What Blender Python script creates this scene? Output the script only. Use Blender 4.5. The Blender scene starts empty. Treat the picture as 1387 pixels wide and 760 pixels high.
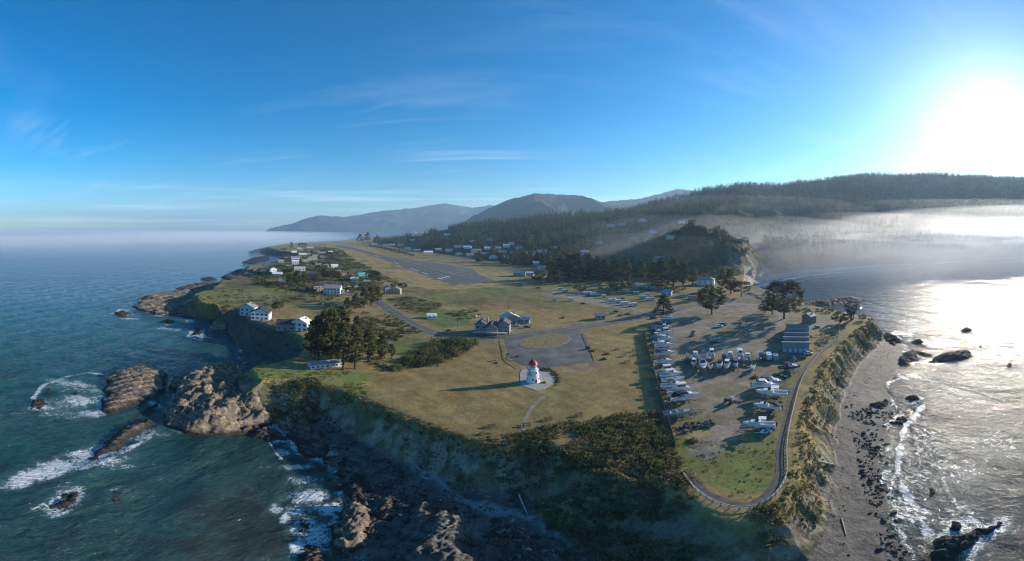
import bpy, math, random
import numpy as np
from math import radians as R, sin, cos, tan, pi, hypot, atan2
rnd = random.Random(7)
RS = np.random.RandomState(11)
sc = bpy.context.scene
COL = sc.collection
F = 524.0            # pixels per radian of the panorama, 1387 px wide
CX, HY = 693.5, 310.0
CZ = 80.0            # the drone hovers 80 m above the sea
ZT = 14.0            # height of the bluff top
SUN_AZ, SUN_EL = R(71.0), R(16.2)

# ------------------------------------------------------------------ noise
def _hash(ix, iy, seed):
    h = (ix.astype(np.int64) * 374761393 + iy.astype(np.int64) * 668265263 + seed * 974711) & 0xFFFFFFFF
    h = ((h ^ (h >> 13)) * 1274126177) & 0xFFFFFFFF
    h = (h ^ (h >> 16)) & 0xFFFFFF
    return h / float(0xFFFFFF)
def vnoise(x, y, seed=0):
    xi = np.floor(x); yi = np.floor(y); fx = x - xi; fy = y - yi
    fx = fx * fx * fx * (fx * (fx * 6 - 15) + 10); fy = fy * fy * fy * (fy * (fy * 6 - 15) + 10)
    a = _hash(xi, yi, seed); b = _hash(xi + 1, yi, seed); c = _hash(xi, yi + 1, seed); d = _hash(xi + 1, yi + 1, seed)
    return (a + (b - a) * fx) * (1 - fy) + (c + (d - c) * fx) * fy
def fbm(x, y, seed=0, octv=4, gain=.5):
    s = 0; a = 1; n = 0
    for i in range(octv):
        ca, sa = cos(.6 * i + .3), sin(.6 * i + .3)
        s = s + a * vnoise((x * ca - y * sa) * 2 ** i + 17.3 * i, (x * sa + y * ca) * 2 ** i - 9.1 * i, seed + i)
        n += a; a *= gain
    return s / n          # 0..1
def ridged(x, y, seed=0, octv=4):
    s = 0; a = 1; n = 0
    for i in range(octv):
        s = s + a * (1 - np.abs(2 * vnoise(x * 2 ** i + 3.7 * i, y * 2 ** i + 8.3 * i, seed + i) - 1)); n += a; a *= .5
    return s / n
def sst(t):
    t = np.clip(t, 0, 1); return t * t * (3 - 2 * t)

# ------------------------------------------------------------------ places seen in the photograph -> map positions
def G(px, py, z=ZT):
    d = (CZ - z) / tan(max((py - HY) / F, 1e-4)); a = (px - CX) / F
    return d * sin(a), d * cos(a)
def polar(px, d):
    a = (px - CX) / F
    return d * sin(a), d * cos(a)
def poly(pts, z=ZT):
    return np.array([G(p[0], p[1], p[2] if len(p) > 2 else z) for p in pts])
def sdist(X, Y, P):
    """signed distance to a polygon, positive inside"""
    X = np.asarray(X, float); Y = np.asarray(Y, float)
    best = np.full(X.shape, 1e18); ins = np.zeros(X.shape, bool)
    n = len(P)
    for i in range(n):
        x0, y0 = P[i]; x1, y1 = P[(i + 1) % n]
        ex, ey = x1 - x0, y1 - y0; L = ex * ex + ey * ey + 1e-12
        dx = X - x0; dy = Y - y0
        t = np.clip((dx * ex + dy * ey) / L, 0, 1)
        q = (dx - t * ex) ** 2 + (dy - t * ey) ** 2
        np.minimum(best, q, out=best)
        if y0 != y1:
            c = ((y0 > Y) != (y1 > Y)) & (dx < (Y - y0) * ex / (y1 - y0))
            ins ^= c
    d = np.sqrt(best)
    return np.where(ins, d, -d)
def ldist(X, Y, P):
    best = np.full(np.shape(X), 1e18)
    for i in range(len(P) - 1):
        x0, y0 = P[i]; x1, y1 = P[i + 1]
        ex, ey = x1 - x0, y1 - y0; L = ex * ex + ey * ey + 1e-12
        t = np.clip(((X - x0) * ex + (Y - y0) * ey) / L, 0, 1)
        best = np.minimum(best, (X - x0 - t * ex) ** 2 + (Y - y0 - t * ey) ** 2)
    return np.sqrt(best)

# waterline, at sea level
W = poly([(470,800),(452,765),(446,735),(458,705),(472,665),(448,640),(430,612),(398,592),(374,574),(345,568),(322,545),(318,508),
 (324,490),(324,470),(314,455),(302,441),(285,432),(262,427),(240,425),(208,424),(192,418),(184,409),(200,402),(235,397),(262,391),
 (300,388),(340,387),(372,384),(352,382),(318,381),(302,375),(320,371),(345,367),(370,361),(388,356),(385,352),(362,347),(344,341),
 (360,337.5),(390,334.5),(420,331.5),(450,329.5),(480,326.5),(495,324),(515,320.5),(545,317.5),(560,316),(700,315.5),(1000,315.5),(1400,315.5),
 (1540,330),(1450,346),(1387,350),(1330,354),(1270,358),(1200,362),(1150,366),(1100,371),(1060,377),(1030,385),(1016,391),
 (1030,399),(1062,407),(1092,416),(1122,423),(1152,432),(1180,441),(1203,455),(1228,468),(1216,500),(1203,518),(1200,530),(1215,545),
 (1205,575),(1195,600),(1190,625),(1196,650),(1202,680),(1212,710),(1228,740),(1245,765),(1265,800)], 0)
# edge of the bluff top
P = poly([(345,512),(400,514),(425,518),(460,528),(500,545),(540,561),(580,577),(620,592),(652,601),(690,601),(712,597),(735,600),(760,611),
 (800,628),(850,640),(888,650),(915,662),(938,680),(965,697),(1010,707),(1055,692),(1078,662),(1088,620),(1093,570),(1108,525),(1125,490),
 (1145,465),(1165,448),(1183,434),(1178,428),(1150,424),(1120,417),(1090,411),(1060,401),(1032,390),(1012,383),(1030,382,0),
 (1100,368,0),(1150,363,0),(1200,359,0),(1270,355,0),(1387,347,0),(1500,338,0),(1540,325,0),(1400,315.2,0),(560,315.2,0),(545,317.2,0),(515,320,0),
 (497,323,0),(482,325.5,0),(455,328.5,0),(420,330.8,0),(395,333.5,0),(372,336.5,0),(358,340,0),(372,345,0),(398,349,0),(402,355,0),(380,361,0),
 (354,367,0),(335,370.5,0),(332,375,0),(365,378.5,0),(395,381,0),(392,384.5,0),(345,387,0),(305,389,0),
 (275,392),(262,397),(258,405),(276,414),(300,414),(322,417),(330,424),(346,433),(372,440),(396,449),(410,458),(414,468),(402,481),
 (372,489),(345,495),(332,501)])
_cwx = [0, 318, 335, 405, 425, 470, 640, 700, 760, 900, 960, 1010, 1060, 1090, 1200, 1400]
_cwv = [28, 26, 24, 22, 8, 9, 11, 15, 22, 20, 15, 10, 8, 8, 9, 12]

# hills: (px, foot distance, ridge distance, skyline row of the photograph)
NEAR = np.array([(505,1700,2000,325),(540,1300,1850,319),(600,1000,1750,306),(650,820,1650,299),(700,720,1600,293),(750,660,1550,288),(800,620,1550,284),
 (850,580,1600,279),(900,560,1700,268),(950,560,1800,254),(1000,580,1900,247),(1040,600,1950,246),(1060,650,2000,246),(1100,708,2100,241),(1150,770,2300,235),
 (1200,828,2400,233),(1270,898,2500,233),(1330,975,2600,236),(1387,1070,2700,238),(1480,1250,2900,244)], float)
MID = np.array([(600,3300,4300,315),(640,3000,4400,293),(665,2900,4400,281),(690,2800,4500,270),(725,2800,4500,263),(760,2800,4500,264),(790,2800,4500,266),(830,2800,4500,277),(880,2800,4500,286),(960,2800,4500,300)], float)
FARR = np.array([(770,5000,6500,290),(800,5000,6500,276),(835,5000,6500,271),(870,5000,6500,268),(900,5000,6500,260),(917,5000,6500,255),(945,5000,6500,259),(1000,5000,6500,270),(1100,5000,6500,290)], float)
BLUE = np.array([(352,8600,9300,316),(366,8600,9300,309),(395,8300,9300,303),(412,8200,9300,296),(432,8200,9300,292),(470,8000,9500,293),(500,8000,9600,288),(520,8000,9600,285),(545,8000,9600,283),(575,8000,9700,279),(602,8000,9700,275),(622,8000,9700,278),(640,8000,9700,281),(665,8000,9700,278),(700,8000,9700,281),(760,8000,9700,290),(850,8000,9700,300)], float)
def ridge(tab, az, D, trees, z0, seed, rough):
    px = az * F + CX
    d0 = np.interp(px, tab[:, 0], tab[:, 1]); d1 = np.interp(px, tab[:, 0], tab[:, 2])
    el = (HY - np.interp(px, tab[:, 0], tab[:, 3])) / F
    X = D * np.sin(az); Y = D * np.cos(az)
    sc_ = np.median(tab[:, 2])
    zr = CZ + d1 * np.tan(el) - trees
    s = (D - d0) / (d1 - d0)
    g = ridged(X / (sc_ * .13), Y / (sc_ * .13), seed, 4) - .62
    hh = np.maximum(zr - z0, 0)
    sc1 = np.clip(s, 0, 1)
    z = z0 + hh * (sc1 * .82 + .18 * sst(sc1)) + hh * rough * g * np.clip(sc1 * 3, 0, 1) * np.clip((1.02 - sc1) * 5, 0, 1)
    z = np.where(s > 1, zr - (D - d1) * .3, z)
    ok = (s > 0) & (px > tab[0, 0]) & (px < tab[-1, 0]) & (z > z0 - 60)
    return np.where(ok, z, -60.)
KN = [polar(950, 665) + (70, 112), polar(985, 600) + (42, 62), polar(1008, 566) + (24, 42), polar(905, 720) + (44, 120)]
SPUR = poly([(752,622),(800,640),(838,668)], 8)
def heights(X, Y, full=False):
    X = np.asarray(X, float); Y = np.asarray(Y, float)
    D = np.hypot(X, Y); az = np.arctan2(X, Y); px = az * F + CX
    dW = np.full(X.shape, 50.); dP = np.full(X.shape, 50.)
    m = D < 3200
    dW[m] = sdist(X[m], Y[m], W); dP[m] = sdist(X[m], Y[m], P)
    rag = np.clip((D - 300) / 120, 0, 1) * np.clip((560 - px) / 60, 0, 1)
    dW = dW + rag * ((fbm(X / 26, Y / 26, 13, 4) - .5) * 46 - 2); dP = dP + rag * (np.abs(dP) < 60) * ((fbm(X / 30, Y / 30, 14, 4) - .5) * 26 - 7)
    far = ~m
    sea_far = far & (px < 560)
    dW[sea_far] = -200; dP[sea_far] = -200
    cw = np.where(D < 330, np.interp(px, _cwx, _cwv), np.where(px < 350, 27., np.where(px < 520, 17., 11.)))
    cn = (fbm(X / 9, Y / 9, 3, 4) - .5)
    gul = ridged(X / 13, Y / 13, 5, 3) - .6
    dPn = dP + np.where(dP < 0, 1, np.clip(1 - dP / 3, 0, 1)) * (cn * 3.2 + gul * cw * .22)
    beach = np.clip(dW * .09, -.2, 2.2) + np.clip(dW / 4, 0, 1) * (ridged(X / 4.5, Y / 4.5, 9, 5) - .58) * np.where(px > 1000, .3, np.where(rag > .2, 3.6, 2.9))
    t = np.clip(-dPn / cw, 0, 1)
    prof = (1 - t) ** 1.25
    top = ZT - (ZT - 3.2) * sst((px - 1004) / 22) * sst((D - 440) / 40) - .7 * np.exp(-np.clip(dPn, 0, 99) / 1.6)
    z = np.where(dPn > 0, top, beach + (top - .3 - beach) * prof + (cn * 2.2 + gul * 2.0) * np.sin(pi * t) * .8)
    z = np.where(dW < 0, np.maximum(dW * .14, -7) - .25, z)
    sd = ldist(X, Y, SPUR) if X.size < 5e6 else 99
    z = z + np.where((dW > 0) & (dP < -2), 3.6 * np.exp(-(sd / 4.2) ** 2), 0)
    h1 = ridge(NEAR, az, D, 18, ZT - .4 - (ZT - 3.4) * sst((px - 985) / 50), 21, .20)
    h2 = ridge(MID, az, D, 0, 5., 31, .42); h3 = ridge(FARR, az, D, 0, 5., 41, .4); h4 = ridge(BLUE, az, D, 0, -2., 51, .6)
    bump = np.where(D > 2300, (fbm(X / 38, Y / 38, 61, 3) - .5) * 22 * np.clip(D / 6000, .5, 1.2), 0)
    hill = np.maximum(np.maximum(h1, h2), np.maximum(h3, h4))
    hill = np.where((D > 2300) & (hill > 6), hill + bump, hill)
    kn = np.zeros(X.shape)
    for kx, ky, hgt, rad in KN:
        q = np.hypot(X - kx, Y - ky)
        kn = np.maximum(kn, hgt * np.exp(-(q / rad) ** 2 * 1.1))
    kn = kn * (1 + .75 * (ridged(X / 40, Y / 40, 71, 4) - .62) * np.clip(kn / 12, 0, 1))
    kn = np.maximum(kn - 1.2, 0) * sst((dW - 6) / 34)
    z = np.where(dW > 0, z + kn, z)
    hillm = hill > z
    z = np.maximum(z, hill)
    if full:
        return z, dW, dP, dPn, hillm, kn, px, D, cw
    return z
_Dm = np.exp(np.linspace(math.log(40), math.log(6000), 2600))
def ground(px, py):
    """first point of the land or the sea met by the line of sight through a point of the photograph"""
    a = (px - CX) / F; el = (HY - py) / F
    X = _Dm * sin(a); Y = _Dm * cos(a)
    z = np.maximum(heights(X, Y), 0)
    k = np.nonzero(CZ + _Dm * tan(el) < z)[0]
    i = k[0] if len(k) else len(_Dm) - 1
    return float(X[i]), float(Y[i]), float(z[i])
def hz(x, y):
    return float(heights(np.array([x]), np.array([y]))[0])

# ------------------------------------------------------------------ object helpers
def mesh_np(name, V, Fq, mat=None, col=None, smooth=False, attrs=None):
    """V (n,3); Fq (m,k) index array, k = 3 or 4"""
    me = bpy.data.meshes.new(name)
    V = np.asarray(V, np.float32); Fq = np.asarray(Fq, np.int32)
    me.vertices.add(len(V)); me.vertices.foreach_set('co', V.ravel())
    m, k = Fq.shape
    me.loops.add(m * k); me.loops.foreach_set('vertex_index', Fq.ravel())
    me.polygons.add(m)
    me.polygons.foreach_set('loop_start', np.arange(0, m * k, k, dtype=np.int32))
    me.polygons.foreach_set('loop_total', np.full(m, k, np.int32))
    if smooth: me.polygons.foreach_set('use_smooth', np.ones(m, bool))
    me.update(calc_edges=True)
    if col is not None:
        a = me.color_attributes.new('Col', 'FLOAT_COLOR', 'POINT')
        c = np.ones((len(V), 4), np.float32); c[:, :3] = col
        a.data.foreach_set('color', c.ravel())
    for k_, v in (attrs or {}).items():
        a = me.attributes.new(k_, 'FLOAT', 'POINT'); a.data.foreach_set('value', np.asarray(v, np.float32))
    if mat: me.materials.append(mat)
    return me
def link(name, me, parent=None):
    o = bpy.data.objects.new(name, me); COL.objects.link(o)
    if parent: o.parent = parent
    return o
def tag(o, label=None, cat=None, group=None, kind=None):
    if label: o['label'] = label
    if cat: o['category'] = cat
    if group: o['group'] = group
    if kind: o['kind'] = kind
    return o
def thing(name, label, cat, loc, rz=0, group=None, s=1):
    o = bpy.data.objects.new(name, None); COL.objects.link(o)
    o.empty_display_size = .3
    o.location = loc; o.rotation_euler = (0, 0, rz); o.scale = (s, s, s) if not isinstance(s, tuple) else s
    return tag(o, label, cat, group)
class MB:
    def __init__(s): s.v = []; s.f = []
    def add(s, v, f):
        n = len(s.v); s.v += [tuple(p) for p in v]; s.f += [tuple(i + n for i in q) for q in f]; return s
    def box(s, cx, cy, z0, sx, sy, sz, rz=0, top=1., tx=None):
        tx = top if tx is None else tx
        v = []
        for z, k, kx in ((z0, 1, 1), (z0 + sz, top, tx)):
            for x, y in ((-1, -1), (1, -1), (1, 1), (-1, 1)):
                X, Y = x * sx / 2 * kx, y * sy / 2 * k
                v.append((cx + X * cos(rz) - Y * sin(rz), cy + X * sin(rz) + Y * cos(rz), z))
        return s.add(v, [(3, 2, 1, 0), (4, 5, 6, 7), (0, 1, 5, 4), (1, 2, 6, 5), (2, 3, 7, 6), (3, 0, 4, 7)])
    def prism(s, pts, z0, z1):
        n = len(pts)
        v = [(x, y, z0) for x, y in pts] + [(x, y, z1) for x, y in pts]
        return s.add(v, [tuple(range(n - 1, -1, -1)), tuple(range(n, 2 * n))] + [(i, (i + 1) % n, n + (i + 1) % n, n + i) for i in range(n)])
    def extrude_y(s, pts, y0, y1):      # outline in x,z pushed along y
        n = len(pts)
        v = [(x, y0, z) for x, z in pts] + [(x, y1, z) for x, z in pts]
        return s.add(v, [tuple(range(n)), tuple(range(2 * n - 1, n - 1, -1))] + [(i, n + i, n + (i + 1) % n, (i + 1) % n) for i in range(n)])
    def tube(s, a, b, r, r2=None, n=8):
        a = np.array(a, float); b = np.array(b, float); r2 = r if r2 is None else r2
        d = b - a; d /= max(np.linalg.norm(d), 1e-9)
        u = np.cross(d, (0, 0, 1) if abs(d[2]) < .9 else (1, 0, 0)); u /= np.linalg.norm(u); w = np.cross(d, u)
        v = []
        for c, rr in ((a, r), (b, r2)):
            for k in range(n):
                t = 2 * pi * k / n; v.append(tuple(c + rr * (cos(t) * u + sin(t) * w)))
        return s.add(v, [(k, (k + 1) % n, n + (k + 1) % n, n + k) for k in range(n)] + [tuple(range(n - 1, -1, -1)), tuple(range(n, 2 * n))])
    def lathe(s, prof, n=16, cx=0, cy=0):
        v = []
        for r, z in prof:
            for k in range(n):
                t = 2 * pi * (k + .5) / n; v.append((cx + r * cos(t), cy + r * sin(t), z))
        f = []
        for i in range(len(prof) - 1):
            for k in range(n):
                f.append((i * n + k, i * n + (k + 1) % n, (i + 1) * n + (k + 1) % n, (i + 1) * n + k))
        f += [tuple(range(n - 1, -1, -1)), tuple(range((len(prof) - 1) * n, len(prof) * n))]
        return s.add(v, f)
    def mesh(s, name, mat=None, smooth=False):
        me = bpy.data.meshes.new(name); me.from_pydata(s.v, [], s.f); me.update()
        if smooth: me.polygons.foreach_set('use_smooth', np.ones(len(me.polygons), bool))
        if mat: me.materials.append(mat)
        return me
    def obj(s, name, mat, parent=None, smooth=False):
        return link(name, s.mesh(name, mat, smooth), parent)

# ------------------------------------------------------------------ materials
class NT:
    def __init__(s, m): s.t = m.node_tree; s.n = s.t.nodes; s.l = s.t.links
    def new(s, typ, **kw):
        n = s.n.new(typ)
        for k, v in kw.items():
            if k.startswith('i_'):
                key = k[2:].replace('_', ' ')
                n.inputs[int(key) if key.isdigit() else key].default_value = v
            else: setattr(n, k, v)
        return n
    def link(s, a, b): s.l.new(a, b)
    def math(s, op, a, b=None, clamp=False):
        n = s.n.new('ShaderNodeMath'); n.operation = op; n.use_clamp = clamp
        for i, v in enumerate((a, b)):
            if v is None: continue
            if isinstance(v, (int, float)): n.inputs[i].default_value = v
            else: s.l.new(v, n.inputs[i])
        return n.outputs[0]
    def mix(s, fac, a, b, blend='MIX'):
        n = s.n.new('ShaderNodeMix'); n.data_type = 'RGBA'; n.blend_type = blend
        for i, v in ((0, fac), (6, a), (7, b)):
            if hasattr(v, 'is_output'): s.l.new(v, n.inputs[i])
            elif i == 0: n.inputs[0].default_value = v
            else: n.inputs[i].default_value = tuple(v) + (1,) if len(v) == 3 else v
        return n.outputs[2]
    def ramp(s, fac, stops):
        n = s.n.new('ShaderNodeValToRGB')
        while len(n.color_ramp.elements) < len(stops): n.color_ramp.elements.new(.5)
        for e, (p, c) in zip(n.color_ramp.elements, stops):
            e.position = p; e.color = (c, c, c, 1) if isinstance(c, (int, float)) else tuple(c) + (1,)
        s.l.new(fac, n.inputs[0]); return n.outputs[0]
    def noise(s, scale, detail=4, rough=.55, vec=None, dist=0):
        n = s.n.new('ShaderNodeTexNoise'); n.inputs['Scale'].default_value = scale; n.inputs['Detail'].default_value = detail
        n.inputs['Roughness'].default_value = rough; n.inputs['Distortion'].default_value = dist
        if vec is not None: s.l.new(vec, n.inputs['Vector'])
        return n.outputs[0]
def new_mat(name):
    m = bpy.data.materials.new(name); m.use_nodes = True
    t = NT(m); return m, t, t.n['Principled BSDF']
_mc = {}
def mat(name, col, rough=.7, var=.25, scale=.6, metal=0, spec=.3, bump=0, bscale=3):
    """painted, weathered surface: base colour broken up by two noises"""
    key = (name, tuple(col), rough)
    if key in _mc: return _mc[key]
    m, t, b = new_mat(name)
    pos = t.new('ShaderNodeNewGeometry').outputs['Position']
    n = t.noise(scale, 5, .6, pos)
    f = t.ramp(n, [(.3, 1 - var), (.7, 1 + var * .5)])
    t.link(t.mix(1, tuple(col), f, 'MULTIPLY'), b.inputs['Base Color'])
    b.inputs['Roughness'].default_value = rough; b.inputs['Metallic'].default_value = metal
    b.inputs['Specular IOR Level'].default_value = spec
    if bump:
        bn = t.new('ShaderNodeBump'); bn.inputs['Strength'].default_value = bump; bn.inputs['Distance'].default_value = .1
        t.link(t.noise(bscale, 5, .6, pos), bn.inputs['Height']); t.link(bn.outputs[0], b.inputs['Normal'])
    _mc[key] = m; return m
def vcol_mat(name, rough=.9, scales=((.35, .35), (2.2, .3)), bump=.5, bdist=.25, bscale=1.2, spec=.1, transl=0):
    """colour from the mesh's own ground-cover attribute, broken up by noise"""
    m, t, b = new_mat(name)
    pos = t.new('ShaderNodeNewGeometry').outputs['Position']
    c = t.new('ShaderNodeVertexColor', layer_name='Col').outputs[0]
    for s_, v in scales:
        n = t.noise(s_, 5, .65, pos)
        c = t.mix(1, c, t.ramp(n, [(.25, 1 - v), (.75, 1 + v)]), 'MULTIPLY')
    t.link(c, b.inputs['Base Color']); b.inputs['Roughness'].default_value = rough
    b.inputs['Specular IOR Level'].default_value = spec
    if bump:
        bn = t.new('ShaderNodeBump'); bn.inputs['Strength'].default_value = bump; bn.inputs['Distance'].default_value = bdist
        t.link(t.noise(bscale, 6, .65, pos), bn.inputs['Height']); t.link(bn.outputs[0], b.inputs['Normal'])
    return m
HAZE_D = 7.5e-5
#        px, distance, half width, half thickness, half depth, z, density, seed, colour, anisotropy
_S = ((.90, .95, 1.), .15)
FOGS = [
 (60, 2350, 1700, 42, 1350, 10, .0011, 1) + _S, (230, 3300, 1400, 44, 1500, 8, .0008, 2) + _S, (-120, 1900, 900, 40, 850, 8, .0011, 3) + _S, (330, 5200, 1300, 50, 1400, 0, .0007, 4) + _S, (110, 6500, 4200, 60, 2500, 5, .0005, 12) + _S,
 (1180, 1450, 560, 75, 520, 55, .0013, 5), (1300, 1350, 640, 72, 460, 52, .0014, 6), (1420, 1500, 640, 95, 600, 60, .0014, 7), (1085, 1030, 270, 55, 260, 45, .0014, 8),
 (1330, 1750, 850, 42, 420, 150, .0006, 9), (930, 980, 280, 45, 220, 60, .0011, 10), (890, 640, 120, 26, 110, 45, .0014, 15), (1240, 980, 330, 42, 190, 25, .0022, 11), (1360, 1080, 330, 36, 200, 20, .0020, 13), (1010, 1500, 420, 60, 420, 130, .0005, 14), (1150, 900, 280, 42, 180, 22, .0014, 16), (1300, 1130, 520, 52, 260, 25, .0018, 17), (1080, 790, 190, 40, 140, 30, .0006, 18), (1230, 1250, 620, 60, 330, 40, .0012, 19), (1190, 640, 230, 44, 170, 16, .0011, 21), (1340, 800, 340, 48, 220, 16, .0013, 22), (1085, 600, 130, 32, 90, 22, .0005, 23), (975, 760, 130, 36, 120, 60, .0011, 20),
]
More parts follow.
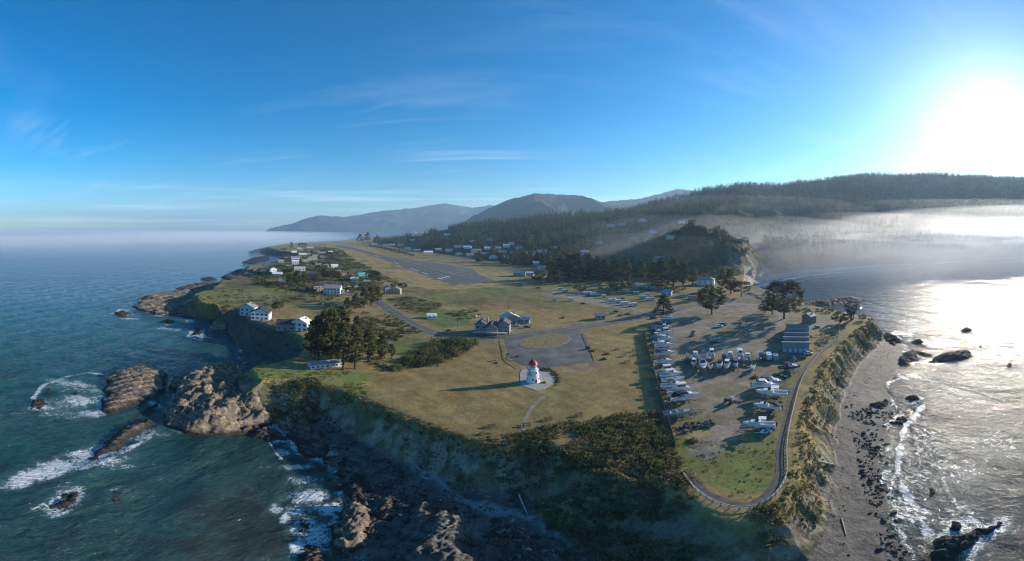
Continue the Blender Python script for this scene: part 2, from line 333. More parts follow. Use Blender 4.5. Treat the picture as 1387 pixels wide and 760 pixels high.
# sea rocks and outcrops: outline as seen in the photograph at the waterline, height, strata direction, tone, label
def rk(pts, h, strike, tone, label, name='sea_rock', cat='rock', rough=1., base=0): return dict(pts=pts, h=h, strike=strike, tone=tone, label=label, name=name, cat=cat, rough=rough, base=base)
TAN = (.235, .18, .122); BRN = (.130, .102, .074); DRK = (.060, .052, .044); GRY = (.13, .118, .10)
ROCKS = [
 rk([(398,720),(404,706),(418,704),(424,716),(412,726)], 1.8, 40, DRK, 'dark rock in the middle of the foaming channel at the bottom', rough=1.3), rk([(455,640),(470,612),(520,622),(560,660),(545,676),(500,668)], 2.4, 35, GRY, 'grey rubbly rock shelf on the west beach inside the dark outcrops', 'beach_outcrop', 'outcrop', 1.4), rk([(660,672),(700,664),(735,680),(760,706),(720,704),(680,694)], 2.0, 35, GRY, 'grey rock ribs in the strand under the footpath gully', 'beach_outcrop', 'outcrop', 1.3), rk([(395,748),(415,735),(440,742),(450,775),(410,780)], 1.6, 35, BRN, 'brown rock washed by foam at the very bottom of the west beach', rough=1.4), rk([(330,582),(345,576),(378,580),(392,596),(366,600),(340,594)], 2.2, 40, BRN, 'low brown rocks at the foot of the promontory beside the beach', rough=1.3), rk([(150,425),(166,419),(178,424),(168,431)], 2.2, 10, DRK, 'dark rock in the surf off the end of the long tan point'), rk([(214,437),(226,432),(240,435),(230,441)], 1.6, 10, DRK, 'dark rock awash between the tan point and the sea stack'), rk([(235,392),(262,385),(300,383),(305,389),(262,394)], 5, 10, BRN, 'brown rocky shelf on the seaward side of the meadow', 'rocky_point', 'outcrop', 1.4), rk([(268,378),(282,374),(296,378),(284,382)], 2.5, 10, DRK, 'dark rock off the brown point under the orange house'),
 rk([(129,560),(140,527),(150,508),(175,499),(215,500),(230,510),(227,530),(205,546),(175,557),(150,567)], 6, 25, TAN, 'large tilted tan rock slab standing in the surf west of the promontory', rough=.5),
 rk([(166,572),(190,557),(214,541),(219,550),(196,563),(172,577)], 3, 25, BRN, 'narrow brown rock ridge lying between the large tan slab and the long ledge', rough=.5),
 rk([(98,634),(120,610),(150,590),(180,574),(206,566),(212,575),(190,592),(160,612),(140,627),(115,635)], 4.2, 25, BRN, 'long low brown ledge with white surf breaking over its seaward end', rough=.5),
 rk([(224,577),(221,562),(236,540),(231,515),(250,507),(262,512),(275,504),(300,501),(322,502),(342,508),(362,516),(372,530),(370,555),(374,578),(345,581),(320,586),(290,591),(275,594),(250,587)], 12.5, 40, TAN, 'massive craggy tan rock promontory joined to the grassy bluff', 'rock_promontory', 'outcrop', 1.5),
 rk([(38,553),(42,542),(60,540),(67,548),(55,557)], 2.2, 10, DRK, 'dark rock in the middle of the swirling white surf ring'),
 rk([(97,537),(101,530),(110,531),(108,538)], 1.3, 10, DRK, 'tiny dark rock in the foam beside the large tan slab'),
 rk([(58,530),(63,524),(71,526),(69,532)], 1.2, 10, DRK, 'small dark rock on the upper side of the surf ring'),
 rk([(60,690),(84,668),(106,662),(113,672),(95,691),(75,698)], 1.0, 25, DRK, 'flat dark kelpy reef barely above the green water with a thin foam line'),
 rk([(144,672),(160,662),(178,668),(170,682),(150,684)], 1.0, 0, DRK, 'lone dark round reef in calm green water'),
 rk([(383,592),(398,575),(425,580),(446,600),(452,622),(430,624),(405,614)], 3.2, 30, BRN, 'rugged brown outcrop at the head of the dark west beach', 'beach_outcrop', 'outcrop', 1.3),
 rk([(445,747),(448,715),(460,695),(488,684),(504,694),(507,716),(496,742),(470,752)], 7, 60, TAN, 'big rounded tan boulder with white water around its foot', 'sea_rock', 'rock', 1.2),
 rk([(518,742),(545,710),(565,690),(600,681),(627,700),(642,732),(652,770),(600,792),(540,772)], 6.5, 50, GRY, 'broad steep grey brown rock hump on the dark lower beach', 'beach_outcrop', 'outcrop', 1.2),
 rk([(458,667),(473,641),(500,638),(512,655),(496,677),(475,682)], 2.8, 20, DRK, 'dark jagged rock beside the foaming channel', 'beach_outcrop', 'outcrop', 1.5),
 rk([(505,692),(520,674),(547,690),(537,716),(512,712)], 2.2, 20, BRN, 'low brown rock between the big tan boulder and the grey hump', 'beach_outcrop', 'outcrop', 1.4),
 rk([(640,700),(690,698),(740,722),(745,775),(650,785)], 1.6, 50, DRK, 'flat blackish reef at the bottom of the front beach', 'beach_outcrop', 'outcrop', 1.6),
 rk([(178,417),(195,402),(225,397),(258,393),(272,402),(264,415),(277,425),(250,426),(210,426),(190,421)], 5, 10, TAN, 'long tan rocky point below the seaside meadow', 'rocky_point', 'outcrop', 1.5),
 rk([(284,448),(290,430),(302,426),(316,435),(318,447),(302,450)], 8, 70, TAN, 'steep tan sea stack on the dark sand of the west cove'),
 rk([(253,458),(262,440),(276,445),(273,461)], 1.6, 30, DRK, 'dark wave washed rock off the sea stack'),
 rk([(300,376),(320,366),(346,361),(354,369),(337,381),(312,383)], 6, 10, BRN, 'brown rocky point under the orange house', 'rocky_point', 'outcrop', 1.4),
 rk([(333,342),(350,337),(386,332),(395,336),(365,342)], 5, 0, BRN, 'distant brown reef at the end of the seaside village', 'rocky_point', 'outcrop', 1.2),
 rk([(325,356),(342,349),(366,346),(366,353),(345,358)], 3, 0, DRK, 'far dark reef awash next to the seaside village', 'sea_rock', 'rock', 1.2),
 rk([(1212,495),(1220,478),(1242,472),(1248,487),(1233,495)], 4.2, 10, DRK, 'black blocky rock where the sand of the east beach meets the glittering sea'),
 rk([(1232,474),(1255,476),(1266,483),(1250,484)], 2, 0, DRK, 'low black ledge just behind the blocky rock off the east beach'),
 rk([(1248,492),(1275,477),(1300,475),(1322,477),(1313,487),(1290,490),(1268,494)], 3.4, 0, DRK, 'long black reef reaching into the glittering sea'),
 rk([(1231,464),(1244,458),(1255,464),(1243,468)], 2.4, 0, DRK, 'black rock in the surf off the headland tip'),
 rk([(1299,448),(1309,443),(1319,448),(1309,451)], 2.4, 0, DRK, 'lone dark rock in the bright bay beyond the long reef'),
 rk([(1323,470),(1328,467),(1334,470),(1328,473)], 1.6, 0, DRK, 'small dark rock in the brightest glitter of the sea'),
 rk([(1362,495),(1367,491),(1374,494),(1368,498)], 1.6, 0, DRK, 'small dark rock at the edge of the glitter, farthest right'),
 rk([(1238,762),(1253,736),(1280,723),(1310,716),(1345,709),(1363,700),(1360,716),(1332,732),(1312,752),(1300,777)], 3.6, 0, DRK, 'big black jagged reef at the foot of the east beach', 'sea_rock', 'rock', 1.5),
 rk([(1281,720),(1289,705),(1303,707),(1302,721)], 3.4, 0, DRK, 'dome shaped black rock behind the big jagged reef'),
 rk([(1309,706),(1316,701),(1322,708)], 1.3, 0, DRK, 'small black rock beside the dome shaped rock'),
 rk([(1253,670),(1261,658),(1271,665),(1263,674)], 1.6, 0, DRK, 'solitary black rock in the breaking waves off the east beach'),
 rk([(1224,539),(1240,533),(1249,540),(1235,547)], 1.9, 0, DRK, 'dark rock at the edge of the foam off the middle of the east beach'),
 rk([(1172,551),(1200,540),(1214,546),(1195,558)], 1.5, 10, DRK, 'low dark ledge across the sand of the east beach', 'beach_outcrop', 'outcrop', 1.3),
 rk([(1194,577),(1215,562),(1243,562),(1226,580)], 1.3, 10, DRK, 'wide low black reef just south of the sand ledge', 'beach_outcrop', 'outcrop', 1.3),
 rk([(1168,610),(1188,600),(1205,608),(1190,622),(1172,622)], 1.0, 10, DRK, 'flat weedy reef in the middle of the east beach', 'beach_outcrop', 'outcrop', 1.5),
 rk([(1175,655),(1195,648),(1212,660),(1200,672),(1180,668)], .9, 10, DRK, 'reddish dark reef flat near the driftwood log on the east beach', 'beach_outcrop', 'outcrop', 1.5),
 rk([(1188,452),(1210,451),(1227,463),(1211,470),(1195,464)], 3.5, 0, DRK, 'dark rock apron around the headland tip', 'beach_outcrop', 'outcrop', 1.2),
]
FOAM = [(120,528,26,9,20,.6),(100,560,24,8,0,.5),(200,592,10,4,-25,.7),(150,600,16,4,-25,.6),(140,395,20,4,0,.6),(120,425,12,3,0,.55),(175,432,18,5,0,.75),(225,445,16,7,0,.65),(300,378,14,4,0,.7),(330,358,16,4,0,.7),(345,338,24,6,0,.7),(200,398,14,3,0,.7),(60,470,5,1.5,0,.55),(30,440,6,1.5,0,.5),(110,465,5,1.5,0,.5),(75,405,6,2,0,.5),(20,560,5,1.5,0,.5),(250,372,8,2,0,.5),(95,520,19,7,25,.85),(112,542,13,10,0,.85),(122,560,8,7,0,.85),(60,553,9,4,0,.75),(138,545,4,11,0,.9),(85,545,14,9,0,.55),
 (48,646,17,6,-25,1.05),(80,632,15,6,-25,1.0),(108,614,10,4,-30,.9),(30,655,8,4,-25,.95),(140,628,12,4,-25,.75),(160,632,12,4,0,.55),
 (240,446,9,9,0,.75),(258,434,7,10,0,.85),(268,455,8,6,0,.75),(165,420,13,5,-20,.9),(150,405,9,3,0,.8),(208,428,16,4,0,.7),(90,412,6,2,0,.7),(182,398,8,2,0,.7),
 (420,672,9,7,0,.98),(445,690,9,5,0,.95),(408,692,7,5,0,.85),(398,632,9,3,0,.8),(384,612,4,5,0,.8),(430,722,6,8,0,.9),(402,745,3,4,0,1.),(376,690,2.5,4,0,1.),(386,702,2,4,0,.9),(470,735,8,5,0,.75),(415,650,10,5,0,.6),
 (1212,452,16,4,0,.95),(1232,455,12,4,0,.7),(1265,452,10,3,0,.6),(1205,650,6,16,0,.6),(1225,690,9,12,0,.65),(1245,640,10,10,0,.5),(1235,510,14,8,0,.55),(1290,640,18,14,0,.42),(1350,600,20,20,0,.4),(1250,600,14,16,0,.48),(1300,700,10,10,0,.5),
 (330,505,6,3,0,.7),(228,498,8,3,0,.7),(290,498,10,2.5,0,.6),(205,585,6,5,0,.55)]
FOAMLINES = [([(52,552),(45,538),(60,521),(90,510),(118,505),(142,508)], 2.2, .95),([(118,632),(160,617),(190,600),(206,586)], 2., .8),([(45,690),(60,682),(66,690)], 1., .85),([(365,600),(372,612),(381,622)], .9, .95),
 ([(1203,518),(1200,530),(1210,545)], 1.5, .8),([(1252,548),(1236,565),(1223,585),(1217,610),(1216,640),(1222,660),(1240,692),(1258,724)], 2., .95),([(1232,560),(1240,600),(1246,630)], 1.2, .55),([(1205,518),(1230,508),(1268,501)], 1.4, .75),
 ([(1018,391),(1030,387),(1060,379),(1100,373),(1150,368),(1200,364),(1270,359.5),(1330,355)], 13, 1.1),([(1040,390),(1100,377),(1170,370),(1240,364)], 7, .7),
 ([(325,470),(331,490),(336,505)], 2, .7),([(1240,760),(1225,735),(1212,705)], 1.2, .6),([(1268,620),(1280,660),(1300,690)], 1.2, .5)]
# houses: centre column, base row, width in photo pixels, wall height m, turn deg, roof, wall colour, roof colour, label
HOUSES = [
 (337,426,20,6.2,-20,'gable','paleblue','greyroof','shade blue gabled house with white trim at the cliff edge of the west cove'),  # a white house; the blue shade on its front is painted as wall colour
 (354,432,24,5.6,-14,'gable','white','darkroof','white dark roofed house on the west cove beside the shade blue one'),
 (388,446,24,4.6,-10,'gable','greywall','darkroof','grey house with a dark gable roof on the west cove beside the white roof'),
 (409,447,22,5.8,-26,'gable','white','whiteroof','house with a bright white roof at the west edge of the cypress grove'),
 (429,444,15,3.2,24,'flat','tan','greyroof','flat grey roofed annex between the bright white roof and the cypress grove'),
 (432,394,15,6.5,8,'gable','tan','darkroof','tan two storey house with a dark roof left of the large white gable'),
 (451,397,22,5.8,-12,'gable','white','greyroof','large white gabled house in front of the village car park'),
 (466,397,11,3.0,-12,'flat','white','greyroof','low white garage attached to the right of the large white gable'),
 (491,376,12,4.6,12,'gable','turq','turqroof','house with a bright turquoise roof near the airfield'),
 (480,381,10,3.8,0,'gable','cream','whiteroof','small cream house left of the turquoise roof'),
 (526,398,12,6.0,18,'gable','greywall','greyroof','left one of the grey twin houses by the road bend'),
 (537,398,12,4.8,-15,'gable','tan','greyroof','right one of the grey twin houses by the road bend'),
 (406,368,15,6.8,0,'flat','palegreen','whiteroof','white and pale green two storey house among the village trees'),
 (400,358,9,5.6,0,'gable','white','whiteroof','tall narrow white house behind the pale green one'),
 (419,363,12,4.4,0,'hip','brown','brownroof','brown bungalow right of the pale green house'),
 (453,363,9,4.4,10,'gable','white','whiteroof','white house near the village edge of the airfield'),
 (458,370,7,3.0,0,'gable','white','greyroof','tiny white shed below the white house at the airfield edge'),
 (423,352,13,4.6,0,'hip','cream','tanroof','cream house with a tan hip roof in the middle of the village'),
 (400,352,11,4.8,0,'gable','white','greyroof','white house behind the village trees near the sea'),
 (348,368,9,5.0,0,'flat','orange','brownroof','orange brown boxy house on the rocky point'),
 (357,368,9,3.8,0,'gable','greywall','darkroof','dark grey house between the orange house and the white roofs'),
 (370,368,9,4.2,15,'gable','white','whiteroof','white gabled house on the sea front right of the dark grey one'),
 (376,374,13,3.4,-12,'gable','white','whiteroof','long low house with a white roof by the sea front'),
 (382,383,7,3.2,0,'gable','white','greyroof','small white cottage above the inlet'),
 (420,336,12,4.4,0,'gable','white','greyroof','farthest long white house of the seaside village'),
 (406,337,7,4.4,0,'gable','white','greyroof','small white house left of the farthest long one'),
 (436,345,10,4.4,0,'gable','greywall','greyroof','grey house beside the airfield in the upper village'),
 (428,341,9,4.2,0,'hip','tan','brownroof','brown roofed house in the upper village'),
 (410,347,10,4.4,0,'gable','greywall','whiteroof','pale roofed grey house in the upper village'),
 (390,350,9,4.2,0,'gable','tan','darkroof','dark roofed house near the far reef'),
 (391,361,8,3.8,0,'gable','cream','darkroof','small cream house behind the low white roof of the sea front'),
 (444,356,8,4.,0,'gable','greywall','darkroof','dark roofed house above the white house of the airfield edge'),
 (414,356,9,4.2,10,'gable','tan','greyroof','tan house behind the brown bungalow'),
 (438,350,8,4.2,0,'gable','cream','greyroof','cream house next to the grey one beside the airfield'),
 # across the airfield, at the foot of the woods
 (507,332,8,4.4,0,'gable','white','greyroof','white house past the far end of the runway'),
 (523,333,8,4.4,10,'gable','white','greyroof','white house in the trees past the runway, left of a pair'),
 (531,333,7,4.4,-10,'gable','white','whiteroof','bright white roofed house in the trees past the runway'),
 (565,341,9,4.6,0,'gable','greywall','greyroof','grey house at the foot of the woods beyond the taxiway'),
 (580,344,12,4.8,10,'gable','white','whiteroof','white house at the far side of the taxiway in front of dark trees'),
 (621,336,12,5.0,0,'gable','paleblue','greyroof','pale blue house at the wood edge across the airfield'),
 (633,337,10,5.0,-8,'gable','white','whiteroof','white house right of the pale blue one across the airfield'),
 (645,342,15,5.2,8,'gable','white','greyroof','largest white house of the row across the airfield'),
 (622,346,10,4.2,0,'hip','cream','greyroof','cream bungalow in front of the pale blue house'),
 (637,347,10,4.2,0,'gable','white','tanroof','tan roofed white house in front of the largest one across the airfield'),
 (668,350,10,4.4,14,'gable','white','greyroof','white house left of a matching one at the meadow across the airfield'),
 (683,351,12,4.8,-14,'gable','white','darkroof','white house with a dark roof at the meadow across the airfield'),
 (681,344,11,4.4,0,'gable','tan','greyroof','tan house behind the dark roofed white one'),
 (696,343,10,4.4,0,'hip','cream','brownroof','cream house with a brown hip roof at the wood edge'),
 (686,335,9,4.8,0,'gable','white','whiteroof','upper white roofed house in the woods, left of the tall pale one'),
 (693,332,8,4.8,0,'gable','white','greyroof','white house half hidden in the woods above the tall pale one'),
 (703,338,9,7.2,0,'flat','cream','greyroof','tall pale house at the wood edge across the airfield'),
 (723,345,6,5.6,0,'gable','white','greyroof','narrow white house standing alone at the wood edge'),
 (734,343,13,4.4,0,'gable','paleblue','greyroof','long pale blue roofed house at the wood edge above the camp ground'),
 (726,359,8,4.6,0,'gable','white','whiteroof','white house left of the round topped tree across the meadow'),
 (734,365,10,4.6,10,'gable','white','greyroof','white gabled house beside the belt behind the camp ground'),
 (704,374,16,5.0,-6,'gable','greyblue','greyroof','grey blue airfield hangar with a low gable roof'),
 (717,373,12,4.2,-6,'flat','paleblue','whiteroof','pale low hangar annex right of the grey blue hangar'),
 (568,321,11,5.0,0,'gable','greywall','greyroof','grey roofed house high in the woods past the runway'),
 (606,319,12,5.0,10,'gable','white','greyroof','long pale house high in the woods above the airfield'),
 (559,327,9,4.6,0,'gable','tan','greyroof','tan house low in the woods past the runway'),
 (600,311,7,4.6,0,'gable','cream','greyroof','topmost cream house in the woods above the airfield'),
 # on the wooded hill
 (870,301,14,5.4,14,'gable','palegreen','whiteroof','pale green house high on the wooded hill, left of the big white one'),
 (925,303,16,6.4,-10,'gable','white','greyroof','big white house high on the wooded hill above the knoll'),
 (827,308,12,4.6,0,'gable','greywall','turqroof','green roofed house on the wooded hill above the camp ground'),
 (792,345,11,5.6,10,'gable','paleblue','greyroof','pale blue gabled house in the trees above the camp ground'),
 (893,354,12,4.4,0,'gable','greywall','greyroof','grey house at the wood edge below the hill, left of the knoll'),
 (908,324,11,4.6,0,'gable','cream','greyroof','cream house on the hillside just left of the knoll top'),
 (842,306,11,4.6,-8,'gable','tan','tanroof','tan house on the cleared part of the wooded hill'),
 (774,374,9,3.6,0,'gable','white','greyroof','white cabin behind the trees by the camp ground track'),
 (956,385,23,5.6,-6,'hip','white','greyroof','white house with a row of dark windows at the foot of the knoll'),
 (904,400,12,4.2,-10,'gable','paleblue','blueroof','small cabin with a blue roof at the right end of the camp ground'),
 (1096,437,15,5.2,-38,'gable','redbrown','lightroof','brown gabled house with a pale roof near the headland, above the striped roofs'),

 (384,340,8,4.2,0,'gable','greywall','darkroof','dark house at the sea edge nearest the distant reef'),
 (398,342,7,4.2,12,'gable','white','greyroof','white cottage in the far village between dark roofs'),
 (415,341,7,4.2,-10,'gable','tan','darkroof','tan cottage behind the far white cottage'),
 (427,347,7,4.4,0,'gable','white','darkroof','white house with a dark roof in front of the brown roofed one'),
 (405,349,7,4.2,0,'hip','tan','brownroof','tan hip roofed house close to the village shore'),
 (380,356,8,4.0,8,'gable','greywall','greyroof','low grey house above the rocky shore'),
 (411,373,8,4.2,0,'gable','greywall','darkroof','dark roofed house below the pale green two storey one'),
 (431,359,8,4.2,0,'gable','white','greyroof','white house between two dark trees in the village'),
 (441,362,7,4.0,-8,'gable','tan','greyroof','tan cottage left of the white house at the airfield edge'),
 (425,377,9,4.2,0,'gable','greywall','darkroof','dark house half hidden by the village shrubs'),
 (465,373,8,3.8,10,'gable','tan','brownroof','brown roofed house behind the cream one by the turquoise roof'),
 (497,385,8,3.6,0,'gable','greywall','greyroof','grey garage between the car park and the turquoise roof'),
 (448,343,6,4.0,0,'gable','white','whiteroof','small white house where the village meets the runway'),
 (417,346,6,4.2,0,'gable','cream','greyroof','small cream house in the crowded far village'),
 (543,334,8,4.4,0,'gable','tan','greyroof','tan house at the wood edge past the runway'),
 (552,338,8,4.4,10,'gable','white','greyroof','white house at the wood edge left of the grey one'),
 (594,340,9,4.6,-8,'gable','greywall','whiteroof','pale roofed house at the wood edge beyond the taxiway'),
 (608,341,9,4.4,0,'gable','white','greyroof','white house right of the pale roofed one beyond the taxiway'),
 (656,346,8,4.4,0,'gable','greywall','greyroof','grey house right of the largest white one across the airfield'),
 (660,338,8,4.6,0,'gable','white','whiteroof','white house up in the trees behind the largest one across the airfield'),
 (675,338,8,4.6,8,'gable','cream','greyroof','cream house up in the trees near the tall pale one'),
 (711,344,8,4.4,0,'gable','white','greyroof','white house right of the tall pale one'),
 (640,329,8,4.6,0,'gable','greywall','greyroof','grey house uphill in the woods above the row across the airfield'),
 (664,327,8,4.6,0,'gable','tan','greyroof','tan house uphill in the woods above the row across the airfield'),
 (751,338,9,4.6,0,'gable','tan','greyroof','tan house in the woods above the belt of the camp ground'),
 (858,326,10,4.8,0,'gable','greywall','greyroof','grey house in the haze on the wooded hill'),
 (884,316,10,4.8,8,'gable','white','greyroof','white house in the haze below the big white one on the hill'),
 (812,331,9,4.6,0,'gable','cream','greyroof','cream house in a clearing of the wooded hill'),
]
HILL_HOUSES_CLEAR = [(h[0], h[1], h[2] * .75 + 2) for h in HOUSES if h[0] > 500 and h[1] < 360]
# ================================================================== camera
cam = bpy.data.cameras.new('drone_camera'); camo = bpy.data.objects.new('drone_camera', cam); COL.objects.link(camo)
cam.type = 'PANO'; cam.panorama_type = 'EQUIRECTANGULAR'
cam.longitude_min = -(CX / F); cam.longitude_max = (1387 - CX) / F
cam.latitude_max = HY / F; cam.latitude_min = -(760 - HY) / F
cam.clip_start = .5; cam.clip_end = 100000
camo.location = (0, 0, CZ); camo.rotation_euler = (R(90), 0, 0)
sc.camera = camo

# ================================================================== render settings
sc.render.engine = 'CYCLES'
cy = sc.cycles
cy.use_denoising = True
try: cy.denoiser = 'OPENIMAGEDENOISE'; cy.denoising_input_passes = 'RGB_ALBEDO_NORMAL'; cy.denoising_prefilter = 'ACCURATE'
except Exception: pass
cy.max_bounces = 5; cy.diffuse_bounces = 2; cy.glossy_bounces = 2; cy.transmission_bounces = 2; cy.volume_bounces = 2; cy.transparent_max_bounces = 12
cy.sample_clamp_indirect = 4; cy.sample_clamp_direct = 0
cy.caustics_reflective = False; cy.caustics_refractive = False
cy.use_adaptive_sampling = False; cy.filter_width = 1.15
sc.view_settings.view_transform = 'Standard'; sc.view_settings.look = 'None'
sc.view_settings.gamma = 1; sc.view_settings.use_curve_mapping = False
sc.view_settings.exposure = EXPOSURE = 0.78

# ================================================================== sky and sun
world = bpy.data.worlds.new('World'); sc.world = world; world.use_nodes = True
wt = NT(world); bg = wt.n['Background']
sky = wt.new('ShaderNodeTexSky'); sky.sky_type = 'NISHITA'; sky.sun_disc = False
sky.sun_elevation = SUN_EL; sky.sun_rotation = SUN_AZ; sky.altitude = 80
sky.air_density = 1.0; sky.dust_density = .35; sky.ozone_density = 4.0
bg.inputs[1].default_value = .104
dirv = wt.new('ShaderNodeTexCoord').outputs['Generated']
sun_dir = (sin(SUN_AZ) * cos(SUN_EL), cos(SUN_AZ) * cos(SUN_EL), sin(SUN_EL))
nrm = wt.new('ShaderNodeVectorMath', operation='NORMALIZE'); wt.link(dirv, nrm.inputs[0])
dot = wt.new('ShaderNodeVectorMath', operation='DOT_PRODUCT'); wt.link(nrm.outputs[0], dot.inputs[0]); dot.inputs[1].default_value = sun_dir
ang = wt.math('ARCCOSINE', wt.math('MINIMUM', dot.outputs['Value'], .999999))      # angle from the sun, radians
def gl(a, w, p=2.): return wt.math('MULTIPLY', wt.math('EXPONENT', wt.math('MULTIPLY', wt.math('POWER', wt.math('DIVIDE', ang, w), p), -1.)), a)
aure = wt.math('ADD', wt.math('ADD', gl(80, R(2.1), 2.2), gl(3, R(4.5), 1.4)), gl(.75, R(24), 1.2))
# thin cirrus on a plane high above
sep = wt.new('ShaderNodeSeparateXYZ'); wt.link(nrm.outputs[0], sep.inputs[0])
up = wt.math('MAXIMUM', sep.outputs[2], .0)
den = wt.math('ADD', up, .06)
cmb = wt.new('ShaderNodeCombineXYZ')
wt.link(wt.math('DIVIDE', sep.outputs[0], den), cmb.inputs[0]); wt.link(wt.math('DIVIDE', sep.outputs[1], den), cmb.inputs[1])
mp = wt.new('ShaderNodeMapping'); wt.link(cmb.outputs[0], mp.inputs[0]); mp.inputs['Rotation'].default_value = (0, 0, R(24)); mp.inputs['Scale'].default_value = (.34, 1.5, 1)
c1 = wt.noise(1.15, 8, .62, mp.outputs[0], .6)
mp2 = wt.new('ShaderNodeMapping'); wt.link(cmb.outputs[0], mp2.inputs[0]); mp2.inputs['Location'].default_value = (3.1, 1.7, 0)
c2 = wt.noise(.55, 3, .5, mp2.outputs[0])
cirrus = wt.math('MULTIPLY', wt.ramp(c1, [(.50, 0), (.74, 1)]), wt.ramp(c2, [(.44, 0), (.66, 1)]))
cirrus = wt.math('MULTIPLY', cirrus, wt.ramp(up, [(.015, .0), (.08, .38), (.35, .22), (.7, .08)]))
# low thin bands over the sea horizon
mp3 = wt.new('ShaderNodeMapping'); wt.link(nrm.outputs[0], mp3.inputs[0]); mp3.inputs['Scale'].default_value = (1.5, 1.5, 42)
c3 = wt.noise(1.3, 5, .55, mp3.outputs[0])
band = wt.math('MULTIPLY', wt.ramp(c3, [(.5, 0), (.72, 1)]), wt.ramp(up, [(.004, 0), (.012, .8), (.05, .5), (.13, 0)]))
hs = wt.new('ShaderNodeHueSaturation'); hs.inputs['Saturation'].default_value = 1.30; wt.link(wt.mix(1., sky.outputs[0], (.90, 1.03, 1.05), 'MULTIPLY'), hs.inputs['Color'])
skyc = wt.mix(cirrus, hs.outputs[0], (5.5, 6.0, 6.6))
skyc = wt.mix(band, skyc, (7.5, 8.2, 8.8))
au = wt.new('ShaderNodeCombineXYZ')
wt.link(aure, au.inputs[0]); wt.link(wt.math('MULTIPLY', aure, .97), au.inputs[1]); wt.link(wt.math('MULTIPLY', aure, .92), au.inputs[2])
skyf = wt.mix(1., skyc, au.outputs[0], 'ADD')
wt.link(skyf, bg.inputs[0])
sun = bpy.data.lights.new('sun', 'SUN'); suno = bpy.data.objects.new('sun', sun); COL.objects.link(suno)
sun.energy = 5.0; sun.angle = R(.53); sun.color = (1, .885, .73)
from mathutils import Vector
suno.rotation_euler = Vector(sun_dir).to_track_quat('Z', 'Y').to_euler(); suno.location = (400, 100, 300)

# ================================================================== air: haze and fog banks
def volume_mat(name, dens, col, g):
    m = bpy.data.materials.new(name); m.use_nodes = True; t = NT(m)
    t.n.remove(t.n['Principled BSDF'])
    v = t.new('ShaderNodeVolumePrincipled'); v.inputs['Color'].default_value = col + (1,); v.inputs['Density'].default_value = dens; v.inputs['Anisotropy'].default_value = g
    t.link(v.outputs[0], t.n['Material Output'].inputs['Volume'])
    return m
HB = 14000.
b = MB(); b.box(0, 0, -12, 2 * HB, 2 * HB, 12 + 760)
hb = b.obj('haze', volume_mat('haze_air', HAZE_D, (.52, .75, 1.0), .3)); tag(hb, kind='stuff')
def fog(px, D, rad, thick, depth, z, dens, seed, col=(.93, .96, 1.), g=.6, shells=4):
    """a soft bank of fog lying at a place: nested lumpy lenses, each thin at its rim, so it fades there by itself"""
    import bmesh
    bm = bmesh.new(); bmesh.ops.create_icosphere(bm, subdivisions=4, radius=1)
    V0 = np.array([v.co[:] for v in bm.verts]); Fq = np.array([[v.index for v in f.verts] for f in bm.faces]); bm.free()
    m_ = volume_mat('fog', dens / shells * 1.0, col, g)
    a = (px - CX) / F; c_, s_ = cos(-a), sin(-a); x, y = polar(px, D)
    for k in range(shells):
        n = fbm(V0[:, 0] * 1.6 + seed + k * 5, V0[:, 1] * 1.6 + V0[:, 2] * .7, seed + k, 3) - .5
        V = V0 * (1 + .55 * n[:, None]) * np.array([rad, depth, thick]) * (1.15 - .24 * k)
        V = np.stack([V[:, 0] * c_ - V[:, 1] * s_ + x, V[:, 0] * s_ + V[:, 1] * c_ + y, V[:, 2] + z * (1 - .12 * k)], 1)
        tag(link('fog_bank', mesh_np('fog_bank', V, Fq, m_)), kind='stuff')
for a in FOGS: fog(*a)

# ================================================================== land
nr = [np.exp(np.linspace(math.log(30), math.log(360), 560, endpoint=False)), np.exp(np.linspace(math.log(360), math.log(3200), 330, endpoint=False)), np.exp(np.linspace(math.log(3200), math.log(11500), 130))]
rr = np.concatenate(nr); aa = np.linspace(R(-83), R(86), 1060)
DD, AA = np.meshgrid(rr, aa, indexing='ij')
X = DD * np.sin(AA); Y = DD * np.cos(AA)
Z, dW, dP, dPn, hillm, kn, PX, DG, CWID = heights(X, Y, True)
PY = HY - np.arctan2(Z - CZ, DG) * F         # row of the photograph this ground appears in; used only to look up which field it lies in
n1 = fbm(X / 46, Y / 46, 101, 4); n2 = fbm(X / 11, Y / 11, 102, 4); n3 = fbm(X / 3.2, Y / 3.2, 103, 4); n4 = fbm(X / 130, Y / 130, 104, 3)
def mixc(c, w, col):
    w = np.clip(w, 0, 1)[..., None]
    return c * (1 - w) + np.array(col) * w
DRY = (.255, .185, .076); OLIVE = (.175, .138, .058); GREEN = (.112, .108, .034); BROWN = (.18, .115, .055); GRAVEL = (.205, .170, .125); SCRUBC = (.09, .09, .038)
C = np.zeros(X.shape + (3,)); C[:] = OLIVE
C = mixc(C, sst((n1 - .40) / .22) * .85, DRY)
C = mixc(C, sst((n2 - .55) / .2) * .55, GREEN)
C = mixc(C, sst((n4 - .5) / .15) * .4, DRY)
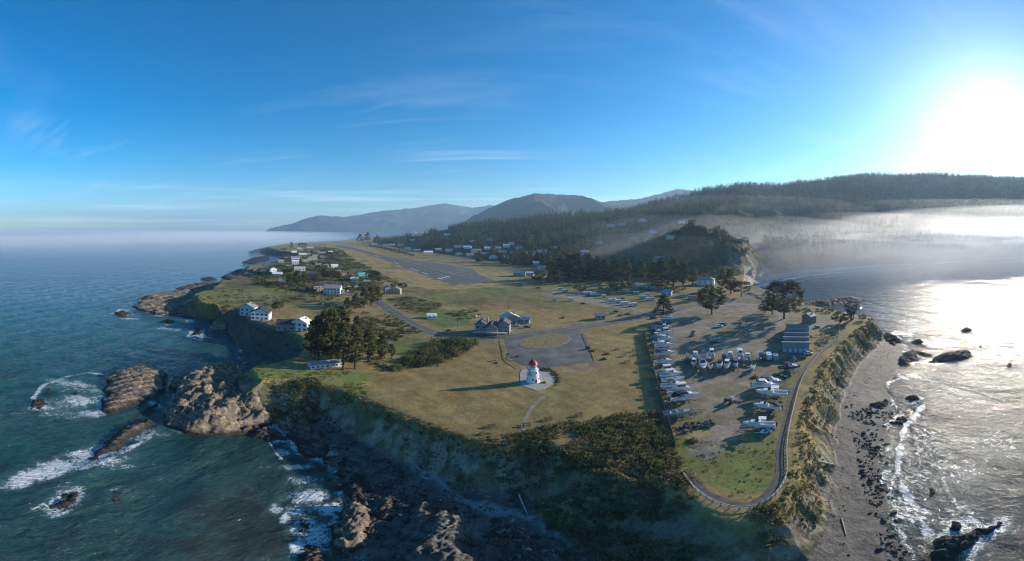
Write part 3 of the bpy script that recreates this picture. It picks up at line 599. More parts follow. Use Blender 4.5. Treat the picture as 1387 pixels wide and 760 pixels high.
FIELDS = [  # outline, colour, feather in metres, strength
 # village by the sea: scrubby lots
 ([(300,388),(330,372),(350,362),(390,345),(440,331),(470,334),(455,345),(480,352),(515,372),(520,390),(470,400),(405,412),(330,425),(270,415)], (.085,.085,.034), 14, .75),
 ([(255,398),(300,392),(345,390),(400,390),(400,400),(360,408),(320,414),(265,412)], (.17,.165,.05), 5, .85),
 ([(318,397),(350,396),(392,402),(372,408),(330,404)], (.20,.165,.10), 3, .7),
 ([(420,398),(470,396),(480,406),(440,412),(412,410)], (.19,.165,.07), 4, .7),
 # airfield grass
 ([(432,333),(460,331),(500,335),(560,350),(640,362),(712,374),(700,386),(640,392),(560,390),(520,366),(470,348)], (.28,.205,.085), 6, .9),
 ([(455,340),(480,350),(520,368),(560,388),(620,398),(600,402),(545,388),(500,366)], (.29,.21,.085), 4, .8),
 ([(540,338),(600,344),(680,350),(725,356),(712,372),(650,364),(570,352)], (.20,.17,.075), 6, .8),
 # meadows between the runway and the road
 ([(522,404),(560,402),(600,412),(590,424),(545,420)], (.09,.08,.035), 3, .8),
 ([(520,390),(560,388),(640,398),(640,412),(560,402),(524,400)], (.185,.145,.068), 5, .8),
 ([(575,398),(640,400),(632,408),(585,408)], (.115,.145,.042), 4, .75),
 ([(636,390),(700,388),(760,402),(800,422),(760,430),(700,412),(640,418),(600,414)], (.155,.13,.05), 5, .85),
 ([(618,412),(660,408),(700,414),(690,420),(640,420)], (.22,.135,.055), 3, .75),
 ([(700,422),(745,418),(830,424),(870,428),(800,438),(720,444)], (.235,.175,.07), 4, .85),
 ([(560,424),(600,418),(640,424),(640,440),(600,446)], (.09,.13,.034), 3, .8),
 ([(520,470),(548,456),(585,458),(600,462),(548,484)], (.105,.13,.036), 3, .85),
 ([(505,336),(530,341),(560,352),(600,366),(640,378),(600,371),(560,360),(525,347)], (.13,.135,.045), 4, .6),
 ([(640,392),(690,388),(720,392),(700,400),(650,402)], (.12,.135,.042), 4, .6),
 # camp ground
 ([(730,385),(800,392),(880,412),(910,420),(880,430),(800,418),(740,404)], (.18,.145,.06), 4, .8),
 ([(735,392),(800,402),(850,416),(846,420),(790,410),(735,398)], (.25,.215,.16), 2, .75),
 ([(720,378),(800,384),(900,392),(900,400),(800,394),(720,386)], (.11,.115,.05), 4, .6),
 # the park field with the lighthouse
 ([(506,510),(520,500),(600,490),(680,460),(690,490),(720,520),(700,560),(640,590),(560,562)], (.215,.155,.062), 6, .85),
 ([(760,520),(800,500),(860,470),(872,500),(895,575),(800,585),(740,580)], (.20,.145,.060), 8, .7),
 ([(720,530),(800,515),(830,540),(780,575),(690,585),(660,592)], (.165,.138,.054), 8, .6),
 ([(805,455),(868,440),(872,470),(868,490),(815,495)], (.225,.17,.068), 4, .8),
 ([(765,495),(815,490),(820,500),(770,506)], (.22,.15,.10), 2.5, .7),
 # bright grass on the west bluff
 ([(332,500),(400,500),(470,502),(500,508),(498,535),(460,524),(400,512),(345,512)], (.135,.175,.040), 2.5, .9),
 ([(400,506),(450,508),(470,522),(430,516)], (.24,.21,.085), 2, .7),
 # boat yard
 ([(880,440),(905,424),(940,410),(1000,402),(1050,404),(1090,420),(1100,440),(1060,470),(1045,505),(1030,545),(1005,585),(988,600),(962,592),(938,560),(918,520),(900,480)], GRAVEL, 3, .93),
 ([(885,520),(915,535),(935,560),(950,585),(920,600),(905,560)], (.16,.135,.07), 3, .8),
 ([(1005,540),(1045,500),(1075,470),(1090,480),(1075,540),(1060,600),(1020,600)], (.14,.125,.06), 4, .8),
 ([(905,590),(985,600),(1050,590),(1066,640),(1040,665),(1000,672),(950,650),(920,625)], (.118,.138,.040), 2.5, .9),
 ([(935,590),(975,588),(985,610),(960,625),(935,615)], (.185,.165,.135), 2, .85),
 ([(1085,430),(1120,428),(1135,440),(1105,450),(1085,445)], (.20,.19,.165), 2, .8),
 ([(1010,392),(1060,402),(1080,412),(1040,416),(1000,404)], (.17,.155,.13), 3, .8),
]
for pts, col, fe, st in FIELDS:
    pts_ = np.array(pts, float)
    bx = (PX > pts_[:, 0].min() - 12) & (PX < pts_[:, 0].max() + 12) & (PY > pts_[:, 1].min() - 12) & (PY < pts_[:, 1].max() + 12) & (DG < 3200)
    if not bx.any(): continue
    Pw = poly(pts)
    d = sdist(X[bx], Y[bx], Pw) + (n2[bx] - .5) * fe * 2.2
    C[bx] = mixc(C[bx], sst(d / fe + .5) * st * (.8 + .4 * n3[bx]), col)
stre = fbm((X * .8 + Y * .6) / 3.2 + n1 * 5, (Y * .8 - X * .6) / 26, 108, 4)
C = C * ((.66 + .56 * fbm(X / 5.5, Y / 5.5, 105, 5, .65)) * (.78 + .5 * stre))[..., None] * 1.13
yg = ((PX > 880) & (PX < 1095) & (PY > 402) & (PY < 606) & (DG < 520))
C = mixc(C, yg * sst((fbm(X / 12, Y / 12, 109, 5) - .53) / .08) * .55, (.135, .122, .052))
C = mixc(C, yg * sst((fbm(X / 6, Y / 6, 110, 4) - .60) / .08) * .5, (.12, .10, .075))
trk = sst(1 - np.abs(fbm(X / 60, Y / 60, 106, 3) - .5) / .012) * (DG < 1500)
C = mixc(C, trk * .45, (.21, .175, .11))
dk = sst((fbm(X / 17, Y / 17, 107, 4) - .6) / .08) * (DG > 330) * (DG < 1900)
C = mixc(C, dk * .5, (.075, .075, .032))
# the open bluff under scrub, its cliffs, the beaches
slope = sst((-dPn) / 2.5) * (dW > 0)
tt = np.clip(-dPn / CWID, 0, 1)
ROCKC = (.30, .25, .185)
cl = mixc(np.zeros(C.shape) + ROCKC, sst((n3 - .45) / .3), (.15, .122, .09))
cl = mixc(cl, sst((ridged(X / 7, Y / 7 , 5, 3) - .62) / .12) * .7, (.10, .10, .04))
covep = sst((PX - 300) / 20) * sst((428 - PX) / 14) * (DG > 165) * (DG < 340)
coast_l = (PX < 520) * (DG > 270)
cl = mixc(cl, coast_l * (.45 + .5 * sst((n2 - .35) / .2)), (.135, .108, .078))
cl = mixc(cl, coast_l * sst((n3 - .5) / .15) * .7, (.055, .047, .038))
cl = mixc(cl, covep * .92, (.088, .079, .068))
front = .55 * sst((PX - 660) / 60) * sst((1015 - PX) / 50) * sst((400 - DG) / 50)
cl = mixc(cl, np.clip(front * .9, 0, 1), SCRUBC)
rim = sst((1 - np.abs(dPn + .5) / 2.6)) * (fbm(X / 6, Y / 6, 7, 3) > .36)
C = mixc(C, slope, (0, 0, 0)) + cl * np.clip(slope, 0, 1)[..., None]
C = mixc(C, rim * (dW > 0) * (DG < 600) * .75, (.235, .185, .07))
sandy = sst((tt - .80) / .14) * (dPn < 0) * (dW > 0)
SAND = np.where(PX[..., None] > 1000, np.array((.100, .091, .080)), np.array((.108, .098, .086)))
wet = sst((4.5 - dW) / 5.)
sand = SAND * (1 - .5 * wet[..., None]) * (.72 + .56 * n3[..., None])
rubb = sst((ridged(X / 4.5, Y / 4.5, 9, 5) - np.where(PX > 1000, .66, .56)) / .07) * np.clip(sst((n1 - .38) / .1) + (DG > 320), 0, 1)
sand = mixc(sand, rubb * .8, (.052, .047, .040))
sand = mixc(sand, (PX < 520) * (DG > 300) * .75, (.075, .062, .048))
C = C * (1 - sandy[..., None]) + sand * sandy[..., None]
cre = ldist(X, Y, poly([(420,560),(470,580),(540,610),(580,640),(610,670),(660,690),(720,705),(780,745)], 2)) + (n2 - .5) * 5
C = mixc(C, sst((2.6 - cre) / 2) * sandy * .8, (.25, .245, .235))     # pale shingle strand at the cliff foot
# pale shingle along the far bay
bay = (PX > 1008) & (DG > 450) & (DG < 1500) & (dW > 0) & (dW < 24)
C = mixc(C, bay * 1., (.30, .285, .255))
# wooded hills
hc = np.zeros(C.shape) + np.array((.05, .058, .028))
hc = mixc(hc, sst((n4 - .5) / .12) * .8, (.075, .074, .034))
hc = mixc(hc, sst((fbm(X / 70, Y / 70, 131, 4) - .64) / .08) * .55, (.13, .115, .06))
farc = mixc(np.zeros(C.shape) + np.array((.036, .046, .028)), sst((fbm(X / 240, Y / 240, 141, 5) - .52) / .1), (.062, .066, .036))
hc = np.where((DG > 2600)[..., None], farc, hc)
hw = (hillm | (kn > 3)).astype(float) * (bay == 0)
C = mixc(C, hw, (0, 0, 0)) + hc * hw[..., None]
kf = (kn > 3) * sst((ridged(X / 30, Y / 30, 77, 4) - .5) / .12) * sst((PX - 965) / 25)
C = mixc(C, kf * .75, (.19, .165, .125))
kg = (kn > 3) * (1 - np.clip(kf, 0, 1)) * sst((n2 - .35) / .2)
C = mixc(C, kg * .6, (.125, .115, .052))
nR, nA = X.shape
idx = np.arange(nR * nA).reshape(nR, nA)
quads = np.stack([idx[:-1, :-1], idx[1:, :-1], idx[1:, 1:], idx[:-1, 1:]], -1)     # facing up
zmax = np.maximum.reduce([Z[:-1, :-1], Z[1:, :-1], Z[1:, 1:], Z[:-1, 1:]])
cls = np.zeros(zmax.shape, int)               # 0 ground, 1 cliff, 2 beach, 3 hills, 4 distant hills
q = lambda a: a[:-1, :-1]
cls[q(dPn) < -.4] = 1
cls[(q(dPn) < 0) & (q(tt) > .9)] = 2
cls[q(hw) > .5] = 3
cls[(q(hw) > .5) & (q(DG) > 2600)] = 4
land_mats = [vcol_mat('ground_cover', bump=.6, bdist=.35, bscale=.9, scales=((.18, .28), (1.1, .3), (4., .25))), vcol_mat('cliff_earth', bump=1., bdist=1.2, bscale=.5, scales=((.25, .3), (1.3, .35))),
             vcol_mat('beach_sand', bump=.8, bdist=.4, bscale=1.1, scales=((.4, .25), (2.5, .4)), rough=.75, spec=.3), vcol_mat('hillside', bump=1., bdist=4, bscale=.08, scales=((.05, .35), (.3, .3))),
             vcol_mat('far_hillside', bump=1., bdist=14, bscale=.02, scales=((.012, .35), (.05, .35)))]
Vall = np.stack([X, Y, Z], -1).reshape(-1, 3); Call = C.reshape(-1, 3)
for k, nm in enumerate(('ground', 'cliffs', 'beach', 'hills', 'mountains')):
    sel = (cls == k) & (zmax > -3)
    fq = quads[sel]
    u, inv = np.unique(fq.ravel(), return_inverse=True)
    o = link(nm, mesh_np(nm, Vall[u], inv.reshape(-1, 4), land_mats[k], Call[u], smooth=True)); tag(o, kind='structure')

# ================================================================== the sea, with surf
ROCKS_OUT = [r['pts'] for r in ROCKS]
wr = np.concatenate([np.exp(np.linspace(math.log(14), math.log(60), 20, endpoint=False)), np.exp(np.linspace(math.log(60), math.log(420), 520, endpoint=False)), np.exp(np.linspace(math.log(420), math.log(3000), 160, endpoint=False)), np.exp(np.linspace(math.log(3000), math.log(13900), 30))])
wa = np.concatenate([np.linspace(R(-95), R(-8), 640), np.linspace(R(-8), R(40), 110)[1:], np.linspace(R(40), R(95), 420)[1:]])
WD, WA = np.meshgrid(wr, wa, indexing='ij')
wx = WD * np.sin(WA); wy = WD * np.cos(WA); wpx = WA * F + CX
sw = np.full(wx.shape, -400.); mm = WD < 3000
sw[mm] = sdist(wx[mm], wy[mm], W)
sw = sw + np.clip((WD - 300) / 120, 0, 1) * np.clip((560 - wpx) / 60, 0, 1) * (np.abs(sw) < 80) * ((fbm(wx / 26, wy / 26, 13, 4) - .5) * 46 - 2)
off = -sw
# lazy swell, higher near the shore
ph = fbm(wx / 40, wy / 40, 201, 3) * 7
wz = .22 * np.sin((wx * .8 + wy * .35) / 2.9 + ph) + .5 * (fbm(wx / 9, wy / 9, 202, 4) - .5) + .35 * (fbm(wx / 2.6, wy / 2.6, 203, 3) - .5)
wz *= np.clip((900 - WD) / 600, 0, 1)
rd = np.full(wx.shape, 60.)
near = WD < 520
for pts in ROCKS_OUT:
    Pw = poly(pts, 0); cxy = Pw.mean(0); rad = np.hypot(*(Pw - cxy).T).max() + 12
    m2 = near & (np.hypot(wx - cxy[0], wy - cxy[1]) < rad)
    if m2.any(): rd[m2] = np.minimum(rd[m2], -sdist(wx[m2], wy[m2], Pw))
fo = np.zeros(wx.shape)
fn = fbm(wx / 5, wy / 5, 211, 4)
foil = fbm(wx / 22, wy / 22, 212, 3)
fo = np.maximum(fo, sst((2.4 - off) / 2.4) * .55 * sst((foil - .38) / .2))
fo = np.maximum(fo, sst((3.4 - rd) / 4) * .78 * sst((foil - .36) / .2))
for (fpx, fpy, rx, ry, rot, amp) in FOAM:
    x0, y0 = G(fpx, fpy, 0); a = (fpx - CX) / F + R(rot)
    dx, dy = wx - x0, wy - y0
    u = (dx * cos(a) - dy * sin(a)) / rx; v = (dx * sin(a) + dy * cos(a)) / ry
    fo = np.maximum(fo, amp * sst(1.15 - np.sqrt(u * u + v * v) + (fn - .5) * .9))
for pts, wdt, amp in FOAMLINES:
    d = ldist(wx, wy, poly(pts, 0)) + (fn - .5) * wdt * 1.6
    k = sst((wdt - d) / wdt)
    fo = np.maximum(fo, amp * k); wz += .18 * k * (WD < 400)
deep = np.clip((off - 4) / 55, 0, 1)
teal = np.array((.012, .054, .052)); blue = np.array((.028, .118, .185)); shal = np.array((.022, .040, .034))
wc = np.zeros(wx.shape + (3,)) + teal
wc = mixc(wc, sst((WD - 150) / 330) * (wpx < 600), blue)  # farther western water bluer: sky reflection put into the base colour
wc = mixc(wc, (1 - deep) * .45 * (WD < 500), shal)
kelp = sst((fbm(wx / 16, wy / 16, 221, 4) - .5) / .12) * sst((230 - WD) / 80) * sst((45 - off) / 20)
wc = mixc(wc, kelp * .75, (.010, .018, .016))
wc = mixc(wc, ((wpx > 1000) * .8), (.028, .040, .040))
stk = sst((ridged(wx / 26 + ph * .15, wy / 13 + ph * .1, 231, 3) - .86) / .1) * (WD < 420)
wc = mixc(wc, stk * .3, (.05, .10, .095))
wi = np.arange(wx.size).reshape(wx.shape)
wq = np.stack([wi[:-1, :-1], wi[1:, :-1], wi[1:, 1:], wi[:-1, 1:]], -1)
keep = ((sw < 30)[:-1, :-1])
wq = wq[keep]
u, inv = np.unique(wq.ravel(), return_inverse=True)
m, t, pb = new_mat('sea_water')
pos = t.new('ShaderNodeNewGeometry').outputs['Position']
c = t.new('ShaderNodeVertexColor', layer_name='Col').outputs[0]
f_at = t.new('ShaderNodeAttribute', attribute_name='foam').outputs['Fac']
mpn = t.new('ShaderNodeMapping'); t.link(pos, mpn.inputs[0]); mpn.inputs['Rotation'].default_value = (0, 0, R(-28)); mpn.inputs['Scale'].default_value = (1, .5, 1)
vor = t.new('ShaderNodeTexVoronoi', feature='DISTANCE_TO_EDGE'); vor.inputs['Scale'].default_value = 1.0
wv_ = t.new('ShaderNodeVectorMath', operation='ADD'); t.link(pos, wv_.inputs[0])
nz = t.new('ShaderNodeTexNoise'); nz.inputs['Scale'].default_value = .45; nz.inputs['Detail'].default_value = 5; t.link(pos, nz.inputs['Vector'])
nzs = t.new('ShaderNodeVectorMath', operation='SCALE'); t.link(nz.outputs['Color'], nzs.inputs[0]); nzs.inputs['Scale'].default_value = 4.
t.link(nzs.outputs[0], wv_.inputs[1]); t.link(wv_.outputs[0], vor.inputs['Vector'])
web = t.math('SUBTRACT', 1., t.math('MULTIPLY', vor.outputs['Distance'], 3.2), True)
lace = t.math('MULTIPLY', t.math('SUBTRACT', t.noise(.5, 9, .7, pos, .5), .30), 2.5, True)
lc = t.math('ADD', t.math('MULTIPLY', lace, .62), t.math('MULTIPLY', web, .38))
ff = t.math('SUBTRACT', lc, t.math('SUBTRACT', 1., t.math('MULTIPLY', f_at, .80)))
foamf = t.ramp(ff, [(.0, 0), (.06, .3), (.30, 1)])
wcn = t.mix(1, c, t.ramp(t.noise(.09, 5, .6, pos), [(.3, .7), (.7, 1.3)]), 'MULTIPLY')
wcn = t.mix(t.math('MULTIPLY', f_at, .75, True), wcn, (.085, .155, .150))
t.link(t.mix(foamf, wcn, (.54, .58, .60)), pb.inputs['Base Color'])
t.link(t.math('ADD', t.math('MULTIPLY', foamf, .5), .09), pb.inputs['Roughness'])
pb.inputs['IOR'].default_value = 1.333
pb.inputs['Specular IOR Level'].default_value = .5
bn = t.new('ShaderNodeBump'); bn.inputs['Strength'].default_value = 1.; bn.inputs['Distance'].default_value = 1.25
h1 = t.noise(.22, 6, .62, mpn.outputs[0], .4); h2 = t.noise(1.3, 5, .62, mpn.outputs[0], .3)
t.link(t.math('ADD', t.math('ADD', t.math('MULTIPLY', h1, 1.3), t.math('MULTIPLY', h2, .62)), t.math('MULTIPLY', t.noise(.055, 4, .55, mpn.outputs[0], .5), 4.2)), bn.inputs['Height']); t.link(bn.outputs[0], pb.inputs['Normal'])
SEAM = m
o = link('sea', mesh_np('sea', np.stack([wx, wy, wz], -1).reshape(-1, 3)[u], inv.reshape(-1, 4), m, wc.reshape(-1, 3)[u], smooth=True, attrs={'foam': fo.ravel()[u]}))
tag(o, kind='structure')
b = MB(); b.box(0, 0, -11, 2 * 13990, 2 * 13990, 2)
o = b.obj('sea_floor', mat('sea_bed', (.012, .04, .04), .9)); tag(o, kind='structure')
# ================================================================== rocks
def rock_mat(name, tone, strike=30):
    m, t, b = new_mat(name)
    g = t.new('ShaderNodeNewGeometry').outputs['Position']
    sx = t.new('ShaderNodeSeparateXYZ'); t.link(g, sx.inputs[0])
    mp_ = t.new('ShaderNodeMapping'); t.link(g, mp_.inputs[0]); mp_.inputs['Rotation'].default_value = (R(25), R(15), R(strike)); mp_.inputs['Scale'].default_value = (.16, 1.3, 1.6)
    n1_ = t.noise(.5, 8, .68, mp_.outputs[0], .6); n2_ = t.noise(.22, 4, .6, g)
    c_ = t.mix(t.ramp(n1_, [(.38, 0), (.50, .45), (.60, 1)]), tuple(.26 * k for k in tone), tuple(1.4 * k for k in tone))
    c_ = t.mix(t.ramp(n2_, [(.4, 0), (.65, .55)]), c_, (tone[1] * .72, tone[1] * .70, tone[1] * .64))
    wl = t.math('ADD', sx.outputs[2], t.math('MULTIPLY', n1_, 1.6))
    c_ = t.mix(t.math('MULTIPLY', t.math('SUBTRACT', wl, 1.55), .9, True), (.030, .027, .022), c_)
    t.link(c_, b.inputs['Base Color']); b.inputs['Roughness'].default_value = .8; b.inputs['Specular IOR Level'].default_value = .25
    bn_ = t.new('ShaderNodeBump'); bn_.inputs['Strength'].default_value = 1.; bn_.inputs['Distance'].default_value = .9
    t.link(n1_, bn_.inputs['Height']); t.link(bn_.outputs[0], b.inputs['Normal'])
    return m
_rm = {}
for i, r in enumerate(ROCKS):
    Pw = poly(r['pts'], 0); c0 = Pw.mean(0); ext = np.ptp(Pw, axis=0).max()
    st = max(.22, min(ext / 110, 1.6)) if np.hypot(*c0) < 420 else ext / 50
    x0, y0 = Pw.min(0) - 2 * st - 1; x1, y1 = Pw.max(0) + 2 * st + 1
    gx, gy = np.meshgrid(np.arange(x0, x1, st), np.arange(y0, y1, st), indexing='ij')
    k = max(1.0, min(ext / 9, 4.5)); h = r['h']
    edge = (fbm(gx / (k * 1.4), gy / (k * 1.4), 300 + i, 4) - .5) * k * 1.5
    d = sdist(gx, gy, Pw) + edge
    a = R(r['strike']) - np.arctan2(c0[0], c0[1])
    u = gx * cos(a) + gy * sin(a); v = -gx * sin(a) + gy * cos(a)
    wv = (fbm(gx / 6, gy / 6, 310 + i, 3) - .5) * 3
    strata = ridged(v / (k * .9) + wv * .3, u / (k * 5), 320 + i, 4)
    lump = fbm(u / (k * 2.2), v / (k * 1.5), 330 + i, 4)
    body = 1 - np.exp(-np.clip(d, 0, 99) / (k * .8))
    vw = v + wv * .22 + (fbm(u / 3.2, v / 2.2, 350 + i, 3) - .5) * .7
    sw1 = (vw / (k * 1.05)) % 1.0; sw2 = (vw / max(k * .30, .7) + .3) % 1.0
    vn = np.clip((v - v[d > 0].min()) / max(np.ptp(v[d > 0]), .1), 0, 1) if (d > 0).any() else v * 0
    slab = r['rough'] < .8
    cl_ = sst(1 - np.abs(fbm(u / (k * 1.3), v / (k * 2.6), 360 + i, 3) - .5) / .035)
    jag = ridged(u / (k * 2.6) + wv * .15, v / (k * 1.3), 370 + i, 5); jag2 = ridged(u / (k * .8), v / (k * .45) + wv * .2, 380 + i, 4)
    prof_ = (.42 + .58 * vn) * (.85 + .2 * lump) if slab else (.40 + .30 * sst((lump - .2) / .5) + .55 * (jag - .42))
    z = -.9 + (h + .9) * body * prof_ - (.10 if slab else .13) * h * body * (1 - jag2) - (.05 if slab else .08) * h * body * (1 - strata)
    z = z + h * body * ((.09 if slab else .07) * (.5 - sw1) + (.10 if slab else .06) * (.5 - sw2)) - cl_ * body * h * (.10 if slab else .12) + (ridged(gx / 1.5, gy / 1.5, 340 + i, 4) - .6) * (.7 if slab else 1.3) * body
    z = np.where(d < 0, -1.2 + np.maximum(d, -3) * .5, z)
    base = np.maximum(heights(gx, gy), 0) if r['name'] in ('beach_outcrop',) else 0
    z = z + base * (.75 if r['name'] == 'beach_outcrop' else 0)
    I = np.arange(gx.size).reshape(gx.shape)
    Q = np.stack([I[:-1, :-1], I[1:, :-1], I[1:, 1:], I[:-1, 1:]], -1)
    kk = (d > -2.2)[:-1, :-1]
    Q = Q[kk]; u_, inv = np.unique(Q.ravel(), return_inverse=True)
    V = np.stack([gx - c0[0], gy - c0[1], z], -1).reshape(-1, 3)[u_]
    tone = r['tone']
    if tone not in _rm: _rm[tone] = rock_mat('rock_face', tone, -math.degrees(a))
    o = link(r['name'], mesh_np(r['name'], V, inv.reshape(-1, 4), _rm[tone], smooth=False)); o.location = (c0[0], c0[1], 0)
    tag(o, r['label'], r['cat'], 'rocks off the coast')
# boulders scattered over the beaches: a few shapes copied
import bmesh
def boulder_mesh(seed, mt):
    bm = bmesh.new(); bmesh.ops.create_icosphere(bm, subdivisions=3, radius=1)
    V = np.array([v.co[:] for v in bm.verts]); Fq = np.array([[v.index for v in f.verts] for f in bm.faces]); bm.free()
    rs = np.random.RandomState(seed)
    for _ in range(9):
        nrm_ = rs.normal(size=3); nrm_ /= np.linalg.norm(nrm_); dd = V @ nrm_; cut = rs.uniform(.5, .8)
        V = V - np.clip(dd - cut, 0, 9)[:, None] * nrm_
    V = V * (1 + .22 * (fbm(V[:, 0] * 2 + seed, V[:, 1] * 2 + V[:, 2] * 1.7, seed, 3) - .5)[:, None]) * np.array([1.2, .85, .62])
    return mesh_np('boulder', V, Fq, mt)
bmats = [_rm[TAN], _rm[BRN], _rm[DRK]]
bould = {t_: [boulder_mesh(900 + 10 * t_ + j, bmats[t_]) for j in range(3)] for t_ in range(3)}
def boulders(n, pts, rmin, rmax, tone, label, group):
    Pb = poly(pts, 1); lo, hi = Pb.min(0), Pb.max(0); made = 0
    while made < n:
        x, y = rnd.uniform(lo[0], hi[0]), rnd.uniform(lo[1], hi[1])
        if sdist(np.array([x]), np.array([y]), Pb)[0] < 0: continue
        z = hz(x, y); s_ = rmin + (rmax - rmin) * rnd.random() ** 2.5
        o = link('boulder', rnd.choice(bould[tone])); o.location = (x, y, max(z, -.15) + s_ * .2); o.scale = (s_, s_ * rnd.uniform(.7, 1.1), s_ * rnd.uniform(.7, 1.2)); o.rotation_euler = (rnd.uniform(-.3, .3), rnd.uniform(-.3, .3), rnd.uniform(0, 6.3))
        tag(o, label, 'boulder', group); made += 1
boulders(95, [(400,590),(440,585),(520,640),(560,690),(520,720),(470,690),(440,640)], .35, 1.7, 1, 'loose brown boulder on the dark west beach beside the foam', 'boulders on the west beach')
boulders(60, [(560,650),(640,690),(740,730),(740,770),(620,765),(560,720)], .3, 1.4, 2, 'blackish boulder on the shaded lower front beach', 'boulders on the front beach')
boulders(26, [(585,625),(640,660),(700,690),(690,700),(620,670),(580,640)], .25, .9, 0, 'pale boulder on the shingle strand at the cliff foot', 'boulders on the shingle strand')
boulders(60, [(1170,545),(1205,540),(1200,580),(1205,640),(1225,700),(1245,750),(1190,750),(1175,690),(1160,620)], .25, 1.2, 2, 'dark boulder on the wet edge of the east beach', 'boulders on the east beach')
boulders(14, [(1125,610),(1150,540),(1170,520),(1165,580),(1140,680),(1120,720)], .2, .8, 2, 'small dark stone on the dry grey sand of the east beach', 'stones on the east beach')
boulders(22, [(285,455),(330,450),(400,462),(395,485),(340,492)], .4, 1.6, 2, 'dark boulder on the shaded sand of the west cove', 'boulders in the west cove')
boulders(30, [(180,420),(270,420),(285,430),(240,428)], .6, 2.4, 1, 'brown boulder at the foot of the tan rocky point', 'boulders below the rocky point')
# rubble breakwater of the harbour
line = poly([(1078,414.5),(1098,411.5),(1120,408.5),(1140,405.5),(1149,405)], 1)
gx, gy = np.meshgrid(np.arange(line[:, 0].min() - 16, line[:, 0].max() + 16, 1.1), np.arange(line[:, 1].min() - 16, line[:, 1].max() + 16, 1.1), indexing='ij')
d = ldist(gx, gy, line); wdt = 9 + 4 * (np.hypot(gx - line[-1][0], gy - line[-1][1]) < 40)
z = 3.4 * np.clip(1.25 - d / wdt, -.6, 1) + (ridged(gx / 3, gy / 3, 371, 3) - .6) * 2.4
I = np.arange(gx.size).reshape(gx.shape); Q = np.stack([I[:-1, :-1], I[1:, :-1], I[1:, 1:], I[:-1, 1:]], -1)[(z > -1.6)[:-1, :-1]]
u_, inv = np.unique(Q.ravel(), return_inverse=True)
tag(link('breakwater', mesh_np('breakwater', np.stack([gx, gy, z], -1).reshape(-1, 3)[u_], inv.reshape(-1, 4), _rm[DRK])), 'dark rubble breakwater reaching into the calm harbour water behind the cypress', 'breakwater')

# ================================================================== roads, runway, paths
def sheet(name, pts, z, mt, kind='structure', world=False):
    Pw = pts if world else poly(pts)
    me = bpy.data.meshes.new(name)
    n = len(Pw); area = sum(Pw[i][0] * Pw[(i + 1) % n][1] - Pw[(i + 1) % n][0] * Pw[i][1] for i in range(n))
    if area < 0: Pw = Pw[::-1]
    me.from_pydata([(x, y, z) for x, y in Pw], [], [tuple(range(n))]); me.update(); me.materials.append(mt)
    o = link(name, me); return tag(o, kind=kind)
def smooth_line(pts, step, z=ZT, world=False):
    Pw = np.array(pts) if world else poly(pts, z)
    out = []
    for i in range(len(Pw) - 1):
        p0 = Pw[max(i - 1, 0)]; p1 = Pw[i]; p2 = Pw[i + 1]; p3 = Pw[min(i + 2, len(Pw) - 1)]
        m_ = max(2, int(np.hypot(*(p2 - p1)) / step))
        for k in range(m_):
            t_ = k / m_
            out.append(.5 * ((2 * p1) + (-p0 + p2) * t_ + (2 * p0 - 5 * p1 + 4 * p2 - p3) * t_ ** 2 + (-p0 + 3 * p1 - 3 * p2 + p3) * t_ ** 3))
    out.append(Pw[-1]); return np.array(out)
def normals(L):
    d = np.gradient(L, axis=0); d /= np.linalg.norm(d, axis=1)[:, None] + 1e-9
    return np.stack([-d[:, 1], d[:, 0]], 1)
def strip(name, pts, width, z, mt, step=2.5, ragged=0, follow=False, world=False, kind='structure', seed=0):
    L = smooth_line(pts, step, world=world); N = normals(L)
    w1 = width / 2 + ragged * (fbm(L[:, 0] / 3, L[:, 1] / 3, 401 + seed, 3) - .5); w2 = width / 2 + ragged * (fbm(L[:, 0] / 3, L[:, 1] / 3, 402 + seed, 3) - .5)
    cols_ = [L + N * w1[:, None], L + N * (w1 / 3)[:, None], L - N * (w2 / 3)[:, None], L - N * w2[:, None]]
    V = []
    for c_ in cols_:
        zz = heights(c_[:, 0], c_[:, 1]) + z if follow else np.full(len(c_), ZT + z)
        V.append(np.column_stack([c_, zz]))
    n = len(L); V = np.vstack(V); Fq = []
    for j in range(3):
        for k in range(n - 1): Fq.append((j * n + k, (j + 1) * n + k, (j + 1) * n + k + 1, j * n + k + 1))
    return tag(link(name, mesh_np(name, V, Fq, mt)), kind=kind)
asph = mat('asphalt', (.118, .114, .108), .85, .45, .15, bump=.15, bscale=8); asph2 = mat('worn_asphalt', (.135, .130, .122), .85, .5, .12)
shoul = mat('road_shoulder', (.20, .175, .13), .95, .35, .4); dirt = mat('dirt_path', (.23, .205, .165), .95, .35, .6); paint = mat('road_paint', (.6, .6, .58), .7, .3, .8)
ROAD = [(492,396),(506,405),(520,414),(535,424.5),(555,437.5),(575,447),(600,453.5),(640,457.5),(680,456.5),(720,452.5),(770,446),(820,438.5),(860,431.5),(890,425),(925,417)]
strip('road_verge', ROAD, 11.5, .02, shoul, ragged=2.5); strip('road', ROAD, 8.2, .05, asph)
strip('road_centre_line', ROAD[2:12], .22, .056, mat('yellow_paint', (.5, .36, .06), .7))
strip('side_lane', [(519,414),(508,419),(495,423),(478,425)], 4.5, .03, dirt, ragged=1.5)
strip('side_lane', [(470,398),(482,402),(497,404)], 5, .035, asph2, ragged=.6)
LOT = [(683,458),(687,474),(692,487),(706,494),(726,499),(760,496),(804,489.5),(800,474),(793,456),(786,447),(740,452)]
sheet('parking_lot', LOT, ZT + .045, asph2)
isl = [(738 + 35 * cos(t_), 462.5 + 9.5 * sin(t_) - 3.5 * cos(t_)) for t_ in np.linspace(0, 2 * pi, 40, endpoint=False)]
Pi = poly(isl)
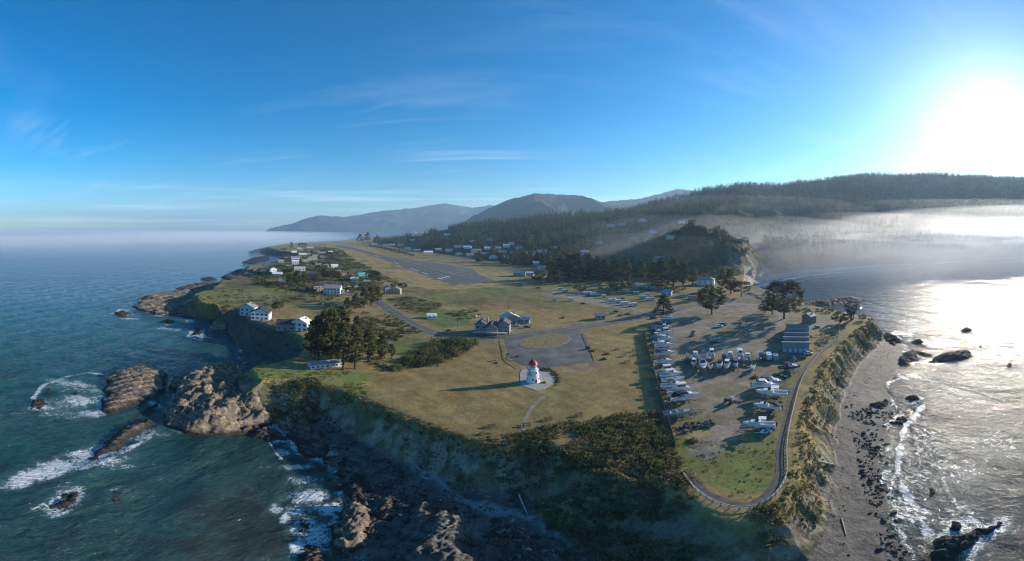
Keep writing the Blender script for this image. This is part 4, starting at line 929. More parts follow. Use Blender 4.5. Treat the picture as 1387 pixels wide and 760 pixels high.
ib = MB(); ib.prism([tuple(p) for p in Pi], ZT - .2, ZT + .17); tag(ib.obj('kerb_island', mat('kerb_stone', (.28, .25, .19), .9)), kind='structure')
Pj = Pi.mean(0) + (Pi - Pi.mean(0)) * .975
jb = MB(); jb.prism([tuple(p) for p in Pj], ZT - .1, ZT + .19); tag(jb.obj('island_grass', mat('dry_lawn', (.205, .16, .07), .95, .5, .5)), kind='structure')
sheet('runway', [(452,334),(476,338),(500,345),(530,355.5),(560,367),(590,377.8),(614,385),(640,384),(671,380.5),(636,376.5),(612,371.5),(575,361),(545,352.5),(500,341),(470,333.6),(458,331.8)], ZT + .05, asph)
sheet('taxiway', [(546,350),(592,356.2),(640,363.8),(649,372),(671,380.4),(636,376.4),(624,373),(600,366),(575,360.2),(561,356.5)], ZT + .045, asph2)
for (a0, a1, a2) in (((593,376.6), (600,378.4), 3.0), ((598,375.2), (605,376.8), 3.), ((603,374), (609,375.4), 3.), ((556,363.4), (568,367.4), 1.6), ((572,369), (580,371.6), 1.6), ((533,355), (541,357.8), 1.6), ((508,346), (515,348.2), 1.6)):
    p_ = np.array(G(*a0)); q_ = np.array(G(*a1)); t_ = (q_ - p_) / np.hypot(*(q_ - p_)); nn = np.array((-t_[1], t_[0])) * a2 / 2
    sheet('runway_marking', np.array([p_ + nn, p_ - nn, q_ - nn, q_ + nn]), ZT + .06, paint, world=True)
strip('footpath', [(738,536),(730,543),(722,551),(714,562),(710,574),(710,586),(712,596)], 1.5, .03, dirt, 1.2, .7)
RAIL = [(905,575),(912,603),(919,627),(930,648),(948,668),(970,681.5),(995,689),(1020,688),(1042,677),(1057,660),(1065,640),(1064.5,610),(1067.5,585),(1074,555),(1082,525),(1092,503),(1108,483),(1125,468),(1134,460),(1137,449)]
RL = smooth_line(RAIL, 1.0); RN = normals(RL)
ctr = poly([(990,560)])[0]
sgn = np.sign(((ctr - RL) * RN).sum(1)).mean()
strip('cliff_path', RL[26::3] + RN[26::3] * sgn * 1.6, 1.7, .04, mat('path_gravel', (.105, .095, .082), .95, .45, .6), 1.5, 1.1, world=True)
strip('dirt_track', [(735,391),(770,398.5),(805,406),(838,413.5),(862,420),(884,425)], 5.5, .03, dirt, 3, 2.5)
strip('dirt_track', [(722,383),(760,386),(810,389),(860,393),(900,399),(940,408)], 6, .025, mat('grey_track', (.15, .135, .11), .95, .35, .3), 3, 2.5)
strip('dirt_track', [(905,424),(950,418),(1000,412),(1040,416),(1062,428),(1050,442)], 8, .02, mat('pale_gravel', (.215, .195, .165), .95, .3, .3), 3, 4)
# concrete pad of the lighthouse
Lx, Ly = G(722, 517)
Lx, Ly = float(Lx), float(Ly)
padpts = [(704,506),(705,522),(727,529.5),(738,527),(751,518),(752,508),(745,501.5),(728,499.5),(708,500)]
pm = mat('pale_concrete', (.34, .32, .29), .9, .2, .5)
pb_ = MB(); pb_.prism([tuple(p) for p in poly(padpts)], ZT - .2, ZT + .12); tag(pb_.obj('concrete_pad', pm), kind='structure')

# broken stone littering the beaches, far too many to count
_ico = bmesh.new(); bmesh.ops.create_icosphere(_ico, subdivisions=1, radius=1); _iv = np.array([v.co[:] for v in _ico.verts]); _if = np.array([[v.index for v in f.verts] for f in _ico.faces]); _ico.free()
def rubble(name, label, areas, seed):
    rs = np.random.RandomState(seed); VV, FF, CC, n0 = [], [], [], 0
    for pts, n, rmin, rmax, cols_, th in areas:
        Pb = poly(pts, 1); lo, hi = Pb.min(0), Pb.max(0); x = rs.uniform(lo[0], hi[0], n * 6); y = rs.uniform(lo[1], hi[1], n * 6)
        k = (sdist(x, y, Pb) > 0) & (fbm(x / 6, y / 6, seed, 3) > th); x, y = x[k][:n], y[k][:n]; z = heights(x, y); m_ = len(x)
        r_ = rmin + (rmax - rmin) * rs.rand(m_) ** 3
        V = _iv[None] * rs.uniform(.65, 1.25, (m_, len(_iv), 1)) * (r_[:, None, None] * rs.uniform(.6, 1.3, (m_, 1, 3)) * np.array([1, 1, .7]))
        V = V + np.stack([x, y, np.maximum(z, -.2) + r_ * .15], 1)[:, None]
        VV.append(V.reshape(-1, 3)); FF.append((_if[None] + (np.arange(m_) * len(_iv))[:, None, None]).reshape(-1, 3) + n0); n0 += m_ * len(_iv)
        CC.append(np.repeat(np.array(cols_)[rs.randint(0, len(cols_), m_)] * rs.uniform(.6, 1.3, (m_, 1)), len(_iv), 0))
    return tag(link(name, mesh_np(name, np.vstack(VV), np.vstack(FF), vcol_mat('stone', bump=.6, bdist=.1, bscale=3), np.vstack(CC))), label, 'rubble', kind='stuff')
_d, _b, _g, _p = (.055, .048, .042), (.12, .095, .07), (.10, .094, .085), (.22, .20, .175)
rubble('beach_rubble', 'broken dark stone littering the front beach below the bluff', [
    ([(375,575),(430,560),(520,620),(600,680),(700,720),(760,765),(450,775),(455,690),(430,610)], 3800, .16, .85, [_d, _d, _b, _g], .40),
    ([(540,612),(600,640),(660,676),(740,712),(780,760),(740,770),(660,720),(600,680)], 1100, .14, .6, [_p, _g, _b], .42),
    ([(290,455),(330,440),(410,470),(398,488),(335,498)], 700, .2, .7, [_d, _g], .42)], 31)
rubble('shore_rubble', 'dark weedy stones along the wet edge of the east beach', [
    ([(1150,560),(1210,535),(1212,560),(1195,600),(1192,650),(1215,710),(1260,770),(1205,770),(1180,700),(1165,640)], 2200, .08, .62, [_d, _b, _g, _b], .46),
    ([(1120,600),(1160,540),(1195,500),(1215,470),(1200,460),(1150,530),(1115,620),(1118,740),(1150,760),(1150,640)], 900, .1, .4, [_g, _d, _p], .48)], 33)
# ================================================================== foliage
leafm = vcol_mat('leaves', rough=.8, scales=((.5, .25),), bump=0, spec=.15)
_t = NT(leafm); _p = _t.n['Principled BSDF']; _tr = _t.new('ShaderNodeBsdfTranslucent'); _mx = _t.new('ShaderNodeMixShader'); _mx.inputs[0].default_value = .38
_src = _p.inputs['Base Color'].links[0].from_socket; _t.link(_src, _tr.inputs[0]); _t.link(_p.outputs[0], _mx.inputs[1]); _t.link(_tr.outputs[0], _mx.inputs[2]); _t.link(_mx.outputs[0], _t.n['Material Output'].inputs['Surface'])
barkm = mat('bark', (.085, .066, .05), .95, .35, 2., bump=.5, bscale=6)
def cards(C0, size, rs, flat=.0):
    """one small four-cornered leaf spray per centre, turned every way"""
    n = len(C0)
    a = rs.normal(size=(n, 3)); a[:, 2] *= 1 - flat; a /= np.linalg.norm(a, axis=1)[:, None]
    b_ = rs.normal(size=(n, 3)); b_[:, 2] *= 1 - flat; b_ -= (b_ * a).sum(1)[:, None] * a; b_ /= np.linalg.norm(b_, axis=1)[:, None] + 1e-9
    s_ = (np.asarray(size) * (.6 + .8 * rs.rand(n)))[:, None]
    a = a * s_; b_ = b_ * s_ * (.5 + .4 * rs.rand(n))[:, None]
    V = np.stack([C0 - a, C0 - b_ * .9 + a * .15, C0 + a, C0 + b_ - a * .1], 1).reshape(-1, 3)
    return V, np.arange(4 * n).reshape(-1, 4)
def bush_cloud(pos, rad, hgt, ncard, size, col, rs, cvar=.25):
    """pos (M,3), leafy mounds standing on the ground; colours (M,3)"""
    M = len(pos)
    d = rs.normal(size=(M, ncard, 3)); d[..., 2] = np.abs(d[..., 2]); d /= np.linalg.norm(d, axis=-1)[..., None]
    lump = 1 + .3 * np.sin(d[..., 0] * 5 + pos[:, None, 0] * 3) * np.sin(d[..., 1] * 4 + pos[:, None, 1] * 2)
    r_ = (.55 + .45 * rs.rand(M, ncard) ** .6) * lump
    Cc = pos[:, None, :] + d * r_[..., None] * np.stack([rad, rad, hgt], -1)[:, None, :]
    V, Fq = cards(Cc.reshape(-1, 3), np.repeat(size, ncard), rs)
    c_ = np.repeat(col, ncard, 0) * (1 - cvar + 2 * cvar * rs.rand(M * ncard))[:, None]
    return V, Fq, np.repeat(c_, 4, 0)
def tree_mesh(kind, seed, ncl, nc, size, spread=.085):
    """a tree one unit tall: trunk with limbs, and a crown of leaf sprays in uneven clumps"""
    rs = np.random.RandomState(seed); tb = MB()
    lean = rs.uniform(-.05, .05, 2)
    prof = {'cypress': lambda t: .235 * np.minimum(1, (t + .05) * 2.6) ** .7 * (1.02 - t) ** .72, 'conifer': lambda t: .21 * (1.03 - t) ** .85 + .015, 'round': lambda t: .40 * np.sqrt(np.clip(1 - (2 * t - 1) ** 2, 0, 1)) + .03,
            'umbrella': lambda t: .62 * np.clip(t, 0.05, 1) ** .8 * (1.08 - t) ** .28, 'gum': lambda t: .38 * np.sqrt(np.clip(1 - (2 * t - 1.05) ** 2, 0.02, 1))}[kind]
    t0 = {'cypress': .17, 'conifer': .10, 'round': .28, 'umbrella': .30, 'gum': .20}[kind]
    def axis(t): return np.array([lean[0] * t, lean[1] * t, t])
    r0 = {'cypress': .026, 'conifer': .017, 'round': .03, 'umbrella': .03, 'gum': .026}[kind]
    ns = 6
    if kind == 'umbrella':
        for _ in range(5):
            a_ = rs.uniform(0, 6.28); e_ = np.array([.3 * cos(a_), .3 * sin(a_), .75 + .1 * rs.rand()])
            m_ = e_ * np.array([.35, .35, .45]); tb.tube((0.05 * cos(a_), .05 * sin(a_), -.03), m_, .028, .02, 6); tb.tube(m_, e_, .02, .007, 6)
    else:
        for k in range(ns):
            ta, tb2 = k / ns * .93, (k + 1) / ns * .93
            tb.tube(axis(ta) - (0, 0, .04 * (k == 0)), axis(tb2), r0 * (1 - ta * .92), r0 * (1 - tb2 * .92), 7)
    cs, rad = [], []
    for k in range(ncl):
        t = rs.rand() ** (.9 if kind != 'conifer' else 1.15); w = prof(np.array(t)) * (.55 + .55 * rs.rand() ** .5)
        a_ = rs.uniform(0, 6.28) if kind != 'conifer' else k * 2.4 + rs.uniform(-.4, .4)
        z = t0 + (1 - t0) * t * .97
        p = axis(z) + np.array([w * cos(a_), w * sin(a_), -.25 * w if kind == 'conifer' else rs.uniform(-.02, .02)])
        cs.append(p); rad.append(spread * (.55 + .75 * rs.rand()) * (1.1 - .5 * t if kind == 'conifer' else 1))
        if k % 3 == 0 and kind != 'umbrella': tb.tube(axis(max(z - w * .5, t0 * .6)), p, r0 * .32 * (1.1 - t), r0 * .1, 5)
    cs = np.array(cs); rad = np.array(rad)
    d = rs.normal(size=(ncl, nc, 3)); d /= np.linalg.norm(d, axis=-1)[..., None]; d *= rs.rand(ncl, nc, 1) ** .45
    d[..., 2] *= {'conifer': .42, 'cypress': .5}.get(kind, .66)
    Cc = cs[:, None] + d * rad[:, None, None]
    V, Fq = cards(Cc.reshape(-1, 3), np.full(ncl * nc, size), rs, .25)
    base = {'cypress': (.102, .112, .040), 'conifer': (.066, .084, .038), 'round': (.078, .088, .034), 'umbrella': (.058, .068, .032), 'gum': (.088, .092, .044)}[kind]
    clc = (.5 + 1.0 * rs.rand(ncl, 1, 1)) * (1 + rs.uniform(-.12, .12, (ncl, 1, 3))) * (.8 + .4 * rs.rand(ncl, nc, 1)) * np.array(base)
    crown = mesh_np('crown', V, Fq, leafm, np.repeat(clc.reshape(-1, 3), 4, 0))
    return tb.mesh('trunk', barkm, True), crown
HI = {k: [tree_mesh(k, 500 + 7 * i + j, n, nc, sz, sp) for j in range(q_)] for i, (k, n, nc, sz, sp, q_) in enumerate([('cypress', 105, 44, .0165, .066, 5), ('umbrella', 80, 46, .020, .08, 1), ('gum', 150, 60, .0165, .075, 2), ('round', 60, 46, .028, .10, 2), ('conifer', 90, 26, .024, .075, 2)])}
LO = {k: [tree_mesh(k, 600 + 7 * i + j, n, nc, sz, sp) for j in range(q_)] for i, (k, n, nc, sz, sp, q_) in enumerate([('conifer', 34, 11, .05, .085, 3), ('round', 26, 12, .06, .12, 2), ('cypress', 34, 12, .05, .10, 2)])}
def tree(lib, kind, x, y, z, h, w, label, cat='tree', group=None, name=None, v=None):
    tr, cr = lib[kind][rnd.randrange(len(lib[kind])) if v is None else v % len(lib[kind])]
    o = thing(name or kind + '_tree', label, cat, (x, y, z - .1), rnd.uniform(0, 6.28), group, (h * w, h * w, h))
    link('trunk', tr, o); link('crown', cr, o)
    return o
def ptree(lib, kind, px, base, top, label, w=1., group=None, name=None, v=None):
    x, y, z = ground(px, base)
    sl = math.sqrt(x * x + y * y + (CZ - z) ** 2)
    return tree(lib, kind, x, y, z, (base - top) / F * sl * 1.0, w, label, 'tree', group, name, v)
grove = 'cypresses of the dark grove by the long white building'
for a in [(432,490,417,1.,'tall dark cypress at the left end of the grove, behind the long white building'),(450,492,408,1.1,'tallest broad cypress of the dark grove, rising over the middle of the white building'),(465,501,424,.95,'cypress standing in front of the middle of the white building'),
          (481,500,432,1.0,'cypress with a bare lower trunk in front of the right end of the white building'),(500,490,434,1.15,'medium cypress with spreading limbs in the seaward edge of the grove'),(517,487,441,1.2,'low spreading cypress near the right end of the grove'),(531,485,455,1.3,'smallest bushy cypress at the right tip of the grove'),
          (442,474,410,1.05,'cypress standing in the second row behind the left end of the grove'),(461,470,404,1.1,'high crowned cypress in the middle of the second row of the grove'),(484,472,418,1.1,'dark cypress deep in the grove toward the road'),(421,482,432,1.2,'bushy cypress beside the white roofed house west of the grove'),(505,474,440,1.2,'rounded cypress of the grove facing the meadow'),
          (425,468,424,1.2,'short dark cypress hugging the grey roofed annex'),(470,482,428,1.2,'dense low cypress filling the middle of the grove')]:
    ptree(HI, 'cypress', a[0], a[1], a[2] + 9, a[4], a[3], grove)
back = 'trees of the small grove at the road bend'
for a in [(470,420,402,1.5,'leftmost bushy tree of the small grove at the road bend'),(482,419,396,1.5,'second tree from the left of the small grove at the road bend'),(493,417,390,1.4,'middle tree of the small grove at the road bend'),(503,414,386,1.4,'tallest tree of the small grove at the road bend'),(511,411,388,1.3,'tree of the small grove standing closest to the asphalt road')]:
    ptree(HI, 'cypress', a[0], a[1], a[2], a[4], a[3], back)
ptree(HI, 'gum', 964, 426, 386, 'big tall tree with a bare trunk alone on the gravel yard, casting a long shadow', 1.15, v=0)
ptree(HI, 'gum', 1062, 432, 379, 'largest tree of the yard, broad and loose crowned, beside the striped roofs', 1.15, v=1)
ptree(HI, 'umbrella', 1154, 433, 409, 'wind shaped flat topped cypress alone on the headland cliff', 1.1)
ptree(HI, 'conifer', 899, 423, 396, 'dark conical tree at the head of the boat row by the road', 1.9, v=0)
ptree(HI, 'cypress', 990, 398, 364, 'dense dark tree at the foot of the knoll behind the gravel yard', 1.4)
ptree(HI, 'round', 1004, 402, 380, 'rounded tree at the seaward foot of the knoll', 1.3)
ptree(HI, 'cypress', 978, 392, 362, 'dark tree right of the white house under the knoll', 1.3)
ptree(HI, 'round', 1046, 426, 404, 'low grey green bush at the left foot of the largest yard tree', 1.4, name='bushy_tree')
ptree(HI, 'round', 1036, 424, 411, 'small bush on the left edge of the yard trees', 1.6, name='bushy_tree')
ptree(HI, 'round', 1138, 438, 424, 'dark thicket tree just left of the flat topped cypress', 1.9, name='bushy_tree')
ptree(HI, 'round', 1168, 434, 426, 'small bush at the very tip of the headland beside the flat topped cypress', 1.6, name='bushy_tree')
camp = 'trees around the camp ground'
for a in [('round',728,384,367,1.2,'round topped single tree on the left of the camp ground track'),('cypress',744,384,368,1.5,'tree standing right of the round topped tree by the track'),('cypress',757,385,366,1.4,'third tree along the camp ground track with a bare stem'),('round',835,396,383,1.5,'dark round tree in the middle of the camp ground'),('round',786,396,385,1.8,'squat dark tree between the trailers of the camp ground'),('round',783,386,378,1.6,'small bush tree behind the squat dark tree'),
          ('cypress',748,377,352,1.3,'leftmost tall tree of the dark belt behind the camp ground'),('conifer',759,378,346,1.7,'pointed tree second from the left in the belt behind the camp ground'),('cypress',771,377,344,1.3,'broad tall tree in the belt behind the camp ground'),('conifer',783,377,342,1.7,'pointed tree in the middle of the belt behind the camp ground'),('cypress',796,378,343,1.3,'tallest broad tree in the belt behind the camp ground'),('conifer',808,378,346,1.7,'pointed tree right of the tallest in the belt behind the camp ground'),('cypress',821,378,350,1.3,'medium tree toward the right of the belt behind the camp ground'),('conifer',836,378,348,1.7,'pointed tree at the right of the belt behind the camp ground'),('cypress',850,380,352,1.4,'rightmost tree of the belt behind the camp ground'),
          ('cypress',868,381,352,1.4,'dark tree behind the blue trailers of the camp ground'),('cypress',884,384,350,1.4,'tall dark tree behind the right end of the camp ground'),('conifer',897,386,348,1.8,'pointed dark tree above the blue roofed cabin'),('cypress',912,388,348,1.4,'dark tree at the left foot of the knoll'),('cypress',925,388,354,1.4,'dark tree left of the white house under the knoll'),('cypress',938,386,362,1.5,'dark tree touching the white house under the knoll')]:
    ptree(HI, a[0], a[1], a[2], a[3], a[5], a[4], camp)
vil = 'trees among the seaside houses'
for a in [('cypress',402,388,366,1.6,'dark tree mass right of the orange house by the sea'),('cypress',392,386,370,1.7,'dark tree left of that mass near the low white roof'),('cypress',413,384,368,1.6,'dark tree below the white two storey house'),('round',430,367,353,1.6,'rounded tree right of the two storey house'),('cypress',440,378,362,1.6,'dark tree in the middle of the seaside village'),('round',450,380,366,1.5,'bushy tree above the white gabled house'),('cypress',460,379,367,1.5,'tree right of the bushy tree in the village'),('round',505,381,366,1.5,'rounded tree right of the turquoise roofed house'),('cypress',513,383,368,1.4,'dark tree beside the rounded one near the turquoise roof'),('round',546,392,383,1.5,'small tree behind the grey twin houses'),('round',533,391,384,1.2,'small tree between the grey twin houses'),
          ('cypress',394,336,328,1.7,'dark tree at the far tip of the seaside village'),('round',410,337,329,1.7,'tree beside the farthest white roofs of the village'),('round',445,350,341,1.7,'tree beside the airfield edge of the village'),('round',455,348,341,1.6,'low tree on the village edge of the airfield'),('round',378,421,408,1.1,'scrubby tree right of the shade blue house on the cove'),('round',372,420,411,1.2,'small bush tree touching the shade blue house on the cove'),
          ('conifer',488,327,317,2.2,'lone dark tree at the far end of the runway'),('cypress',498,327,315,1.8,'larger dark tree at the far end of the runway'),('cypress',512,329,319,1.8,'dark tree over the far white houses past the runway'),('round',475,400,388,1.3,'dark tree right of the village car park'),('round',425,406,396,1.4,'low tree in the meadow left of the tan house')]:
    ptree(HI if a[2] > 376 else LO, a[0], a[1], a[2], a[3], a[5], a[4], vil)

# ---- wooded hillside: the nearest trees one by one, the rest as one mass
HOUSE_PX = []      # filled below by the hillside houses, kept clear of trees
def forest_points(n, seed):
    rs = np.random.RandomState(seed)
    px = rs.uniform(506, 1470, n * 3); d0 = np.interp(px, NEAR[:, 0], NEAR[:, 1]); d1 = np.interp(px, NEAR[:, 0], NEAR[:, 2])
    lo = d0 - np.where(px < 1010, 60, -26)
    D = np.sqrt(rs.uniform(0, 1, n * 3) * ((d1 + 180) ** 2 - lo ** 2) + lo ** 2)
    # even cover by area: weight by the ring's width
    wgt = ((d1 + 180) ** 2 - lo ** 2); ok = rs.rand(n * 3) < wgt / wgt.max()
    px, D = px[ok][:n], D[ok][:n]
    return px, D
fpx, fD = forest_points(21000, 77)
fa = (fpx - CX) / F; fx = fD * np.sin(fa); fy = fD * np.cos(fa)
open_ = fbm(fx / 70, fy / 70, 131, 4)
clear = (open_ > .675) | ((fD < np.interp(fpx, NEAR[:, 0], NEAR[:, 1]) + 60) & (fbm(fx / 45, fy / 45, 132, 3) > .56)) | ((fpx > 1040) & (fD < np.interp(fpx, NEAR[:, 0], NEAR[:, 1]) + 90) & (fbm(fx / 60, fy / 60, 133, 3) > .42))
hx = fx; fz = heights(fx, fy)
frow = HY - np.arctan2(fz - CZ, fD) * F
for (hpx, hpy, hw_) in HILL_HOUSES_CLEAR:
    clear |= (np.abs(fpx - hpx) < hw_) & (frow > hpy - 1) & (frow < hpy + 7)
_kn = np.zeros(fx.shape)
for kx, ky, hgt, rad in KN: _kn = np.maximum(_kn, hgt * np.exp(-(np.hypot(fx - kx, fy - ky) / rad) ** 2 * 1.1))
okf = ~clear & (fz > 4) & (_kn < 5)
fpx, fD, fx, fy, fz, frow = [a[okf] for a in (fpx, fD, fx, fy, fz, frow)]
# trees and scrub on the knoll
kp = []
for kx, ky, hgt, rad in KN:
    n = int(rad * 2.0)
    r_ = rad * 1.5 * np.sqrt(RS.rand(n)); a_ = RS.uniform(0, 6.28, n); kp.append(np.stack([kx + r_ * np.cos(a_), ky + r_ * np.sin(a_)], 1))
kp = np.vstack(kp); kz = heights(kp[:, 0], kp[:, 1]); kpx = np.arctan2(kp[:, 0], kp[:, 1]) * F + CX
krow = HY - np.arctan2(kz - CZ, np.hypot(*kp.T)) * F
kk = (kz > 16) & ~((kpx > 955) & (RS.rand(len(kp)) > .38) & (kz < 70)) & ~((np.abs(kpx - 956) < 20) & (krow > 360) & (krow < 392))
kp, kz, kpx = kp[kk], kz[kk], kpx[kk]
order = np.argsort(fD)
NIND = 190
def zone(px):
    return ('below the knoll' if px > 880 else 'above the camp ground' if px > 740 else 'behind the houses across the airfield' if px > 600 else 'past the far end of the runway')
ind = order[:NIND]
for i in ind:
    kd = 'conifer' if RS.rand() < .6 else 'cypress'
    tree(LO, kd, fx[i], fy[i], fz[i], RS.uniform(15, 25), 1.25 if kd == 'conifer' else 1.1, ('pointed dark conifer low on the wooded hillside ' if kd == 'conifer' else 'broad dark evergreen low on the wooded hillside ') + zone(fpx[i]), 'tree', 'trees at the lower edge of the wooded hillside', 'hillside_tree')
for i in range(len(kp)):
    kd = 'round' if RS.rand() < .6 else 'cypress'
    tree(LO, kd, kp[i, 0], kp[i, 1], kz[i], RS.uniform(5, 11), 1.4, 'rounded scrubby tree on the steep knoll above the beach' if kd == 'round' else 'upright evergreen on the steep knoll above the beach', 'tree', 'trees on the knoll', 'knoll_tree') if i % 2 == 0 else None
rest = order[NIND:]
def forest_mesh(x, y, z, seed, hmin, hmax):
    rs = np.random.RandomState(seed); n = len(x)
    nc = 26
    t = (np.arange(nc)[None, :] + rs.rand(n, nc)) / nc
    con = (rs.rand(n) < .6)[:, None]
    w = np.where(con, .20 * (1.05 - t) ** .9 + .02, .34 * np.sqrt(np.clip(1 - (2 * t - .95) ** 2, .02, 1)))
    h = rs.uniform(hmin, hmax, n) * (.8 + .4 * fbm(x / 120, y / 120, 161, 3)); h = np.where(con[:, 0], h * 1.12, h * .85)
    a_ = np.arange(nc)[None, :] * 2.4 + rs.uniform(0, 6.28, (n, 1)); r_ = w * (.55 + .5 * rs.rand(n, nc))
    Cc = np.stack([x[:, None] + r_ * h[:, None] * np.cos(a_), y[:, None] + r_ * h[:, None] * np.sin(a_), z[:, None] + h[:, None] * (.1 + .88 * t)], -1)
    V, Fq = cards(Cc.reshape(-1, 3), (h[:, None] * (.085 * (1.25 - .6 * t))).ravel(), rs, .3)
    colb = np.where(con[..., None], np.array((.058, .076, .040)), np.array((.078, .088, .036)))
    c_ = colb * (.5 + 1.0 * rs.rand(n, 1, 1)) * (.8 + .4 * rs.rand(n, nc, 1))
    c_ = c_ * (1 + .5 * (fbm(x / 90, y / 90, 171, 3) - .5))[:, None, None]
    return V, Fq, np.repeat(c_.reshape(-1, 3), 4, 0)
V, Fq, c_ = forest_mesh(fx[rest], fy[rest], fz[rest], 5, 14, 25)
tag(link('forest', mesh_np('forest', V, Fq, leafm, c_)), 'dense dark forest covering the hillside up to the skyline', 'forest', kind='stuff')

# ---- scrub, hedges and rank grass
def scatter(pts, dens, seed, zmin=.5, z=ZT, cond=None):
    rs = np.random.RandomState(seed); Pw = poly(pts, z); lo, hi = Pw.min(0), Pw.max(0)
    n = int(np.prod(hi - lo) * dens); x = rs.uniform(lo[0], hi[0], n); y = rs.uniform(lo[1], hi[1], n)
    k = sdist(x, y, Pw) > 0; x, y = x[k], y[k]
    zz, w_, p_, pn, hm, kn_, px_, d_, cw_ = heights(x, y, True)
    k = zz > zmin
    if cond is not None: k &= cond(x, y, zz, p_, w_, px_, rs)
    return x[k], y[k], zz[k]
GRN = np.array((.105, .118, .038)); OLV = np.array((.14, .128, .052)); TANG = np.array((.215, .165, .075)); DKG = np.array((.070, .084, .032)); RUST = np.array((.18, .105, .05)); LIM = np.array((.135, .145, .042))
def scrub(name, label, cat, areas, seed):
    VV, FF, CC = [], [], []; n0 = 0
    for j, (pts, dens, rad, hgt, nc, size, cols_, z, cond) in enumerate(areas):
        x, y, zz = scatter(pts, dens, seed + j, z=z, cond=cond); rs = np.random.RandomState(seed + 50 + j)
        if not len(x): continue
        k = .45 + 1.15 * rs.rand(len(x)) ** 1.8; sel = fbm(x / 7, y / 7, seed + j, 3) + rs.normal(0, .09, len(x))
        edges = np.linspace(.36, .64, len(cols_) + 1)[1:-1]; ci = np.searchsorted(edges, sel)
        cc = np.array(cols_)[ci] * rs.uniform(.75, 1.3, (len(x), 1))
        V, Fq, c_ = bush_cloud(np.stack([x, y, zz - .1], 1), rad * k, hgt * k * rs.uniform(.7, 1.3, len(x)), nc, size * (.7 + .5 * k), cc, rs)
        VV.append(V); FF.append(Fq + n0); CC.append(c_); n0 += len(V)
    return tag(link(name, mesh_np(name, np.vstack(VV), np.vstack(FF), leafm, np.vstack(CC))), label, cat, kind='stuff')
patch = lambda s_, t_, sd: (lambda x, y, z, p, w, px, rs: fbm(x / s_, y / s_, sd, 3) > t_)
def slope_cond(x, y, z, p, w, px, rs): return (fbm(x / 9, y / 9, 461, 3) > np.where(p > 0, .40, np.where(z < 10, .37, .36))) & (w > 3)
FRONT = [(704,604),(740,590),(790,582),(850,572),(893,572),(905,590),(912,612),(925,642),(950,674),(985,697),(1020,705),(1050,690),(1062,720),(1000,760),(880,780),(780,760),(740,700),(715,650)]
scrub('coastal_scrub', 'green and tan coastal scrub clothing the slope between the lawn and the front beach', 'scrub', [
    (FRONT, .85, 1.15, 1.15, 38, .20, [OLV, GRN, DKG, GRN, OLV, TANG], 10, slope_cond),
    ([(790,584),(850,573),(893,573),(904,600),(905,640),(850,625),(810,605)], .45, 1.5, 1.5, 60, .23, [GRN, DKG, GRN, LIM], ZT, None),
    ([(756,618),(790,628),(838,665),(830,672),(790,648),(760,632)], 1.6, .55, .6, 22, .2, [TANG, RUST, TANG], 9, None),
    ([(650,600),(720,600),(716,650),(690,640),(650,620)], .7, .8, .7, 24, .2, [TANG, OLV, GRN, DKG, RUST], 10, lambda x, y, z, p, w, px, rs: rs.rand(len(x)) > .3)], 700)
scrub('cliff_scrub', 'patches of low green scrub clinging to the shaded west cliff', 'scrub', [
    ([(440,530),(500,545),(580,578),(650,604),(700,612),(712,660),(660,665),(600,640),(540,600),(470,560)], .5, .9, .7, 26, .2, [GRN, DKG, DKG, OLV], 8, lambda x, y, z, p, w, px, rs: (p < 0) & (w > 9) & (fbm(x / 8, y / 8, 471, 3) > np.where(px > 570, .42, .6))),
    ([(335,500),(470,502),(500,512),(496,540),(430,530),(400,520),(345,516)], .42, .7, .45, 18, .18, [LIM, GRN, LIM, TANG], ZT, patch(7, .47, 472)),
    ([(366,530),(430,525),(436,548),(400,556),(370,548)], .9, 1., .9, 30, .2, [GRN, LIM, DKG], 9, None)], 720)
scrub('cliff_grass', 'tufted green and yellow growth down the face of the east cliff', 'scrub', [
    ([(1060,690),(1072,640),(1085,580),(1098,530),(1118,490),(1150,455),(1185,432),(1200,445),(1180,470),(1150,510),(1130,560),(1122,620),(1118,690),(1120,770),(1060,770)], 1.25, .6, .65, 24, .17, [OLV, LIM, GRN, TANG, OLV], 9, lambda x, y, z, p, w, px, rs: (p < 3.2) & (w > 7) & (z > 4) & (fbm(x / 5, y / 5, 481, 3) > .47) ),
    ([(1040,690),(1066,660),(1075,600),(1085,550),(1105,500),(1140,462),(1165,445),(1185,440),(1130,500),(1105,560),(1095,640),(1075,690)], .8, .5, .45, 18, .16, [LIM, TANG, OLV, TANG], ZT, lambda x, y, z, p, w, px, rs: (p < 4.5) & (ldist(x, y, RL) > 1.0) & (rs.rand(len(x)) > .3))], 740)
scrub('rim_grass', 'dry tan grass fringing the edge of the bluff', 'grass', [
    ([(430,515),(500,538),(560,562),(640,590),(715,592),(740,585),(760,600),(715,612),(650,612),(560,580),(500,556),(430,532)], 1.5, .45, .45, 16, .16, [TANG, TANG, RUST, OLV], ZT, lambda x, y, z, p, w, px, rs: (p < 2.4) & (p > -2.5)),
    ([(905,590),(1000,600),(1064,590),(1064,640),(1040,668),(1000,680),(950,660),(918,620)], .28, .55, .25, 14, .15, [OLV, LIM, GRN, OLV], ZT, lambda x, y, z, p, w, px, rs: ldist(x, y, RL) > 3.2),
    ([(873,456),(890,520),(912,600),(926,620),(912,560),(892,490),(880,452)], .35, .5, .35, 14, .15, [OLV, TANG, LIM], ZT, None)], 760)
scrub('roadside_hedge', 'thick dark green hedge of scrub along the field below the bending road', 'hedge', [
    ([(548,499),(543,490),(562,478),(585,466),(612,459),(650,461),(640,470),(612,486),(585,496)], .32, 2.0, 2.1, 90, .26, [DKG, GRN, DKG, OLV], ZT, None)], 780)
